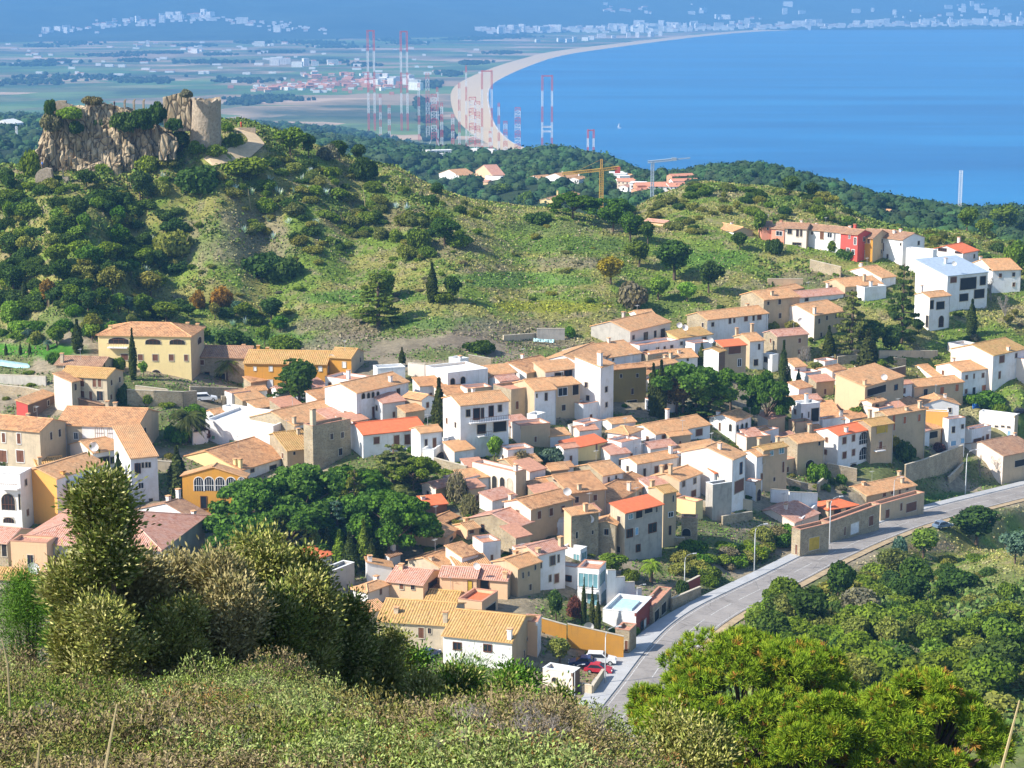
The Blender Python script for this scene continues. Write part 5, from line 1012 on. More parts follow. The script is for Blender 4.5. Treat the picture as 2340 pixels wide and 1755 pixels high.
for i in range(n): # broken wall head
    p = lambda s_, k: (X1+(rad[-1, k])*s_*math.cos(thh[k]), Y1+rad[-1, k]*s_*math.sin(thh[k]), Zt_[-1, k]+.02); mb.quad([p(1, i), p(1, i+1), p(.78, i+1), p(.78, i)])
mb.build('wall_head', MTW, tw)
mb = MB(); mb.quad([(X1+3.3*math.cos(a), Y1+3.3*math.sin(a), ztw-1.6) for a in thh[:-1:4]]); mb.build('tower_floor', MROCK, tw)
tag(tw, 'round stone castle tower with a broken top', 'tower', 'castle hill')
def ruin(pts, base, D, mat, label, th=1.0):
    """ruined wall slab seen in profile: outline given in photo columns, set at its own distance with thickness"""
    P = [atD(x, y, D) for x, y in pts]; mb = MB(); o_ = P[0]; poly = [(p[0]-o_[0], p[2]-o_[2]) for p in P]+[(P[-1][0]-o_[0], atD(pts[-1][0], base, D)[2]-o_[2]), (P[0][0]-o_[0], atD(pts[0][0], base, D)[2]-o_[2])]
    n = len(poly); fr = [(x, 0, z) for x, z in poly]; bk = [(x, th, z) for x, z in poly]; mb.quad(fr[::-1]); mb.quad(bk)
    for i in range(n): j = (i+1) % n; mb.quad([fr[i], fr[j], bk[j], bk[i]])
    o = mb.build('ruined_wall', mat); o.location = o_; return tag(o, label, 'ruin wall', 'castle hill', 'thing')
ruin([(372,222),(385,220),(392,217),(405,214),(414,213),(421,218),(428,224),(434,226)], 300, 525, MROCK, 'lit ochre ruin wall joined to the castle tower', 3.5)
ruin([(196,246),(203,238),(210,240),(219,236),(228,238),(236,234),(243,239),(252,237),(258,245),(264,252)], 272, 523, MTW, 'pale rubble ruin wall on top of the cliff', 2)
ruin([(125,232),(132,230),(140,230),(150,230),(150,236),(165,240)], 275, 520, MTW, 'low ruin wall with a square post at the left end of the cliff', 1.5)
for px, lab in ((282,'left of three small stone merlons'),(303,'middle one of three small stone merlons'),(325,'right one of three small stone merlons')): ruin([(px,232),(px+3,227),(px+6,227),(px+4,233)], 262, 524, MTW, lab+' on the castle rim', .8)
ruin([(362,325),(366,308),(374,306),(382,312),(386,330),(388,350),(380,356)], 366, 514, MROCK, 'pale split rock slab right of the cliff', 3); ruin([(386,332),(392,321),(402,325),(404,338),(398,350)], 364, 514.5, MROCK, 'small pale boulder beside the split slab', 3)
ruin([(80,402),(84,394),(90,388),(102,384),(116,386),(118,402),(122,425)], 432, 505, MTW, 'stepped stone retaining wall below the cliff', 2); ruin([(142,386),(143,404),(156,405),(158,428)], 432, 505, MTW, 'stone gate pier below the cliff', 1.5)
ruin([(1592,435),(1600,430),(1612,428),(1625,430),(1632,440),(1637,458)], 466, 597, MROCK, 'bare tan boulder on the scrubby ridge', 3)
# sandy path up to the tower
pc = [place('V' if 0 else 'S', 0, 0) for _ in ()]
pp = [(549,295),(572,309),(589,325),(582,338),(556,350),(530,358),(500,368),(474,372)]; W_ = resample([hit(x, y, 400) for x, y in pp], 1.5); PATHW = np.array(W_); mb = MB()
for i in range(len(W_)-1):
    t0 = W_[min(i+1, len(W_)-1)]-W_[max(i-1, 0)]; t1 = W_[min(i+2, len(W_)-1)]-W_[i]; f = lambda t: np.array([-t[1], t[0]])/np.hypot(t[0], t[1])*2.2
    n0_, n1_ = f(t0), f(t1); q = lambda p, n_: (p[0]+n_[0], p[1]+n_[1], hz1(p[0]+n_[0], p[1]+n_[1])+.3); mb.quad([q(W_[i], -n0_), q(W_[i+1], -n1_), q(W_[i+1], n1_), q(W_[i], n0_)])
po = mb.build('path', flat('sandy_path', (.56,.42,.26), .95, 0, .12, .8)); tag(po, 'pale sandy footpath climbing to the castle tower', 'path', kind='structure')
X, Y, Z = hit(563, 300, 400); mb = MB(); mb.box((-2.2, -.5, -1), (2.6, .5, .9)); e = mb.build('stone_bench', MTW); e.location = (X, Y, Z); tag(e, 'low stone block bench at the top of the sandy path', 'bench')
# people on the castle hill
def person(px, py, top, bot, lab, dz=0, D=None):
    if D: X, Y, Z = atD(px, py, D)
    else: X, Y, Z = hit(px, py, 400)
    vs = [(0,0,.92),(0,0,1.15),(0,0,1.4),(0,0,1.52),(0,0,1.66),(.10,0,.9),(.13,.02,.48),(.14,0,.05),(.15,-.14,.03),(-.10,0,.9),(-.14,-.06,.48),(-.15,.02,.05),(-.16,-.12,.03),(.2,0,1.38),(.27,0,1.1),(.27,-.1,.86),(-.2,0,1.38),(-.27,0,1.1),(-.26,-.1,.86)]
    ed = [(0,1),(1,2),(2,3),(3,4),(0,5),(5,6),(6,7),(7,8),(0,9),(9,10),(10,11),(11,12),(2,13),(13,14),(14,15),(2,16),(16,17),(17,18)]
    rad = [.15,.15,.16,.06,.105,.1,.075,.05,.04,.1,.075,.05,.04,.065,.05,.035,.065,.05,.035]
    me = bpy.data.meshes.new('person'); me.from_pydata(vs, ed, []); o = mkobj('person', me); o.modifiers.new('s', 'SKIN'); 
    for i, r_ in enumerate(rad): me.skin_vertices[0].data[i].radius = (r_, r_*.8)
    me.skin_vertices[0].data[0].use_root = True; s2 = o.modifiers.new('u', 'SUBSURF'); s2.levels = s2.render_levels = 1; me.materials.append(M['skin']); o.location = (X, Y, Z+dz); o.rotation_euler = (0, 0, R_(20)); tag(o, lab, 'person', 'walkers on the castle hill')
    for nm, z0, z1, w0, mt in (('jacket', .88, 1.48, .24, top), ('trousers', .1, .92, .2, bot), ('hair', 1.62, 1.78, .11, 'hair')):
        mb = MB(); mb.tube([(0, 0, z0), (0, 0, (z0+z1)/2), (0, 0, z1)], [w0*.85, w0, w0*.8 if nm != 'hair' else w0*.5], 10); mb.build(nm, M[mt], o, True)
person(551, 292, 'redc', 'redc', 'person in red clothes standing by the tower path', .1); person(97, 385, 'bluec', 'dkc', 'person in a blue jacket at the foot of the cliff', .2, 509); person(261, 231, 'dkc', 'dkc', 'person in dark clothes standing on the castle rim', -1.7, 522)
# ------------------------------------------------------------------ cranes
def lattice(mb, a, b, w, n, r=.06, m=0, mfun=None):
    a, b = Vector(a), Vector(b); d = (b-a); L = d.length; d.normalize(); u = d.cross(Vector((0, 0, 1)) if abs(d.z) < .9 else Vector((1, 0, 0))).normalized(); v = d.cross(u)
    cs_ = [u*w/2+v*w/2, -u*w/2+v*w/2, -u*w/2-v*w/2, u*w/2-v*w/2]
    for i in range(n):
        mm = mfun(i/n) if mfun else m; p0, p1 = a+d*L*i/n, a+d*L*(i+1)/n
        for k in range(4):
            mb.tube([p0+cs_[k], p1+cs_[k]], r, 4, mm, False); mb.tube([p0+cs_[k], p1+cs_[(k+1) % 4]], r*.7, 3, mm, False); mb.tube([p1+cs_[k], p1+cs_[(k+1) % 4]], r*.7, 3, mm, False)
D = 880; base = atD(1374, 455, D); base = (base[0], D, hz1(base[0], D)); zt = atD(1374, 364, D)[2]; zj = atD(1374, 388, D)[2]-base[2]; H_t = zt-base[2]
r = empty('tower_crane', base); mb = MB(); lattice(mb, (0, 0, 0), (0, 0, zj), 1.7, 22, .13); mb.build('mast', M['yel'], r); mb = MB(); lattice(mb, (0, 0, zj), (0, 0, H_t), .9, 5, .12); mb.build('mast_head', M['yel'], r)
mb = MB(); lattice(mb, (0, 0, zj), (-17.5, -2, zj-1.6), 1.1, 18, .13); lattice(mb, (0, 0, zj), (8, 1, zj+1), 1.1, 7, .13); mb.tube([(0, 0, H_t), (-10, -1.2, zj)], .05, 4); mb.tube([(0, 0, H_t), (7, 1, zj+1)], .05, 4); mb.build('jib', M['yel'], r)
mb = MB(); mb.box((6, .3, zj-1.6), (8.4, 1.7, zj+1.2)); mb.build('counterweight', M['mred'], r); tag(r, 'yellow tower crane with a red counterweight', 'crane', 'construction cranes')
D = 800; b0 = atD(1490, 470, D); b0 = (b0[0], D, hz1(b0[0], D)); zt = atD(1490, 372, D)[2]-b0[2]; r = empty('tower_crane', b0); mb = MB(); lattice(mb, (0, 0, 0), (0, 0, zt), 1.1, 24, .14); mb.build('mast', M['cgrey'], r)
mb = MB(); lattice(mb, (-2, 0, zt+.3), (9.3, -1, zt+1.5), .8, 14, .12); lattice(mb, (9.3, -1, zt+1.5), (15, -1.6, zt+2.1), .35, 16, .05); mb.build('jib', M['cgrey'], r); mb = MB(); mb.box((7.6, -1.6, zt+1), (9.6, -.4, zt+2.2)); mb.build('counterweight', M['cgrey'], r); tag(r, 'grey tower crane with a thin jib against the sea', 'crane', 'construction cranes')
D = 920; b0 = atD(2193, 470, D); b0 = (b0[0], D, hz1(b0[0], D)); zt = atD(2193, 390, D)[2]-b0[2]; mb = MB(); lattice(mb, (0, 0, 0), (0, 0, zt), 1.3, 20, .06); r = mb.build('lattice_mast', M['mwhite']); r.location = b0; tag(r, 'single white lattice mast on the wooded headland', 'mast')
D = 1500; b0 = atD(40, 344, D); zt = atD(40, 289, D)[2]-b0[2]; mb = MB(); lattice(mb, (0, 0, -8), (0, 0, zt), 1.2, 20, .16); r = mb.build('lattice_mast', M['mwhite']); r.location = b0; tag(r, 'thin white mast among trees left of the castle rock', 'mast')
# ------------------------------------------------------------------ red and white radio masts on the coast
def mast(px, ytop, ybase, D, wpx, lab, legs=False):
    b = atD(px, ybase, D); zt = atD(px, ytop, D)[2]-b[2]; w_ = wpx/F*D; mb = MB(); rr = max(.3, w_*.035)
    zl = 0
    if legs:
        zl = zt*.14
        for sx_ in (-1, 1):
            for sy_ in (-1, 1): mb.tube([(sx_*w_*1.4, sy_*w_*1.4, -6), (sx_*w_*.5, sy_*w_*.5, zl)], rr*1.1, 4, 1)
    band = lambda f: 0 if int(f*6.99) % 2 == 0 else 1
    lattice(mb, (0, 0, zl-(0 if legs else 6)), (0, 0, zt), w_, 13, rr, 0, lambda f: band(1-f-1e-6)); o = mb.build('radio_mast', [M['mred'], M['mwhite']]); o.location = b; return tag(o, lab, 'radio mast', 'red and white radio masts by the beach')
def twin(pa, pb, ytop, ybase, D, lab, bar=None):
    ba = atD(pa, ybase, D); bb = atD(pb, ybase, D); zt = atD(pa, ytop, D)[2]-ba[2]; w_ = 4.2/F*D; mb = MB(); dx = bb[0]-ba[0]; band = lambda f: 0 if int(f*5) % 2 == 0 else 1
    for x in (0, dx): lattice(mb, (x, 0, -8), (x, 0, zt), w_*.8, 26, w_*.11, 0, lambda f: band(1-f-1e-6))
    lattice(mb, (0, 0, zt-1), (dx, 0, zt-1), w_*.5, 8, w_*.08, 0)
    for bz in (bar or ()): lattice(mb, (0, 0, zt*bz), (dx, 0, zt*bz), w_*.7, 8, w_*.1, 1)
    o = mb.build('radio_mast', [M['mred'], M['mwhite']]); o.location = ba; tag(o, lab, 'radio mast', 'red and white radio masts by the beach')
twin(843,857,69,306,3750,'leftmost tall twin mast rising over the resort houses',(.55,)); twin(918,932,71,306,3750,'second tall twin mast rising over the resort houses',(.55,))
twin(1102,1124,161,372,3000,'twin mast standing where the beach bends'); twin(1239,1261,172,345,2950,'twin mast with white crossbars in front of the sea',(.32,.26)); twin(1343,1356,296,385,2400,'short twin mast right of the wooded knoll in front of the sea')
mast(870,215,316,3600,4,'fine mast between the leftmost tall twin pair and the next'); mast(958,190,320,3500,4,'fine tall mast left of the slim one'); mast(1050,190,345,3200,4,'fine tall mast over the wide sand'); mast(1140,235,352,2900,4,'fine mast near the water edge'); mast(1010,235,340,3000,5,'middle fine mast by the pine edge'); mast(1000,200,330,3300,4,'fine mast behind the broad legged lattice mast'); mast(1035,262,352,2900,6,'low red and white mast among the small huts'); mast(890,240,318,3500,5,'short fine mast between the two tall twin masts'); mast(1120,300,356,2850,5,'low fine mast in front of the surf line'); mast(978,167,335,3500,7,'slim mast between the second twin mast and the beach'); mast(992,215,335,3100,12,'broad legged lattice mast at the pine edge',True); mast(1080,222,350,2900,15,'broad lattice mast left of the bending beach',True); mast(1091,232,352,2850,12,'lattice mast standing close to the broad one',True)
mast(1183,246,360,2750,12,'tall lattice mast at the tip of the beach',True); mast(1155,277,352,2850,8,'small lattice mast at the tip of the beach'); mast(1066,150,350,3300,3,'thin needle mast over the pale sand')
# ------------------------------------------------------------------ foliage meshes
def rnd_dir(n, zmin=-.4):
    v = rng.normal(size=(n*3, 3)); v /= np.linalg.norm(v, axis=1)[:, None]; v = v[v[:, 2] > zmin]; return v[:n] if len(v) >= n else rnd_dir(n, zmin)
def leafquads(P, Nrm, size, asp=1.0, jitter=.9, taper=False):
    """one small face per point, turned roughly along Nrm"""
    n = len(P); N_ = Nrm+rng.normal(size=(n, 3))*jitter; N_ /= np.linalg.norm(N_, axis=1)[:, None]; A = np.cross(N_, rng.normal(size=(n, 3))); A /= np.linalg.norm(A, axis=1)[:, None]; B = np.cross(N_, A)
    s = size*rng.uniform(.55, 1.4, (n, 1)); A = A*s*asp; B = B*s/asp
    Q = np.stack([P-A, P-B*.55+A*.1, P+A, P+B*.55+A*.1], 1) if taper else np.stack([P-A-B, P+A-B*.7, P+A*.8+B, P-A*.9+B*.8], 1); return Q.reshape(-1, 3)
def lobes_dome(k, R=1., h=.9, r0=.45, seed=0):
    r = np.random.default_rng(seed); L = [(0, 0, h*.35, R*.62, R*.62, h*.6)]
    for i in range(k):
        a = r.uniform(0, 6.28); q = R*r.uniform(.25, .68); z = h*(.25+.5*(1-q/R)*r.uniform(.6, 1.3)); s = r0*r.uniform(.6, 1.15); L.append((q*math.cos(a), q*math.sin(a), z, s, s, s*.85))
    return L
def cloud(L, n, size, zmin=-.5, asp=1., jitter=.8, depth=.3, floor=None):
    w = np.array([l[3]*l[4]+l[3]*l[5] for l in L]); w = w/w.sum(); idx = rng.choice(len(L), n, p=w); d = rnd_dir(n, zmin); Lr = np.array(L)[idx]
    rr = 1-depth*rng.random((n, 1))**1.6+rng.normal(size=(n, 1))*.05; P = Lr[:, :3]+d*Lr[:, 3:]*rr
    if floor is not None: k = P[:, 2] > floor; P, d = P[k], d[k]
    return leafquads(P, d, size, asp, jitter)
def core(L, s=.8):  # solid blobs added inside crowns to block light through the leaves
    V = []
    for l in L:
        for i in range(6):
            for j in range(10):
                f = lambda a, b: (l[0]+l[3]*s*math.cos(b)*math.cos(a), l[1]+l[4]*s*math.cos(b)*math.sin(a), l[2]+l[5]*s*math.sin(b))
                a0, a1 = 2*math.pi*j/10, 2*math.pi*(j+1)/10; b0, b1 = -math.pi/2+math.pi*i/6, -math.pi/2+math.pi*(i+1)/6
                V += [f(a0, b0), f(a1, b0), f(a1, b1), f(a0, b1)]
    return np.array(V)
def leafmesh(name, parts, mat=None): return npmesh(name, np.vstack(parts), 4, mat or L_OBJ)
def tubes_mesh(name, segs, mat, n=5):
    mb = MB()
    for pts, rad in segs: mb.tube(pts, rad, n)
    return mb.mesh(name, [mat], True)
BUSH = []
for s_ in range(6): L = lobes_dome(7+s_, 1, .85, .42, s_); BUSH.append(leafmesh('bush_leaves', [cloud(L, 2900, .055, depth=.4, floor=-.12), core(L, .62)]))
SPIKY = []
for s_ in range(4): L = lobes_dome(16, 1, 1.0, .24, 40+s_); SPIKY.append(leafmesh('ragged_leaves', [cloud(L, 2400, .05, asp=1.9, depth=.6, floor=-.1), core(L[:1], .6)]))
def trunk(h, r, br, seed, spread=.55):
    q = random.Random(seed); S_ = [([(0, 0, -.6), (q.uniform(-.04, .04), 0, h*.5), (q.uniform(-.08, .08), q.uniform(-.06, .06), h)], [r, r*.8, r*.55])]
    for i in range(br):
        a = 6.28*i/br+q.uniform(-.4, .4); z = h*q.uniform(.55, .95); e = spread*q.uniform(.7, 1.2); S_.append(([(0, 0, z), (e*.5*math.cos(a), e*.5*math.sin(a), z+.25), (e*math.cos(a), e*math.sin(a), z+.5)], [r*.5, r*.33, r*.15]))
    return S_
TREE = []
for s_ in range(4):
    L = [(x, y, z+.75, a, b, c) for x, y, z, a, b, c in lobes_dome(11, .8, 1.15, .36, 20+s_)]; TREE.append((leafmesh('tree_crown', [cloud(L, 3600, .05, -.9, depth=.45), core(L, .58)]), tubes_mesh('tree_trunk', trunk(.9, .07, 6, s_), M['bark'])))
PINE = [] # broad mediterranean pine
for s_ in range(3):
    r = np.random.default_rng(60+s_); L = []
    for i in range(26):
        a = r.uniform(0, 6.28); q = 1.0*math.sqrt(r.uniform(0, 1)); z = 1.25+.42*(1-q*q)+r.uniform(-.12, .05); s = r.uniform(.17, .3); L.append((q*math.cos(a), q*math.sin(a), z, s, s, s*.72))
    for i in range(8):
        a = r.uniform(0, 6.28); q = r.uniform(.3, .9); L.append((q*math.cos(a), q*math.sin(a), 1.05+r.uniform(-.1, .1), .2, .2, .13))
    PINE.append((leafmesh('pine_crown', [cloud(L, 6500, .036, -.5, depth=.4), core(L, .6)]), tubes_mesh('pine_trunk', trunk(1.05, .06, 8, 70+s_, .75), M['bark'])))
DOME = []
for s_ in range(3):
    r = np.random.default_rng(160+s_); L = []
    for i in range(46):
        a = r.uniform(0, 6.28); q = math.sqrt(r.uniform(0, 1)); z = .5+1.25*math.sqrt(max(0, 1-q*q*.92))*r.uniform(.8, 1.0)-(.35*r.random() if q > .7 else 0); s = r.uniform(.15, .26); L.append((q*math.cos(a), q*math.sin(a), z, s, s, s*.8))
    DOME.append((leafmesh('dome_pine_crown', [cloud(L, 9000, .034, -.6, depth=.45), core(L, .62)]), tubes_mesh('pine_trunk', trunk(.9, .06, 8, 170+s_, .6), M['bark'])))
CYP = []
for s_ in range(3):
    n = 1500; r = np.random.default_rng(s_+80); z = r.random(n)**.85; a = r.uniform(0, 6.28, n); prof = np.sin(np.clip(z*1.05+.08, 0, 1)*math.pi)**.6*(1-z*.35)*.5; prof *= 1+.25*np.sin(a*3+z*9+s_)*.6+r.normal(size=n)*.07
    P = np.c_[prof*np.cos(a), prof*np.sin(a), z*3.6]; d = np.c_[np.cos(a), np.sin(a), np.full(n, .3)]
    k = 16; V = []
    for i in range(k):
        for j in range(8):
            f = lambda aa, zz: (.40*math.sin(min(1, zz*1.05+.08)*math.pi)**.6*(1-zz*.35)*math.cos(aa), .40*math.sin(min(1, zz*1.05+.08)*math.pi)**.6*(1-zz*.35)*math.sin(aa), zz*3.45)
            a0, a1 = 6.2832*j/8, 6.2832*(j+1)/8; V += [f(a0, i/k), f(a1, i/k), f(a1, (i+1)/k), f(a0, (i+1)/k)]
    up = leafquads(P, d, .075, 1.5, .45); CYP.append((leafmesh('cypress_crown', [up, np.array(V)]), tubes_mesh('cypress_trunk', [([(0, 0, -.5), (0, 0, .5)], [.07, .06])], M['bark'])))
CED = []
for s_ in range(2):
    L = []; r = np.random.default_rng(s_+90)
    for k in range(11):
        z = .45+k*.24; R1 = 1.05*(1-k/12)**.8
        for i in range(7): a = r.uniform(0, 6.28); q = R1*r.uniform(.35, 1); L.append((q*math.cos(a), q*math.sin(a), z+r.uniform(-.03, .03)-q*.08, .3*(1-k/16), .3*(1-k/16), .055))
    CED.append((leafmesh('cedar_crown', [cloud(L, 5600, .045, -.9, asp=1.3, jitter=.35, depth=.8)]), tubes_mesh('cedar_trunk', [([(0, 0, -.5), (0, 0, 1.5), (0, 0, 3.0)], [.1, .07, .02])]+[([(0, 0, .5+k*.24), (.8*(1-k/12)*math.cos(k*2.4), .8*(1-k/12)*math.sin(k*2.4), .45+k*.24)], [.03, .012]) for k in range(11)], M['bark'])))
def palm_mesh():
    V = []; r = np.random.default_rng(5)
    for i in range(46):
        a = i*2.4+r.uniform(-.2, .2); e = r.uniform(-.55, 1.1); dirh = np.array([math.cos(a), math.sin(a), 0]); L_ = 1.0; pts = [];
        for k in range(13):
            t = k/12; pts.append(np.array([0, 0, 0])+dirh*L_*t*math.cos(e*(1-t*.4))*.95+np.array([0, 0, L_*(t*math.sin(e)-.62*t*t*(1.1 if e > 0 else .6))]))
        side = np.cross(dirh, [0, 0, 1])
        for k in range(12):
            w0, w1 = .17*math.sin(math.pi*min(1, (k+.6)/12.5)), .17*math.sin(math.pi*min(1, (k+1.6)/12.5)); dn = np.array([0, 0, -.06])
            p, q = pts[k], pts[k+1]; m_ = (p+q)/2; s_ = r.uniform(.8, 1.1)
            for sg in (-1, 1): # leaflets as separate blades
                V += [p, p*.6+q*.4, p*.6+q*.4+side*sg*w0*s_+dn+(q-p)*1.0, p+side*sg*w0*.9*s_+dn+(q-p)*.8]; V += [m_, m_*.4+q*.6, m_*.4+q*.6+side*sg*w1*s_+dn+(q-p)*1.0, m_+side*sg*w1*.9*s_+dn+(q-p)*.8]
    return npmesh('palm_fronds', np.array(V), 4, L_OBJ)
PALM = palm_mesh()
def bare_mesh(seed):
    q = random.Random(seed); S_ = []
    def br(p, d, L, r, lv):
        p1 = p+d*L*.5+Vector((q.uniform(-1, 1), q.uniform(-1, 1), q.uniform(-1, 1)))*L*.07; p2 = p+d*L; S_.append(([p, p1, p2], [r, r*.8, r*.6]))
        if lv:
            for i in range(3 if lv > 1 else 4): nd = (d+Vector((q.uniform(-1, 1), q.uniform(-1, 1), q.uniform(-.3, .8)))*.75).normalized(); br(p2 if i else p1, nd, L*.66, r*.55, lv-1)
    for k in range(2): br(Vector((0, 0, -.2)), Vector((q.uniform(-.3, .3), q.uniform(-.3, .3), 1)).normalized(), .8, .06, 4)
    return tubes_mesh('bare_branches', S_, M['pbark'], 3)
BARE = [bare_mesh(i) for i in range(2)]
def agave_mesh(seed):
    r = np.random.default_rng(seed); V = []
    for i in range(24):
        a = i*2.4; e = r.uniform(.15, 1.3); d = np.array([math.cos(a)*math.cos(e), math.sin(a)*math.cos(e), math.sin(e)]); s_ = np.cross(d, [0, 0, 1]); s_ /= np.linalg.norm(s_); L_ = r.uniform(.8, 1.1); V += [s_*-.05, s_*.05, d*L_*.55+s_*.09, d*L_*.55-s_*.09]; V += [d*L_*.55-s_*.09, d*L_*.55+s_*.09, d*L_+s_*.01, d*L_-s_*.01]
    return npmesh('agave_leaves', np.array(V), 4, L_OBJ)
AGAVE = [agave_mesh(i) for i in range(2)]
COL = dict(dk=(.068,.118,.028), md=(.145,.21,.03), ol=(.225,.235,.055), br=(.10,.20,.025), bl=(.10,.17,.13), ye=(.30,.24,.025), gr=(.20,.18,.11), oc=(.30,.17,.03), cy=(.065,.085,.025), pn=(.085,.175,.03), lg=(.20,.32,.05), pu=(.16,.07,.07), ag=(.48,.60,.58), py=(.15,.21,.02), ce=(.13,.16,.03), ma=(.16,.18,.05))
pr = random.Random(11)
def tint(c, k=.16): b = COL[c]; f = 1+pr.uniform(-k, k); return (b[0]*f*(1+pr.uniform(-.1, .12)), b[1]*f, b[2]*f*(1+pr.uniform(-.2, .2)), 1)
def plant(sp, X, Y, Z, R1, col, lab, grp=None, hs=1., cat=None, rz=None, k=.16, nm_=None):
    """R1: crown radius in metres, hs: height stretch"""
    rz = pr.uniform(0, 6.28) if rz is None else rz; c = tint(col, k)
    if sp in ('bush', 'spiky', 'agave'):
        me = pr.choice(BUSH if sp == 'bush' else SPIKY if sp == 'spiky' else AGAVE); o = bpy.data.objects.new(nm_ if nm_ and sp in ('bush', 'spiky') else {'bush': 'bush', 'spiky': 'shrub', 'agave': 'agave'}[sp], me); C.objects.link(o); o.location = (X, Y, Z); o.rotation_euler = (pr.uniform(-.14, .14), pr.uniform(-.14, .14), rz); o.scale = (R1*pr.uniform(.75, 1.25), R1*pr.uniform(.85, 1.15), R1*hs*pr.uniform(.85, 1.1)); o.color = c; return tag(o, lab, cat or {'bush': (nm_ or 'bush').replace('_', ' '), 'spiky': (nm_ or 'shrub').replace('_', ' '), 'agave': 'agave'}[sp], grp, 'thing')
    nm = {'tree': 'evergreen_tree', 'pine': 'pine_tree', 'cyp': 'cypress_tree', 'ced': 'cedar_tree', 'palm': 'palm_tree', 'bare': 'bare_tree', 'dome': 'pine_tree'}[sp]
    if sp == 'bare': o = bpy.data.objects.new(nm, pr.choice(BARE)); C.objects.link(o); o.location = (X, Y, Z); o.rotation_euler = (0, 0, rz); o.scale = (R1, R1, R1*hs); return tag(o, lab, cat or 'tree', grp, 'thing')
    r = empty(nm, (X, Y, Z), rz)
    if sp == 'palm':
        o = bpy.data.objects.new('fronds', PALM); C.objects.link(o); o.parent = r; o.location = (0, 0, hs); o.scale = (R1,)*3; o.color = c; mb = MB(); mb.tube([(0, 0, -.6), (0, 0, hs*.5), (0, 0, hs+.1)], [.38, .3, .36], 10); mb.build('trunk', M['bark'], r, True); return tag(r, lab, 'palm', grp, 'thing')
    L = {'tree': TREE, 'pine': PINE, 'cyp': CYP, 'ced': CED, 'dome': DOME}[sp]; a, b = pr.choice(L)
    for nm2, me in (('crown', a), ('trunk', b)): o = bpy.data.objects.new(nm2, me); C.objects.link(o); o.parent = r; o.scale = (R1, R1, R1*hs); o.color = c
    return tag(r, lab, cat or {'tree': 'tree', 'pine': 'pine', 'cyp': 'cypress', 'ced': 'cedar', 'dome': 'pine'}[sp], grp, 'thing')
HU = {'dome': 1.85, 'bush': .95, 'spiky': 1.1, 'tree': 2.0, 'pine': 1.8, 'cyp': 3.6, 'ced': 3.1, 'agave': 1.0, 'bare': 2.3}
def pl(sp, px, yb, wpx, hpx, col, lab, grp=None, dmin=180, back=0., D=None):
    """stand a plant where its foot shows (photo position), sized in photo pixels"""
    if sp == 'bush' and yb < 306 and px < 440: X, Y, Z = atD(px, yb, 517 if yb > 290 or px < 180 else 521)
    elif D: X, Y = atD(px, yb, D)[:2]; Z = hz1(X, Y)
    else: X, Y, Z = hit(px, yb, dmin)
    s = Y*1.02/F; R1 = wpx*s/2; hm = hpx*s
    if sp == 'cyp': R1 = wpx*s/2/.5
    if sp == 'palm': return plant(sp, X, Y, Z-.1, R1, col, lab, grp, max(1, hm-R1*.35))
    return plant(sp, X, Y, Z-.15, R1, col, lab, grp, hm/(R1*HU[sp]))
# --- cypresses
G = 'columnar cypresses of the village'
for px, yb, w_, h_, lab in ((1004,1010,34,150,'tall dark cypress between the white houses in the middle of the village'),(919,838,16,46,'small lone cypress above the white terraces'),(178,806,26,78,'broad cypress left of the yellow mansion'),(305,868,19,120,'slim cypress in front of the yellow mansion'),(273,1135,28,105,'pointed cypress behind the tall white house of small windows'),(407,1140,44,125,'leaning cypress left of the ochre villa'),
  (1492,950,26,122,'left one of the twin cypresses beside the big pine'),(1510,955,28,135,'right one of the twin cypresses beside the big pine'),(1603,842,20,60,'thin cypress at the little golden roofed white house'),(1893,828,28,85,'short dark cypress in front of the tall cedar'),(1981,868,46,118,'broadest cypress standing over the peach block'),(1789,892,22,115,'tall thin cypress near the bare grey tree'),(1802,895,12,60,'narrow dark cypress beside the tall thin one'),(2219,768,25,84,'rounded cypress in front of the double loggia house'),(1824,892,14,50,'dwarf cypress by the small garden shed'),(1662,840,16,45,'cypress before the brown balcony of the red roofed house'),
  (1334,1430,13,118,'tallest of three pencil cypresses at the modern villa'),(1353,1442,13,110,'middle of three pencil cypresses at the modern villa'),(1366,1448,15,95,'shortest of three pencil cypresses at the modern villa'),(988,692,26,92,'lone brownish cypress on the terraced hillside'),(14,812,8,28,'leftmost of three small topiary cypresses by the pool'),(47,811,8,30,'middle of three small topiary cypresses by the pool'),(68,810,8,28,'rightmost of three small topiary cypresses by the pool'),(58,700,16,70,'dark cypress in the garden wood at the left'),(612,1185,16,70,'reddish slender cypress in front of the pine grove'),(632,1195,14,60,'second slender cypress in front of the pine grove'),(240,868,8,40,'thin cypress stem left of the mansion terrace')):
    pl('cyp', px, yb, w_, h_, 'cy', lab, G)
for i, (px, yb, w_, h_) in enumerate(((700,1290,30,90),(722,1300,34,110),(748,1295,30,95),(776,1310,34,105),(800,1318,36,110),(832,1300,32,120),(850,1310,30,85),(690,1275,26,80),(870,1290,34,90))): pl('cyp', px, yb, w_, h_, 'md' if i % 2 else 'cy', 'ragged dark conifer at the foot of the pine grove', 'ragged conifers under the pine grove')
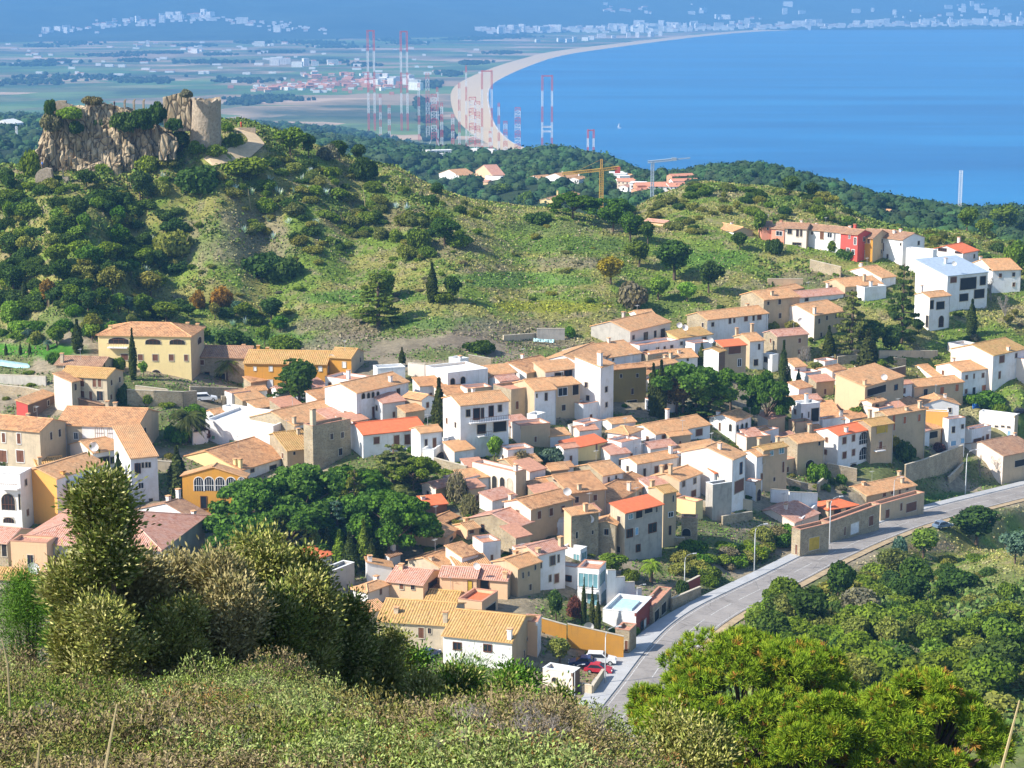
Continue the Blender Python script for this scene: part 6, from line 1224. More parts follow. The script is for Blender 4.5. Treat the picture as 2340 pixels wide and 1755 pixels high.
# --- big trees in the village
for sp, px, yb, w_, h_, col, lab in (('dome',600,1255,235,175,'pn','leftmost wide pine of the green grove'),('dome',700,1235,240,185,'pn','large pine at the top of the grove'),('dome',800,1215,215,160,'pn','pine at the back of the grove below the stone block'),('dome',905,1275,190,160,'pn','rightmost dark pine of the grove'),('dome',560,1310,170,130,'pn','low pine at the front left of the grove'),('dome',850,1255,190,150,'pn','pine between the blue cedar and the dark end of the grove'),('dome',665,1285,215,140,'pn','front pine of the grove behind the slender cypresses'),
  ('ced',812,1245,105,190,'ce','yellow green cedar with flat layered boughs in the grove'),('ced',772,1265,95,135,'bl','silvery blue cedar in the grove'),('ced',900,1120,165,115,'ma','old flat pine with reddish twigs below the bright orange roof'),('pine',945,1130,110,90,'md','dark pine beside the stone wall right of the old flat pine'),('tree',685,935,120,125,'dk','large dark tree in front of the long ochre farmhouse'),('ced',665,920,95,110,'dk','flat topped dark conifer against the ochre farmhouse'),('bush',583,895,58,48,'bl','grey green olive beside the ochre farmhouse'),
  ('pine',1560,950,150,125,'pn','wide pine with grey twigs beside the twin cypresses'),('tree',1545,945,110,90,'gr','greyish thin tree in front of the wide pine'),('dome',1670,940,120,100,'pn','green pine left of the tall leafy tree'),('dome',1752,992,115,145,'pn','tall leafy tree standing over the stone houses'),('pine',1620,960,120,85,'md','dark low pine in the gap behind the white modern house'),('ced',1590,955,90,60,'dk','low layered conifer in the dark gap'),
  ('ced',2060,785,84,190,'dk','tallest dark cedar before the huge modern white house'),('ced',1945,815,100,160,'ma','wide dark cedar with loose boughs left of the tallest cedar'),('tree',1985,812,95,90,'dk','dark evergreen at the foot of the two cedars'),('tree',2035,815,80,75,'dk','dark evergreen filling the ground under the tallest cedar'),('bare',1836,850,60,80,'gr','grey leafless tree beside the stone house with pink roof'),('bare',2300,740,60,90,'gr','pale leafless tree in front of the loggia garden'),('bare',2265,690,50,75,'gr','pale leafless tree before the white house at the edge'),('tree',2320,650,80,110,'md','tall bushy pine at the right edge behind the white house'),
  ('bare',2285,1098,60,85,'gr','leafless tree in front of the beige stucco house'),('bare',2240,1090,36,70,'gr','small leafless tree beside the beige stucco house'),('tree',1270,1420,60,85,'dk','round topped clipped tree behind the orange wall'),('spiky',1312,1410,48,70,'pu','reddish blossoming shrub tree by the modern villa'),('tree',1278,1518,82,72,'ol','round olive tree beside the golden striped roof house'),('bare',1425,1448,36,40,'gr','small leafless tree on the orange wall corner'),('bush',1448,1452,28,26,'br','clipped green bush on the garage terrace'),('bush',1500,1378,24,22,'br','small clipped bush over the garage openings'),
  ('palm',432,1010,100,80,'cy','big date palm beside the white terraces'),('palm',520,868,64,52,'ol','pale feathery palm in front of the stone farmhouse'),('palm',1488,1333,60,60,'lg','bright palm in the garden above the road'),('palm',10,1145,26,95,'dk','thin palm in front of the white arched villa'),('palm',110,800,24,26,'bl','small palm on the lawn beside the clipped cypresses'),('tree',1130,1055,58,68,'lg','fresh light green tree below the long balcony house'),('spiky',1190,1075,80,60,'gr','tangled grey shrubs under the washing line'),('bush',1255,1060,70,48,'bl','blue green shrub mass left of the red roof'),('bush',1215,1075,60,36,'md','dark shrub beside the tangled grey shrubs'),
  ('bush',1060,1085,100,24,'md','clipped dark hedge above the cream arcaded house'),('spiky',1045,1150,90,90,'gr','dry leafless thicket on the rock left of the arcade'),('spiky',1070,1180,60,80,'gr','dry thicket climbing the rubble rock'),('bush',1870,1100,70,46,'br','clipped hedge in front of the arched stone house'),('bush',1925,1105,34,30,'br','round green bush by the curved stone wall'),('bush',2070,1055,56,64,'dk','dark green tree bush against the brown stucco house'),('bush',2043,1030,38,40,'ye','bright yellow flowering bush on the balcony'),('bush',2150,1035,36,24,'pu','pink blossom shrub at the orange wall foot'),('bush',2260,930,90,42,'br','sloping ivy hedge beside the white house of seven windows'),('bush',2230,925,60,30,'br','lower end of the sloping ivy hedge'),('bush',2290,948,40,30,'md','shrub at the end of the ivy hedge'),
  ('bush',1990,940,60,46,'gr','bare grey shrub in front of the peach block'),('bush',1955,955,50,30,'md','green shrub at the foot of the peach block'),('bush',120,830,46,38,'br','bright green shrub beside the pool steps'),('bush',275,845,30,34,'md','round dark bush by the mansion corner'),('tree',328,860,34,40,'lg','small light green tree in front of the mansion'),('bush',440,955,50,40,'br','green shrub at the palm foot'),('bush',410,1010,60,50,'br','bright bush left of the palm trunk'),('bush',460,1005,40,36,'pu','purple brown shrub under the green shuttered house'),('bush',340,925,40,34,'md','bush growing on the retaining wall'),('bush',282,925,34,52,'dk','dark shrub right of the tall beige house'),
  ('tree',605,790,46,52,'lg','yellow green tree in the garden behind the farmhouse'),('bush',525,790,110,40,'dk','long dark hedge behind the stone farmhouse'),('bush',650,800,90,36,'md','lower sloping hedge behind the ochre farmhouse'),('bush',1305,770,34,26,'br','round green tree by the concrete wall'),('bush',1095,805,90,30,'dk','dark trimmed hedge above the flat topped white house'),('bush',150,1125,40,34,'ye','yellow blooming bush at the orange side wall'),('tree',1400,1315,90,60,'md','dense garden trees under the crumbling grey house'),('bush',1440,1330,50,40,'md','garden shrub left of the bright palm'),('bush',1560,1360,46,46,'dk','dark bush by the maroon fence'),('bush',1345,1440,34,20,'dk','dark low hedge behind the orange wall'),('bush',1400,1450,40,20,'dk','clipped dark hedge on the orange wall')):
    pl(sp, px, yb, w_, h_, col, lab, 'garden trees and shrubs')
# --- castle hill: the individual dark bushes and trees that show
for sp, px, yb, w_, h_, col, lab in (('bush',163,272,66,34,'lg','bright green ivy mound on top of the cliff'),('bush',210,240,44,22,'gr','brown dry bush on the rim of the ruin'),('bush',285,300,75,48,'dk','dark ivy mass in the middle of the cliff top'),('bush',330,295,70,50,'dk','dark ivy mass right of the merlons'),('bush',360,282,56,52,'dk','dark ivy mound left of the ochre ruin wall'),('bush',172,305,44,36,'dk','dark bush hanging on the cliff face'),('bush',120,300,50,50,'gr','grey scrub on the left shoulder of the cliff'),('bush',112,262,30,34,'dk','dark bush at the left end of the cliff top'),('bush',430,222,40,20,'gr','dry bush on the ruin wall beside the tower'),
  ('bush',70,405,56,80,'md','tall bush left of the cliff foot'),('tree',415,345,60,50,'md','green tree under the ochre ruin wall'),('bush',385,335,40,30,'ol','olive bush beside the ruin wall'),('bush',535,335,50,36,'md','dark bush right of the tower foot'),('bush',445,352,52,36,'md','leafy bush left of the tower foot'),('bush',490,356,60,30,'md','low bush right under the tower'),('bush',395,298,44,34,'dk','dark ivy clump between ruin wall and cliff'),('bush',300,350,60,44,'dk','dark bush growing in the cliff crevice'),('bush',240,395,60,26,'md','low bush along the cliff foot'),('bush',225,290,30,30,'dk','small dark bush clinging to the cliff'),('bush',520,300,36,26,'md','small bush behind the tower'),('bush',335,395,70,50,'md','green bush at the right foot of the cliff'),('tree',665,355,95,68,'md','wide evergreen on the skyline right of the sandy path'),('tree',705,360,46,60,'dk','darker evergreen beside the wide skyline one'),('tree',775,368,66,50,'dk','round dark tree on the skyline'),('tree',818,372,50,46,'dk','smaller round tree on the skyline'),('bush',828,410,62,50,'dk','dark bush stepping down the skyline'),('bush',750,365,60,36,'gr','brownish bush between the skyline trees'),
  ('bush',560,400,130,46,'md','broad green thicket below the sandy path'),('bush',455,440,115,56,'dk','big dark oak thicket below the tower'),('tree',195,540,56,60,'br','fresh green pine tree in the dark left wood'),('tree',272,520,62,56,'br','upper fresh green pine tree in the left wood'),('tree',270,570,62,62,'br','middle fresh green pine tree in the left wood'),('tree',205,620,85,66,'br','lower fresh green pine tree in the left wood'),('tree',300,630,54,42,'br','small round fresh green tree in the left wood'),('tree',345,680,90,66,'ol','grey green tree at the edge of the left wood'),('bush',600,630,130,66,'dk','large dark oak thicket in the middle of the dry slope'),('bush',640,640,100,60,'dk','right half of the dark oak thicket on the slope'),('bush',610,485,50,34,'md','round dark bush among the agaves'),('bush',400,585,110,60,'ol','olive coloured thicket beside the left wood'),
  ('ced',865,745,120,130,'ce','wide layered cedar on the terraced slope'),('tree',880,690,90,80,'md','dark tree behind the layered cedar'),('tree',1035,690,60,66,'dk','dark tree right of the brownish cypress'),('bush',1010,690,50,30,'md','pale bush below the brownish cypress'),('tree',1015,560,90,66,'dk','dark wood clump at the centre of the hill'),('bush',960,570,70,60,'md','olive thicket left of the dark clump'),('bush',1230,508,60,26,'dk','dark bush on the grass below the hill crest'),('bush',1150,440,60,24,'md','bushes on the hill crest near the ochre roof'),('bush',1205,465,50,30,'md','dark bush left of the ochre roofed house'),
  ('dome',1310,500,120,60,'pn','bright green pine on the crest beside the ochre house'),('dome',1390,500,110,50,'pn','second bright pine on the crest'),('tree',1400,530,80,70,'pn','green pine going down from the crest'),('tree',1440,550,80,70,'pn','dense green pine in the line down the slope'),('tree',1480,560,50,60,'dk','dark pine at the end of the line'),('tree',1460,610,80,66,'md','green tree above the yellow flowering one'),('tree',1395,650,95,70,'ye','tall yellow blooming mimosa on the green slope'),('tree',1540,640,130,100,'dk','large rounded grey green oak right of the mimosa'),('tree',1620,670,80,80,'dk','dark oak beside the large rounded one'),('tree',1505,685,80,60,'lg','light spring green trees under the large oak'),('tree',1570,690,70,50,'lg','second light spring green tree under the large oak'),('bush',1440,700,90,60,'gr','tangled grey shrubs below the mimosa'),
  ('tree',1690,570,54,44,'dk','round dark tree alone on the bright grass'),('bush',1773,580,42,40,'dk','round bush in front of the salmon row house'),('tree',1735,545,50,70,'md','tall leafy bush at the end of the row'),('bush',1905,575,40,26,'md','clipped bush before the white row house'),('bush',1935,590,56,30,'dk','dark hedge before the red row house'),('tree',1805,448,60,50,'dk','left of two dark trees on the ridge against the sea'),('tree',1855,455,50,42,'dk','right of two dark trees on the ridge against the sea'),('tree',2210,530,66,62,'md','big pine at the left of the right hand ridge wood'),('tree',2300,535,90,70,'md','big pine at the right of the ridge wood'),('tree',2250,545,60,50,'md','pine in the middle of the right hand ridge wood'),
  ('spiky',505,700,90,60,'oc','orange blooming mimosa behind the yellow mansion'),('spiky',455,705,50,50,'oc','smaller orange blooming mimosa behind the mansion'),('tree',110,700,60,70,'oc','golden blooming mimosa in the left garden'),('tree',30,750,70,70,'lg','yellow green tree at the left edge of the gardens'),('tree',620,735,80,60,'dk','dark trees right of the orange mimosa'),('tree',560,735,60,50,'md','green tree between the mimosa and the dark trees'),('tree',380,735,90,50,'md','garden trees left above the mansion roof'),('tree',130,790,70,50,'md','leafy garden tree above the lawn'),('tree',215,775,60,66,'ol','pale fig like tree right of the broad cypress'),('bush',450,770,60,30,'md','garden shrubs behind the mansion chimneys')):
    pl(sp, px, yb, w_, h_, col, lab, 'bushes and trees on the castle hill' if yb < 720 else 'garden trees and shrubs', 400)
# --- random fill, each plant its own object
def fill(n, poly, sp, size, cols, lab, grp, dmin=400, hs=(.75, 1.1), avoid=True, nm_=None):
    poly = np.array(poly, float); x0, y0 = poly.min(0); x1, y1 = poly.max(0); k = 0; tries = 0
    while k < n and tries < n*12:
        tries += 1; x, y = pr.uniform(x0, x1), pr.uniform(y0, y1); ins = False; j = len(poly)-1
        for i in range(len(poly)):
            if (poly[i][1] > y) != (poly[j][1] > y) and x < (poly[j][0]-poly[i][0])*(y-poly[i][1])/(poly[j][1]-poly[i][1])+poly[i][0]: ins = not ins
            j = i
        if not ins: continue
        X, Y, Z = hit(x, y, dmin); s = pr.uniform(*size)
        if avoid and inhouse(X, Y, s*.6): continue
        d, _ = roadz(np.array([X]), np.array([Y]))
        if d[0] < 6.2+s or np.min((PATHW[:, 0]-X)**2+(PATHW[:, 1]-Y)**2) < (s+2.4)**2: continue
        if Y < PATHW[:, 1].max() and abs(x-560) < 60 and 300 < y < 400 and s > 1.2: continue
        plant(pr.choice(sp), X, Y, Z-.2, s, pr.choice(cols), lab, grp, pr.uniform(*hs), nm_=nm_); k += 1
fill(150, [(0,430),(130,425),(330,430),(420,450),(400,560),(420,650),(300,720),(0,720)], ['bush', 'spiky', 'bush', 'tree'], (2.0, 4.4), ['dk', 'dk', 'dk', 'md', 'ol'], 'dark evergreen in the dense wood on the left slope', 'dense wood on the left slope', nm_='holm_oak')  # bushes and ragged shrubs of mixed kinds, not only oaks
fill(50, [(0,700),(420,700),(640,720),(640,760),(420,745),(150,800),(0,770)], ['bush', 'tree', 'spiky'], (1.6, 3.2), ['md', 'br', 'bl', 'ol', 'lg', 'dk'], 'leafy garden plant on the terraces above the mansion', 'garden plants above the mansion', nm_='garden_bush')
fill(120, [(430,400),(600,360),(760,390),(1000,440),(1110,480),(1120,560),(950,600),(700,580),(560,540),(430,560)], ['bush', 'spiky'], (1.2, 3.6), ['md', 'md', 'dk', 'ol', 'ma'], 'low green bush on the slope below the sandy path', 'bushes below the sandy path')
fill(60, [(420,560),(900,560),(1250,500),(1400,560),(1400,690),(900,700),(640,720),(430,700)], ['bush', 'spiky'], (.8, 1.8), ['ol', 'md', 'ma', 'gr'], 'small bush on the dry terraced grass', 'small bushes on the dry terraces', hs=(.5, .9))
fill(120, [(1430,480),(1600,415),(1760,420),(1900,455),(2110,520),(2340,540),(2340,640),(2150,600),(1950,520),(1700,500),(1640,540),(1440,540)], ['bush', 'bush', 'spiky'], (1.6, 3.2), ['md', 'dk', 'ol', 'ma'], 'scrubby bush on the ridge behind the hilltop row', 'scrub bushes on the right ridge', nm_='lentisk_bush')  # ordinary ridge scrub and ragged shrubs, not one known species
fill(45, [(20,300),(430,300),(430,420),(20,440)], ['bush'], (1.6, 3.0), ['md', 'ol', 'dk'], 'bush growing round the foot of the castle cliff', 'bushes around the cliff foot', hs=(.6, .9))
VP = [(1640,1440),(1830,1330),(1960,1295),(2090,1250),(2200,1210),(2340,1160),(2340,1640),(2000,1540),(1700,1480)]
for px, yb, w_, h_, sp, col, lab in ((1850,1450,150,130,'tree','dk','dark oak at the front of the valley thicket'),(1780,1440,130,100,'tree','dk','dark oak near the road bend in the valley thicket'),(1960,1440,140,110,'tree','gr','greyish leafless oak in the valley thicket'),(2080,1400,110,100,'tree','dk','rounded dark oak right of the greyish one'),(2165,1480,90,80,'tree','md','round green oak on the valley slope'),(2110,1275,110,80,'tree','md','olive green tree beside the road verge'),(2060,1270,50,60,'bush','bl','pale silver green bush at the verge'),(2230,1245,160,100,'tree','dk','dark tree behind the steel blue car'),(2320,1290,100,90,'tree','bl','blue green bushy tree at the right edge'),(2200,1350,120,60,'bush','dk','dark bush on the sunny grass'),(2300,1370,70,50,'bush','md','small round bush on the sunny grass'),(1960,1540,150,110,'tree','py','yellow green bush below the valley thicket'),(2280,1600,180,160,'tree','dk','large dark tree above the foreground pine'),(2180,1580,140,120,'tree','md','mid green tree above the foreground pine'),(2060,1560,130,100,'tree','gr','grey brown thicket above the foreground pine')):
    pl(sp, px, yb, w_, h_, col, lab, 'valley trees right of the road', 200)
fill(190, [(1690,1440),(1830,1345),(1960,1310),(2060,1330),(2140,1450),(2340,1460),(2340,1650),(2000,1620),(1750,1500)], ['bush', 'tree', 'spiky', 'spiky'], (1.8, 4.2), ['dk', 'md', 'md', 'md', 'ol', 'ma'], 'dense bush in the thicket on the valley slope', 'valley thicket bushes', dmin=190, nm_='holm_oak')  # mixed thicket bushes and ragged shrubs, oaks among them
fill(18, [(2100,1290),(2340,1230),(2340,1440),(2180,1440)], ['bush', 'spiky'], (1.0, 2.4), ['md', 'dk', 'ol'], 'bush on the sunny grass slope right of the road', 'bushes on the sunny grass', dmin=200)
fill(34, [(1590,1235),(1680,1260),(1780,1200),(1830,1240),(1700,1315),(1640,1345),(1560,1385),(1545,1300)], ['spiky', 'bush', 'spiky'], (1.5, 3.2), ['gr', 'br', 'md', 'ol', 'py'], 'wild shrub on the overgrown plot between village and road', 'wild shrubs on the overgrown plot', dmin=200)
fill(170, [(500,900),(1000,960),(1400,900),(1800,900),(2200,1000),(2100,1100),(1600,1200),(1300,1300),(900,1250),(900,1100),(500,1050)], ['bush', 'spiky'], (.7, 1.6), ['md', 'br', 'ol', 'gr', 'dk'], 'small garden shrub squeezed between the village houses', 'small shrubs between the village houses', dmin=200, nm_='garden_bush')
fill(35, [(1560,690),(1900,600),(2200,700),(2340,720),(2340,800),(2000,900),(1850,880)], ['bush', 'spiky', 'tree'], (1.0, 2.4), ['md', 'dk', 'gr', 'ol'], 'shrub among the upper right gardens', 'shrubs of the upper right gardens', dmin=300)
fill(30, [(0,740),(300,900),(560,900),(460,1150),(0,1330),(0,900)], ['bush', 'spiky'], (.8, 1.6), ['md', 'br', 'ol'], 'small shrub between the houses at the left', 'small shrubs between the left houses', dmin=250)
for px, py in ((660,385),(650,395),(710,392),(690,410),(632,432),(672,435),(560,405),(618,408),(640,440),(735,442),(745,440),(700,430),(537,430),(612,500),(660,505),(722,508),(558,525),(625,540),(930,475),(850,465),(790,455),(371,402),(345,545),(396,580),(375,582),(335,615),(165,622),(190,628),(515,675),(500,850),(560,735),(530,738),(20,505),(905,470),(575,440),(600,420)): pl('agave', px, py+6, 25, 21, 'ag', 'pale blue green agave rosette on the castle hill', 'agaves on the castle hill', 300)
for i, (px, py, h_) in enumerate(((415,588,52),(573,480,48),(835,475,44),(328,450,46),(112,705,60))):
    X, Y, Z = hit(px, py, 400); mb = MB(); L_ = h_*Y/F; t_ = (.35, -.1, -.1, .1, .02)[i]; mb.tube([(0, 0, -.2), (t_*L_*.5, 0, L_*.5), (t_*L_, 0, L_)], [.12, .09, .05], 5); o = mb.build('agave_stalk', M['straw']); o.location = (X, Y, Z); tag(o, ['dry agave flower stalk standing on the slope under the left thicket', 'leaning dry agave stalk beside the round dark bush', 'slanted dry agave stalk on the right of the agaves', 'dry agave stalk at the foot of the cliff', 'dry agave stalk in the left garden'][i], 'agave stalk')
# --- low scrub and grass cover on the slopes: nobody could count it
def cover(n, u0, u1, d0, d1, size, hgt, cf, name, lab, mask=None, asp=.8):
    u = rng.uniform(u0, u1, n); D = np.sqrt(rng.uniform(d0**2, d1**2, n)); X = u*D; Z = height(X, D)
    k = np.ones(n, bool) if mask is None else mask(X, D, Z)
    for H in HOUSES:
        a = (X-H.C[0])*H.e1[0]+(D-H.C[1])*H.e1[1]; b = (X-H.C[0])*H.e2[0]+(D-H.C[1])*H.e2[1]; k &= ~((a > -.3) & (a < H.w+.3) & (b > -.3) & (b < H.d+.3))
    dr, _ = roadz(X, D); k &= dr > 6.6
    if d0 > 400:
        for q in PATHW[::2]: k &= ((X-q[0])**2+(D-q[1])**2 > 7.5)
    X, D, Z = X[k], D[k], Z[k]; m_ = len(X); P = np.c_[X, D, Z+hgt*rng.random(m_)]; Q = leafquads(P, np.tile([0, -.3, .6], (m_, 1)), size, asp, 1.0); c = cf(X, D, Z); c = np.repeat(c*rng.uniform(.6, 1.5, (m_, 1)), 4, 0)
    o = mkobj(name, npmesh(name, Q, 4, L_FG, c)); return tag(o, lab, kind='stuff')
def slopecol(X, Y, Z):
    c = landcol(X, Y, Z); r = rng.random(len(X))[:, None]; return np.where(r < .22, np.array([.11,.16,.03]), np.where(r > .93, np.array([.28,.23,.14]), c*1.15))
cover(150000, -.30, .30, 436, 620, .19, .3, slopecol, 'grass', 'dry grass and low scrub on the castle hill')
cover(110000, -.30, .30, 436, 600, .30, .95, lambda X, Y, Z: np.where(rng.random(len(X))[:, None] < .35, np.array([.09,.15,.03]), np.array([.15,.20,.04])), 'scrub', 'merged low green scrub spreading over the castle hill', lambda X, Y, Z: (fbm(X/11+3, Y/11)+.5*fbm(X/3, Y/3) > .10-.12*(X < -60)+.9*((proj(X, Y, Z)[0] > 1060) & (proj(X, Y, Z)[0] < 1700) & (proj(X, Y, Z)[1] > 440))+.35*(proj(X, Y, Z)[1] > 560)) & (proj(X, Y, Z)[1] < 660))
cover(60000, .02, .30, 190, 440, .28, 1.1, lambda X, Y, Z: np.where(rng.random(len(X))[:, None] < .4, np.array([.08,.14,.03]), np.array([.14,.19,.05])), 'scrub', 'merged green scrub on the valley slope right of the road', lambda X, Y, Z: (X > np.interp(Y, RC[:, 1], RC[:, 0])+7) & (fbm(X/9+3, Y/9) > -.10) & (proj(X, Y, Z)[1] > 1330))
cover(40000, .02, .30, 190, 440, .16, .3, slopecol, 'grass', 'grass and scrub on the valley slope right of the road', lambda X, Y, Z: X > np.interp(Y, RC[:, 1], RC[:, 0])+6)
def towncol(X, Y, Z):
    r = rng.random(len(X))[:, None]; return np.where(r < .72, np.array([.11,.19,.035]), np.array([.24,.19,.11]))
cover(110000, -.28, .28, 236, 440, .15, .25, towncol, 'weeds', 'weeds and low plants on open ground in the village', lambda X, Y, Z: (X < np.interp(Y, RC[:, 1], RC[:, 0])-8) & (fbm(X/9, Y/9) > -.14))
# --- distant pine woods
def woods(n, fn, lab, rad, leaf, nl, col):
    X, Y, Z = fn(n); m_ = len(X); R_0 = rng.uniform(rad[0], rad[1], m_); base = (rng.random((m_, 1))*.7+.65)*np.array(col)*(1+rng.normal(size=(m_, 3))*.08); V = []; Cc = []
    d = rnd_dir(m_*nl, -.25).reshape(m_, nl, 3); P = np.stack([X, Y, Z+R_0*.55], 1)[:, None]+d*R_0[:, None, None]*np.array([1, 1, .8])*rng.uniform(.75, 1.05, (m_, nl, 1))
    Q = leafquads(P.reshape(-1, 3), d.reshape(-1, 3), leaf, 1, .6); V.append(Q); Cc.append(np.repeat(base, nl*4, 0)*np.repeat(rng.uniform(.7, 1.3, (m_*nl, 1)), 4, 0))
    ic = core([(0, 0, 0, 1, 1, .8)], .86); Vc = (np.stack([X, Y, Z+R_0*.5], 1)[:, None]+ic[None]*R_0[:, None, None]).reshape(-1, 3); V.append(Vc); Cc.append(np.repeat(base, len(ic), 0))
    o = mkobj('woods', npmesh('woods', np.vstack(V), 4, L_FG, np.vstack(Cc))); return tag(o, lab, kind='stuff')
def vis(u0, u1, d0, d1, dens=None):
    def f(n):
        u = rng.uniform(u0, u1, n); D = np.exp(rng.uniform(math.log(d0), math.log(d1), n)); X = u*D; Z = height(X, D); px, py = proj(X, D, Z); k = (Z > 3)
        if dens: k &= dens(X, D, Z, px, py)
        k &= rng.random(n) < np.clip(1.0+fbm(X/45, D/45)*1.8, .35, 1)
        for H in HOUSES:
            if H.C[1] > 560:
                a = (X-H.C[0])*H.e1[0]+(D-H.C[1])*H.e1[1]; b = (X-H.C[0])*H.e2[0]+(D-H.C[1])*H.e2[1]; k &= ~((a > -4) & (a < H.w+4) & (b > -5) & (b < H.d+4)); k &= ~((abs(px-H.px[0]) < 20) & (D < H.C[1]) & (D > H.C[1]-25))
        return X[k], D[k], Z[k]-.5
    return f
woods(7000, vis(-.31, .31, 655, 1350), 'pine wood covering the hills behind the castle ridge', (2.4, 4.6), .45, 26, (.045,.085,.03))
woods(11000, vis(-.31, .16, 1350, 3600), 'far pine wood sloping down to the beach', (4, 8.5), .9, 20, (.045,.085,.03))
def plainwood(n):
    cl = [(170,178,170,9),(70,150,60,4),(480,143,80,5),(170,100,60,6),(90,106,30,3),(580,98,40,4),(700,98,60,6),(750,100,50,5),(440,105,40,3),(310,140,30,3),(70,190,90,8),(330,186,60,6),(560,186,60,5),(620,228,60,7),(560,235,50,8),(1060,90,60,4),(1120,88,40,3),(1180,85,50,4),(900,92,40,4),(760,143,30,4),(830,150,30,3),(250,128,60,3),(500,126,40,2),(350,122,60,2),(130,142,50,3),(940,100,40,3),(640,120,50,2),(500,80,40,3),(780,108,70,3),(1000,312,30,14),(975,268,18,18),(962,240,14,16),(985,195,22,8),(1030,170,22,6),(1080,146,30,4),(1150,122,40,3)]
    X = []; Y = []
    for i in range(n):
        c = cl[int(rng.integers(len(cl)))]; q = atZ(c[0]+rng.normal()*c[2]*.5, c[1]+rng.normal()*c[3]*.35, 3.3); X.append(q[0]); Y.append(q[1])
    return np.array(X), np.array(Y), np.full(n, 3.0)
woods(3600, plainwood, 'dark copses and hedgerows on the farmland', (5, 10), 1.6, 12, (.035,.06,.025))
# ------------------------------------------------------------------ foreground maquis
def clump(seed, n, R1, leafs, stems, palette, asp=1.5, hh=.6, taper=True):
    """one low shrub: sprigs of leaves at the ends of thin stems"""
    r = np.random.default_rng(seed); V = []; Cc = []; ns = n//9
    a = r.uniform(0, 6.28, ns); q = np.sqrt(r.random(ns))*R1; z = hh*(1-.5*(q/R1)**2)*r.uniform(.35, 1.1, ns); T = np.c_[q*np.cos(a), q*np.sin(a), z]
    pal = np.array(palette); pc = pal[r.integers(len(pal), size=ns)]
    for k in range(9):
        off = r.normal(size=(ns, 3))*leafs*1.7; off[:, 2] = np.abs(off[:, 2])*1.1; d = off/np.linalg.norm(off, axis=1)[:, None]; P = T+off; n_ = len(P)
        A = d*leafs*r.uniform(.7, 1.3, (n_, 1)); B = np.cross(A, r.normal(size=(n_, 3))); B = B/np.linalg.norm(B, axis=1)[:, None]*leafs/asp*.6
        V.append(np.stack([P-A, P-B, P+A, P+B], 1).reshape(-1, 3)); Cc.append(np.repeat(pc*r.uniform(.45, 1.2, (n_, 1)), 4, 0))
    m_ = stems; i = r.integers(ns, size=m_); b0 = T[i]*np.array([.25, .25, 0]); b1 = T[i]*np.array([1.03, 1.03, 1.05]); s_ = np.cross(b1-b0, r.normal(size=(m_, 3))); s_ = s_/np.linalg.norm(s_, axis=1)[:, None]*leafs*.17
    V.append(np.stack([b0-s_, b0+s_, b1+s_*.5, b1-s_*.5], 1).reshape(-1, 3)); Cc.append(np.repeat(np.tile([[.22,.17,.10]], (m_, 1))*r.uniform(.5, 1.8, (m_, 1)), 4, 0))
    return np.vstack(V), np.vstack(Cc)
PAL = {'green': [(.15,.22,.03),(.19,.26,.045),(.10,.16,.03),(.24,.28,.06)], 'olive': [(.26,.24,.07),(.20,.19,.055),(.30,.27,.10)], 'grey': [(.30,.23,.12),(.36,.29,.16),(.24,.18,.10),(.24,.23,.07)], 'pale': [(.32,.40,.12),(.27,.34,.10),(.40,.44,.17)], 'rust': [(.36,.19,.07),(.26,.17,.06),(.22,.20,.06)]}
CL = {k: [clump(100+i*7+j, 1000, .55, .021, 90 if k != 'grey' else 300, p, hh=.5) for i in range(3)] for j, (k, p) in enumerate(PAL.items())}
def maquis():
    V = []; Cc = []; n = 2600; u = rng.uniform(-.30, .30, n); D = rng.uniform(12.5, 46, n); rim = np.interp(u, [-.3, -.08, -.04, .03, .12, .3], [46, 46, 36, 25, 19, 24]); k = D < rim; u, D = u[k], D[k]; X = u*D; Z = height(X, D); nz = fbm(X/2.2, D/2.2)*1.35; nz2 = fbm(X/1.1+30, D/1.1)*1.3
    for i in range(len(X)):
        t_ = nz[i]+.6*nz2[i]+rng.normal()*.12; kind = 'grey' if t_ < -.16 else 'olive' if t_ < -.03 else 'green' if t_ < .15 else 'pale' if rng.random() < .55 else 'rust' if rng.random() < .3 else 'green'
        v, c = CL[kind][int(rng.integers(3))]; a = rng.uniform(0, 6.28); s_ = rng.uniform(.75, 1.2)*(1+.006*(D[i]-14)); ca, sa = math.cos(a)*s_, math.sin(a)*s_
        V.append(np.c_[v[:, 0]*ca-v[:, 1]*sa+X[i], v[:, 0]*sa+v[:, 1]*ca+D[i], v[:, 2]*s_*(rng.uniform(.45, .95) if rng.random() < .88 else rng.uniform(1.0, 1.35))+Z[i]-.12]); Cc.append(c)
    o = mkobj('undergrowth', npmesh('undergrowth', np.vstack(V), 4, L_FG, np.vstack(Cc))); tag(o, 'tangled low maquis scrub on the near slope', kind='stuff')
maquis()
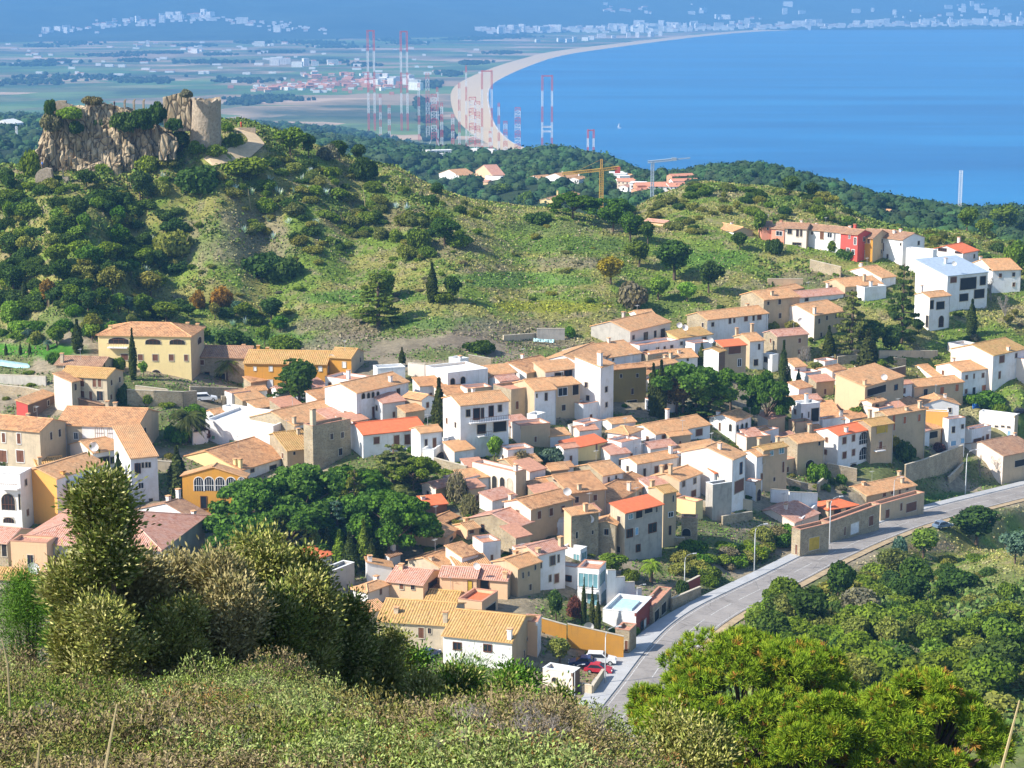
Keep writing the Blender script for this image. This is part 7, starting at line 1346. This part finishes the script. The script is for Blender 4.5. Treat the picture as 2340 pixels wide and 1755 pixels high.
def fgshrub(name, px, ytop, ybot, wpx, D, pal, lab, n=15000, leafs=.045, lean=0, asp=1.5, cat='shrub', depth=1.0, grp='large shrubs on the near slope'):
    """a tall shrub close to the camera: crown of leaf sprigs over branching stems"""
    X, Y, _ = atD(px, (ytop+ybot)/2, D); zt, zb_ = atD(px, ytop, D)[2], atD(px, ybot, D)[2]; zg = hz1(X, Y); zb_ = zb_ if depth < 1 else min(zb_, zg+.25); R1 = wpx*D/F/2; Hh = (zt-zb_)/2; zc = (zt+zb_)/2; r = np.random.default_rng(int(px+ytop)); n = int(n*min(1.8, max(1, Hh/R1)))
    Ls = [(0, 0, zc+Hh*t, R1*.52, R1*.52, max(R1*.5, Hh*.3)) for t in (-.6, 0, .5)]
    for i in range(34):
        t = r.uniform(-1, .95); a = r.uniform(0, 6.28); q = .66*math.sqrt(max(0, 1-abs(t)**3.5))*r.uniform(.6, 1.1); s_ = r.uniform(.16, .36); Ls.append((R1*q*math.cos(a), R1*q*math.sin(a), zc+Hh*t*.95, R1*s_, R1*s_, R1*s_*1.1))
    w_ = np.array([l[3]*l[5] for l in Ls]); idx = r.choice(len(Ls), n//10, p=w_/w_.sum()); d = rnd_dir(n//10, -.8); La = np.array(Ls)[idx]; T = La[:, :3]+d*La[:, 3:]*(1.08-.6*r.random((len(idx), 1))**1.2); T[:, 2] += (r.random(len(T)) < .08)*r.uniform(0, .22*R1, len(T)); pc = np.array(pal)[r.integers(len(pal), size=len(T))]; V = []; Cc = []
    for k in range(10):
        off = r.normal(size=T.shape)*leafs*2.7; off[:, 2] = np.abs(off[:, 2])*1.2; A = off/np.linalg.norm(off, axis=1)[:, None]*leafs*r.uniform(.7, 1.3, (len(T), 1)); B = np.cross(A, r.normal(size=T.shape)); B = B/np.linalg.norm(B, axis=1)[:, None]*leafs/asp*.6; P = T+off
        V.append(np.stack([P-A, P-B, P+A, P+B], 1).reshape(-1, 3)); Cc.append(np.repeat(pc*r.uniform(.6, 1.4, (len(T), 1)), 4, 0))
    root = empty(name, (X, Y, zg)); Vv = np.vstack(V); Vv[:, 2] -= zg; cr = mkobj('crown', npmesh(name+'_crown', Vv, 4, L_FG, np.vstack(Cc)), root)
    mb = MB(); q = random.Random(int(px))
    for i in range(14):
        t_ = T[q.randrange(len(T))]-np.array([0, 0, zg]); mb.tube([(q.uniform(-.1, .1), q.uniform(-.1, .1), -.3), (t_[0]*.45, t_[1]*.45, t_[2]*.5+q.uniform(-.1, .1)), tuple(t_)], [.05*R1, .03*R1, .012], 5)
    mb.build('stems', M['bark'], root, True); return tag(root, lab, cat, grp, 'thing')
DKL = [(.13,.17,.035),(.17,.21,.045),(.22,.24,.06),(.44,.42,.18)]; GYL = [(.34,.29,.13),(.42,.36,.18),(.26,.24,.09),(.30,.25,.11)]; GRL = [(.11,.22,.025),(.14,.27,.03),(.08,.17,.025)]; OLV = [(.23,.25,.06),(.31,.31,.08),(.18,.21,.05),(.44,.41,.16)]
for a in (('tall_shrub',243,1100,1330,150,34,DKL,'tall upright dark shrub rising in front of the hipped roof',13000,.055,0,1.5,'shrub',.5),('tall_shrub',205,1245,1400,150,35,OLV,'lower leafy part of the shrubbery left of the tall dark shrub',12000,.05),('tall_shrub',300,1285,1440,180,36,GYL,'pale grey green shrub under the tall dark shrub',16000,.055),
  ('tall_shrub',590,1235,1400,210,40,OLV,'tall olive shrub with shoots reaching over the pine grove',24000,.055),('tall_shrub',430,1290,1440,190,38,GYL,'pale feathery shrub in the middle of the thicket',18000,.055),('tall_shrub',515,1290,1450,150,37,GYL,'pale feathery shrub left of the olive shrub',14000,.05),('tall_shrub',690,1290,1480,190,41,DKL,'dark evergreen shrub at the right of the thicket',24000,.055),('tall_shrub',790,1370,1520,150,42,DKL,'dark evergreen shrub sloping down to the village end',18000,.055),
  ('tall_shrub',610,1380,1500,200,38,DKL,'shadowed dark shrub below the olive one',18000,.055),('tall_shrub',400,1400,1500,180,35,OLV,'low mixed shrub in front of the pale ones',12000,.045),('tall_shrub',240,1400,1490,200,33,OLV,'low olive shrub on the left of the near slope',12000,.045),
  ('tall_shrub',345,1310,1450,170,37,GYL,'pale feathery shrub right of the tall dark one',14000,.05),('tall_shrub',700,1340,1500,170,39,OLV,'olive shrub tucked against the dark evergreen one',14000,.05),('tall_shrub',520,1360,1500,190,36,GYL,'broad pale grey shrub at the front of the thicket',16000,.05),('tall_shrub',170,1300,1440,140,34,OLV,'leafy shrub at the foot of the tall dark one',12000,.05),('tall_shrub',880,1450,1580,130,43,OLV,'olive shrub at the right end of the thicket',12000,.05),
  ('tall_shrub',60,1330,1440,190,46,GRL,'bright green needled bush at the left edge',16000,.05,0,4),('tall_shrub',150,1345,1440,130,44,GRL,'bright green needled bush beside the left edge one',12000,.05,0,4),
  ('tall_shrub',905,1440,1560,120,58,[(.20,.19,.03),(.14,.16,.03),(.09,.12,.02)],'yellowish shrub in front of the arched carport',12000,.06),('tall_shrub',880,1510,1620,120,48,GRL,'soft green shrub below the yellowish one',12000,.06,0,4),('tall_shrub',1060,1500,1600,130,50,GRL,'spiky green pine top in front of the white gable house',12000,.07,0,5),
  ('tall_shrub',1030,1540,1680,190,44,DKL+GRL,'leafy dark green shrub in front of the white gable house',20000,.055),('tall_shrub',1160,1565,1690,190,43,DKL+GRL,'glossy dark green shrub left of the pavement',20000,.055),('tall_shrub',1265,1590,1700,130,42,DKL+GRL,'glossy dark shrub touching the foot of the pavement',16000,.055),('tall_shrub',960,1560,1660,140,40,OLV,'olive shrub at the left of the glossy ones',12000,.05),('tall_shrub',940,1480,1600,130,60,GRL,'rounded green shrub before the arched carport house',12000,.06),('tall_shrub',1180,1520,1640,150,52,GRL,'leafy green shrub before the metal roofed shed',14000,.06),('tall_shrub',1000,1530,1640,130,50,OLV,'olive green shrub between the leafy green ones',12000,.06),('tall_shrub',1560,1690,1760,300,24,OLV,'low leafy shrubs under the big near pine',12000,.035),('tall_shrub',1330,1700,1770,200,21,OLV,'low shrub at the lower end of the road view',9000,.03)):
    fgshrub(*a)
TWIG = bare_mesh(9); TWIG2 = bare_mesh(10)
for i in range(46):
    px = pr.uniform(0, 1500); yy = pr.uniform(1500 if px < 900 else 1680, 1745); X, Y, Z = hit(px, yy, 12, 60); s_ = pr.uniform(.18, .34)
    if Y > 46: continue
    o = bpy.data.objects.new('twiggy_shrub', pr.choice([TWIG, TWIG2])); C.objects.link(o); o.location = (X, Y, Z); o.rotation_euler = (pr.uniform(-.3, .3), pr.uniform(-.3, .3), pr.uniform(0, 6)); o.scale = (s_, s_, s_*.8); tag(o, 'leafless grey twigs sticking out of the near scrub', 'shrub', 'leafless twigs in the near scrub', 'thing')
# near pines: tufts of needles on spreading boughs
def nearpine(px, ytop, ybot, wpx, D, lab, ntuft, seed, cols, basepx=None):
    X, Y, _ = atD(px, ybot, D); zt, zb_ = atD(px, ytop, D)[2], atD(px, ybot, D)[2]; R1 = wpx*D/F/2; r = np.random.default_rng(seed); zg = hz1(X, Y)
    nl = 64; a = r.uniform(0, 6.28, nl); q = np.sqrt(r.random(nl))*R1*.9; zz = zb_+(zt-zb_)*(.12+.80*(1-(q/R1)**2)**.75)*r.uniform(.72, 1.0, nl); Lc = np.c_[q*np.cos(a), q*np.sin(a)*.8, zz]
    nlow = 18; a2 = r.uniform(0, 6.28, nlow); q2 = r.uniform(.3, .9, nlow)*R1; Lc = np.vstack([Lc, np.c_[q2*np.cos(a2), q2*np.sin(a2)*.8, zb_+(zt-zb_)*r.uniform(.0, .35, nlow)]]); nl += nlow
    i = r.integers(nl, size=ntuft); d = rnd_dir(ntuft, -.35); ls = R1*r.uniform(.13, .2, nl)[i][:, None]; T = Lc[i]+d*ls*np.array([1, 1, .75])*r.uniform(.55, 1.05, (ntuft, 1)); tc = np.array(cols)[r.choice(len(cols), ntuft, p=[.4, .3, .2, .07, .03])]; V = []; Cc = []
    for k in range(24):
        v = d*.6+np.array([0, 0, .55])+r.normal(size=(ntuft, 3))*.62; v /= np.linalg.norm(v, axis=1)[:, None]; L_ = r.uniform(.16, .30, (ntuft, 1)); s_ = np.cross(v, r.normal(size=(ntuft, 3))); s_ = s_/np.linalg.norm(s_, axis=1)[:, None]*.014; V.append(np.stack([T-s_, T+s_, T+v*L_+s_*.5, T+v*L_-s_*.5], 1).reshape(-1, 3)); Cc.append(np.repeat(tc*r.uniform(.7, 1.3, (ntuft, 1)), 4, 0))
    root = empty('pine_tree', (X, Y, zg)); Vv = np.vstack(V); Vv[:, 2] -= zg; mkobj('crown', npmesh('near_pine_crown', Vv, 4, L_FG, np.vstack(Cc)), root)
    mb = MB(); zf = zb_-zg; mb.tube([(0, 0, -1), (.3, 0, zf*.5), (0, 0, zf-.5), (.1, .1, zf+(zt-zb_)*.3)], [.38, .32, .26, .16], 10)
    for k in range(nl): c = Lc[k]-np.array([0, 0, zg]); z0 = zf-.8+(k % 7)*.28; mb.tube([(0, 0, z0), (c[0]*.4, c[1]*.4, z0+(c[2]-z0)*.25), (c[0]*.8, c[1]*.8, z0+(c[2]-z0)*.75), tuple(c)], [.12, .08, .045, .02], 5)
    mb.build('trunk', M['bark'], root, True); return tag(root, lab, 'pine', 'near pines right of the road', 'thing')
PC = [(.21,.31,.02),(.15,.255,.018),(.27,.36,.025),(.38,.32,.035),(.46,.23,.05)]
nearpine(1710, 1415, 1760, 600, 74, 'largest near pine with yellow green needles beside the road bend', 7000, 1, PC); nearpine(2110, 1530, 1800, 440, 62, 'second near pine at the lower right with a visible trunk', 6000, 2, PC); nearpine(1560, 1560, 1800, 260, 66, 'low pine filling the left side of the largest near pine', 2600, 3, PC); nearpine(1880, 1580, 1800, 260, 58, 'small pine between the two near pines', 2600, 4, PC)
# near grass stalks
for i, (px, y0, y1, D, ln_) in enumerate(((2300,1755,1600,14,30),(245,1755,1610,14,22),(80,1755,1700,14,10),(12,1540,1460,18,-8))):
    b_ = atD(px-ln_, y0+30, D); t_ = atD(px+ln_, y1, D); mb = MB(); o_ = Vector(b_); mb.tube([(0, 0, -.2), tuple((Vector(t_)-o_)*.5+Vector((.02, 0, 0))), tuple(Vector(t_)-o_)], [.013, .011, .006], 5); o = mb.build('grass_stalk', M['straw']); o.location = b_; tag(o, ['tall dry stalk at the lower right corner', 'tall dry stalk rising from the scrub at the lower left', 'short dry stalk near the lower left corner', 'pale bare stick at the left edge of the scrub'][i], 'stalk')
# ------------------------------------------------------------------ distant settlements
def farhouse(name, w, d, h, pitch, wm, rm, win=True):
    mb = MB(); mb.box((-w/2, -d/2, -4), (w/2, d/2, h), 0)
    if pitch:
        q = h+d/2*pitch; e_ = .5
        mb.quad([(-w/2-e_, -d/2-e_, h), (w/2+e_, -d/2-e_, h), (w/2+e_, 0, q), (-w/2-e_, 0, q)], 1); mb.quad([(w/2+e_, d/2+e_, h), (-w/2-e_, d/2+e_, h), (-w/2-e_, 0, q), (w/2+e_, 0, q)], 1)
        for s_ in (-1, 1): mb.quad([(s_*w/2, -d/2, h), (s_*w/2, d/2, h), (s_*w/2, 0, q-.1)], 0)
    else: mb.box((-w/2-.2, -d/2-.2, h), (w/2+.2, d/2+.2, h+.5), 0)
    if win:
        for i in range(max(2, int(w/4))):
            for j in range(max(1, int(h/3))):
                x = -w/2+2+i*4; z = 1+j*3
                if x < w/2-1: mb.quad([(x-.6, -d/2-.03, z), (x+.6, -d/2-.03, z), (x+.6, -d/2-.03, z+1.3), (x-.6, -d/2-.03, z+1.3)], 2)
    return mb.mesh(name, [wm, rm, M['glass']])
FW = flat('far_white_wall', (.80,.78,.74), .8, 0, .05); FC = flat('far_cream_wall', (.70,.55,.42), .8, 0, .08); FR = flat('far_red_roof', (.55,.24,.15), .8, 0, .1); FP = flat('far_orange_brick', (.58,.30,.18), .8, 0, .1)
V = {'blk': [farhouse('far_block', 22, 12, 13, 0, FW, FW), farhouse('far_block', 34, 12, 16, 0, FW, FW), farhouse('far_block', 16, 12, 20, 0, FW, FW)], 'hse': [farhouse('far_house', 14, 10, 6, .35, FW, FR), farhouse('far_house', 20, 11, 6, .3, FW, FR), farhouse('far_house', 11, 10, 7, 0, FW, FW)],
 'red': [farhouse('far_red_house', 16, 10, 6, .4, FC, FR), farhouse('far_red_house', 24, 11, 8, .35, FP, FR)], 'apt': [farhouse('far_apartment', 40, 14, 12, .3, FP, FR), farhouse('far_apartment', 30, 14, 15, 0, FC, FC)]}
fr = random.Random(3)
def cluster(n, kinds, name, lab, cat, grp, pts, zf=None, sc_=(1, 1), jit=3, dmin=700, stuff=False):
    """pts: photo positions along the settlement; each house then stands on the plain or hill at its own place"""
    out = []
    for i in range(n):
        k = fr.random()*(len(pts)-1); j = int(k); f = k-j; px = pts[j][0]*(1-f)+pts[j+1][0]*f; py = pts[j][1]*(1-f)+pts[j+1][1]*f
        jx = pts[j][2] if len(pts[j]) > 2 else jit; px += fr.uniform(-6, 6); py += fr.gauss(0, 1)*jx
        if zf is not None: X, Y, Z = atZ(px, py, zf)
        else: X, Y, Z = hit(px, py, dmin)
        o = bpy.data.objects.new(name, fr.choice(V[fr.choice(kinds)])); C.objects.link(o); s_ = fr.uniform(*sc_); o.location = (X, Y, Z); o.scale = (s_, s_, s_); o.rotation_euler = (0, 0, fr.uniform(-.6, .6)); tag(o, lab, cat, grp); out.append(o)
    return out
def mountz(px, py):
    """stand on the far mountain slope"""
    x, y, z = ray(px, py); lo = 9500
    for D in np.arange(9500, 17500, 60.):
        X = D*x/y; b = np.interp(X/D, [-.36, -.27, -.12, -.02, .05, .12, .27, .36], [9300, 9800, 10200, 10900, 12300, 12700, 12900, 12900]); T = (D-b)/5200
        if T < 0: hzv = 3.4
        else: hzv = 3.4+T**1.1*400+float(fbm(np.array([X/1500]), np.array([D/1500]), 5)[0])*150*float(ss(.02, .3, T))
        if CAMZ+D*z/y < hzv: return X, D, hzv
    return X, D, hzv
def mcluster(n, kinds, name, lab, cat, grp, pts, sc_=(1, 1)):
    for i in range(n):
        k = fr.random()*(len(pts)-1); j = int(k); f = k-j; px = pts[j][0]*(1-f)+pts[j+1][0]*f+fr.uniform(-6, 6); py = pts[j][1]*(1-f)+pts[j+1][1]*f+fr.gauss(0, 1)*pts[j][2]
        X, Y, Z = mountz(px, py); o = bpy.data.objects.new(name, fr.choice(V[fr.choice(kinds)])); C.objects.link(o); s_ = fr.uniform(*sc_); o.location = (X, Y, Z); o.scale = (s_, s_, s_); o.rotation_euler = (0, 0, fr.uniform(-.5, .5)); tag(o, lab, cat, grp)
mcluster(225, ['blk', 'blk', 'hse'], 'apartment_block', 'tiny pale block in the hazy seaside town on the far shore', 'building', 'blocks of the far seaside town', [(1120,76,1.5),(1300,70,3),(1450,67,4),(1500,70,3),(1560,64,2.5),(1800,60,1.6),(2100,57,2),(2340,54,2)], (1.1, 2.3))
mcluster(55, ['hse', 'blk'], 'far_house', 'tiny white house on the wooded slope above the far shore', 'house', 'houses on the far mountain slope', [(1380,22,6),(1500,30,8),(1650,40,6),(1900,34,6),(2150,36,8),(2230,22,10),(2290,36,8),(2340,40,4)], (1.1, 2.2))
mcluster(80, ['hse', 'blk'], 'far_house', 'tiny white house of the far inland village below the mountains', 'house', 'houses of the far inland village', [(95,78,2),(180,70,3),(260,55,4),(330,52,4),(400,46,3),(460,38,4),(490,46,3),(630,72,3),(700,74,3)], (1.0, 2.0))
cluster(30, ['hse', 'blk'], 'far_house', 'white low building out on the middle of the plain', 'building', 'buildings out on the plain', [(600,145,2),(690,147,2),(790,150,1),(280,108,2),(380,102,2),(440,118,1),(800,90,2)], 3.3, (.9, 1.5))
cluster(14, ['blk'], 'apartment_block', 'long white waterfront block before the far town', 'building', 'long blocks at the beach end', [(1215,97,.8),(1330,95,.8),(1370,88,1),(1540,82,1.5)], 3.3, (1, 1.5))
cluster(85, ['red', 'red', 'hse'], 'far_house', 'small red roofed resort house on the plain left of the beach', 'house', 'red roofed resort houses', [(580,205,3),(650,203,4),(740,195,5),(830,190,6),(890,200,5),(700,175,2),(880,172,2)], 3.3, (.8, 1.2))
cluster(16, ['blk'], 'apartment_block', 'bright white apartment block in the resort left of the beach', 'building', 'white resort blocks', [(840,185,5),(880,195,6),(935,190,6),(950,196,3)], 3.3, (.8, 1.2))
cluster(24, ['apt', 'red', 'hse'], 'apartment_block', 'orange brick apartment block beside the left masts', 'building', 'orange brick blocks by the masts', [(680,243,3),(770,240,4),(830,245,5),(900,262,6),(960,262,8),(950,285,4)], None, (.6, 1.0), dmin=2600)
cluster(9, ['apt'], 'apartment_block', 'salmon roofed apartment terrace in front of the wooded coast', 'building', 'salmon roofed terrace', [(690,280,1.5),(740,278,2),(820,284,1.5)], None, (.55, .75), dmin=2400)
cluster(14, ['hse', 'blk'], 'far_house', 'small white building scattered under the pines by the masts', 'building', 'buildings under the pines', [(1010,300,4),(980,345,5),(1010,375,4),(1090,372,3),(1140,356,5)], None, (.35, .6), dmin=1500)
cluster(16, ['hse', 'red'], 'villa', 'white villa half hidden in the valley wood near the cranes', 'villa', 'villas half hidden in the valley wood', [(1400,402,4),(1440,430,5),(1480,445,6),(1530,440,6),(1560,425,5)], None, (.45, .7), dmin=700)
# white dome like huts at the antenna field
hm_ = MB(); hm_.tube([(0, 0, -2), (0, 0, 1.5), (0, 0, 4)], [5, 5, .3], 10); hmm = hm_.mesh('antenna_hut', [M['mwhite']])
for px, py in ((1018,297),(1024,306),(1018,318),(1064,313),(1068,321),(1055,350),(1100,352),(1023,337),(1045,337),(1110,345),(1125,350),(1113,368),(1135,372),(1157,374)):
    X, Y, Z = hit(px, py, 1500); o = bpy.data.objects.new('antenna_hut', hmm); C.objects.link(o); o.location = (X, Y, Z); s_ = fr.uniform(.8, 1.2); o.scale = (s_, s_, s_); tag(o, 'small white conical hut in the antenna field by the beach', 'hut', 'white huts of the antenna field')
# small sailing boat
X, Y, Z = atZ(1415, 293, 0); mb = MB(); mb.prism([(-3, -1), (3, -1), (4.6, 0), (3, 1), (-3, 1)], -.3, 1.1); bo = empty('sailing_boat', (X, Y, 0)); mb.build('hull', M['mwhite'], bo); mb = MB(); mb.tube([(0, 0, 1), (0, 0, 11)], .12, 5); mb.build('mast', M['grey'], bo); mb = MB(); mb.quad([(-.2, .05, 2), (-3.6, .3, 2), (-.15, .05, 10.5)]); mb.quad([(-.2, .0, 2), (-.15, .0, 10.5), (-3.6, .25, 2)]); mb.build('sail', M['mwhite'], bo); tag(bo, 'tiny white sailing boat on the bay', 'boat')

# the countless smaller buildings behind those: one mass
dt = MB()
def tiny(px, py, w, h, m, far):
    X, Y, Z = mountz(px, py) if far else atZ(px, py, 3.3); d_ = w*.7; n0 = len(dt.m); dt.box((X-w/2, Y-d_/2, Z-3), (X+w/2, Y+d_/2, Z+h), m)
    if m == 0 and fr.random() < .5: dt.box((X-w/2-.4, Y-d_/2-.4, Z+h), (X+w/2+.4, Y+d_/2+.4, Z+h+1.2), 1)
for i in range(330):
    px = fr.uniform(1090, 2380); py = float(np.interp(px, [1090, 1300, 1500, 1800, 2340], [76, 72, 72, 64, 58]))+fr.gauss(-1, 2.2); tiny(px, py, fr.uniform(14, 40), fr.uniform(8, 22), 0, True)
for i in range(120): tiny(fr.gauss(780, 90), fr.gauss(194, 8), fr.uniform(9, 18), fr.uniform(5, 8), fr.choice((1, 1, 0)), False)
for i in range(90): tiny(fr.uniform(0, 1100), fr.uniform(98, 175), fr.uniform(12, 30), fr.uniform(5, 9), 0, False)
for i in range(110): px = fr.uniform(90, 760); tiny(px, float(np.interp(px, [90, 260, 400, 500, 760], [76, 60, 50, 46, 76]))+fr.gauss(0, 4), fr.uniform(12, 26), fr.uniform(6, 12), 0, True)
dto = dt.build('distant_buildings', [FW, FR]); tag(dto, 'pale specks of distant buildings along the shore and plain', kind='stuff')
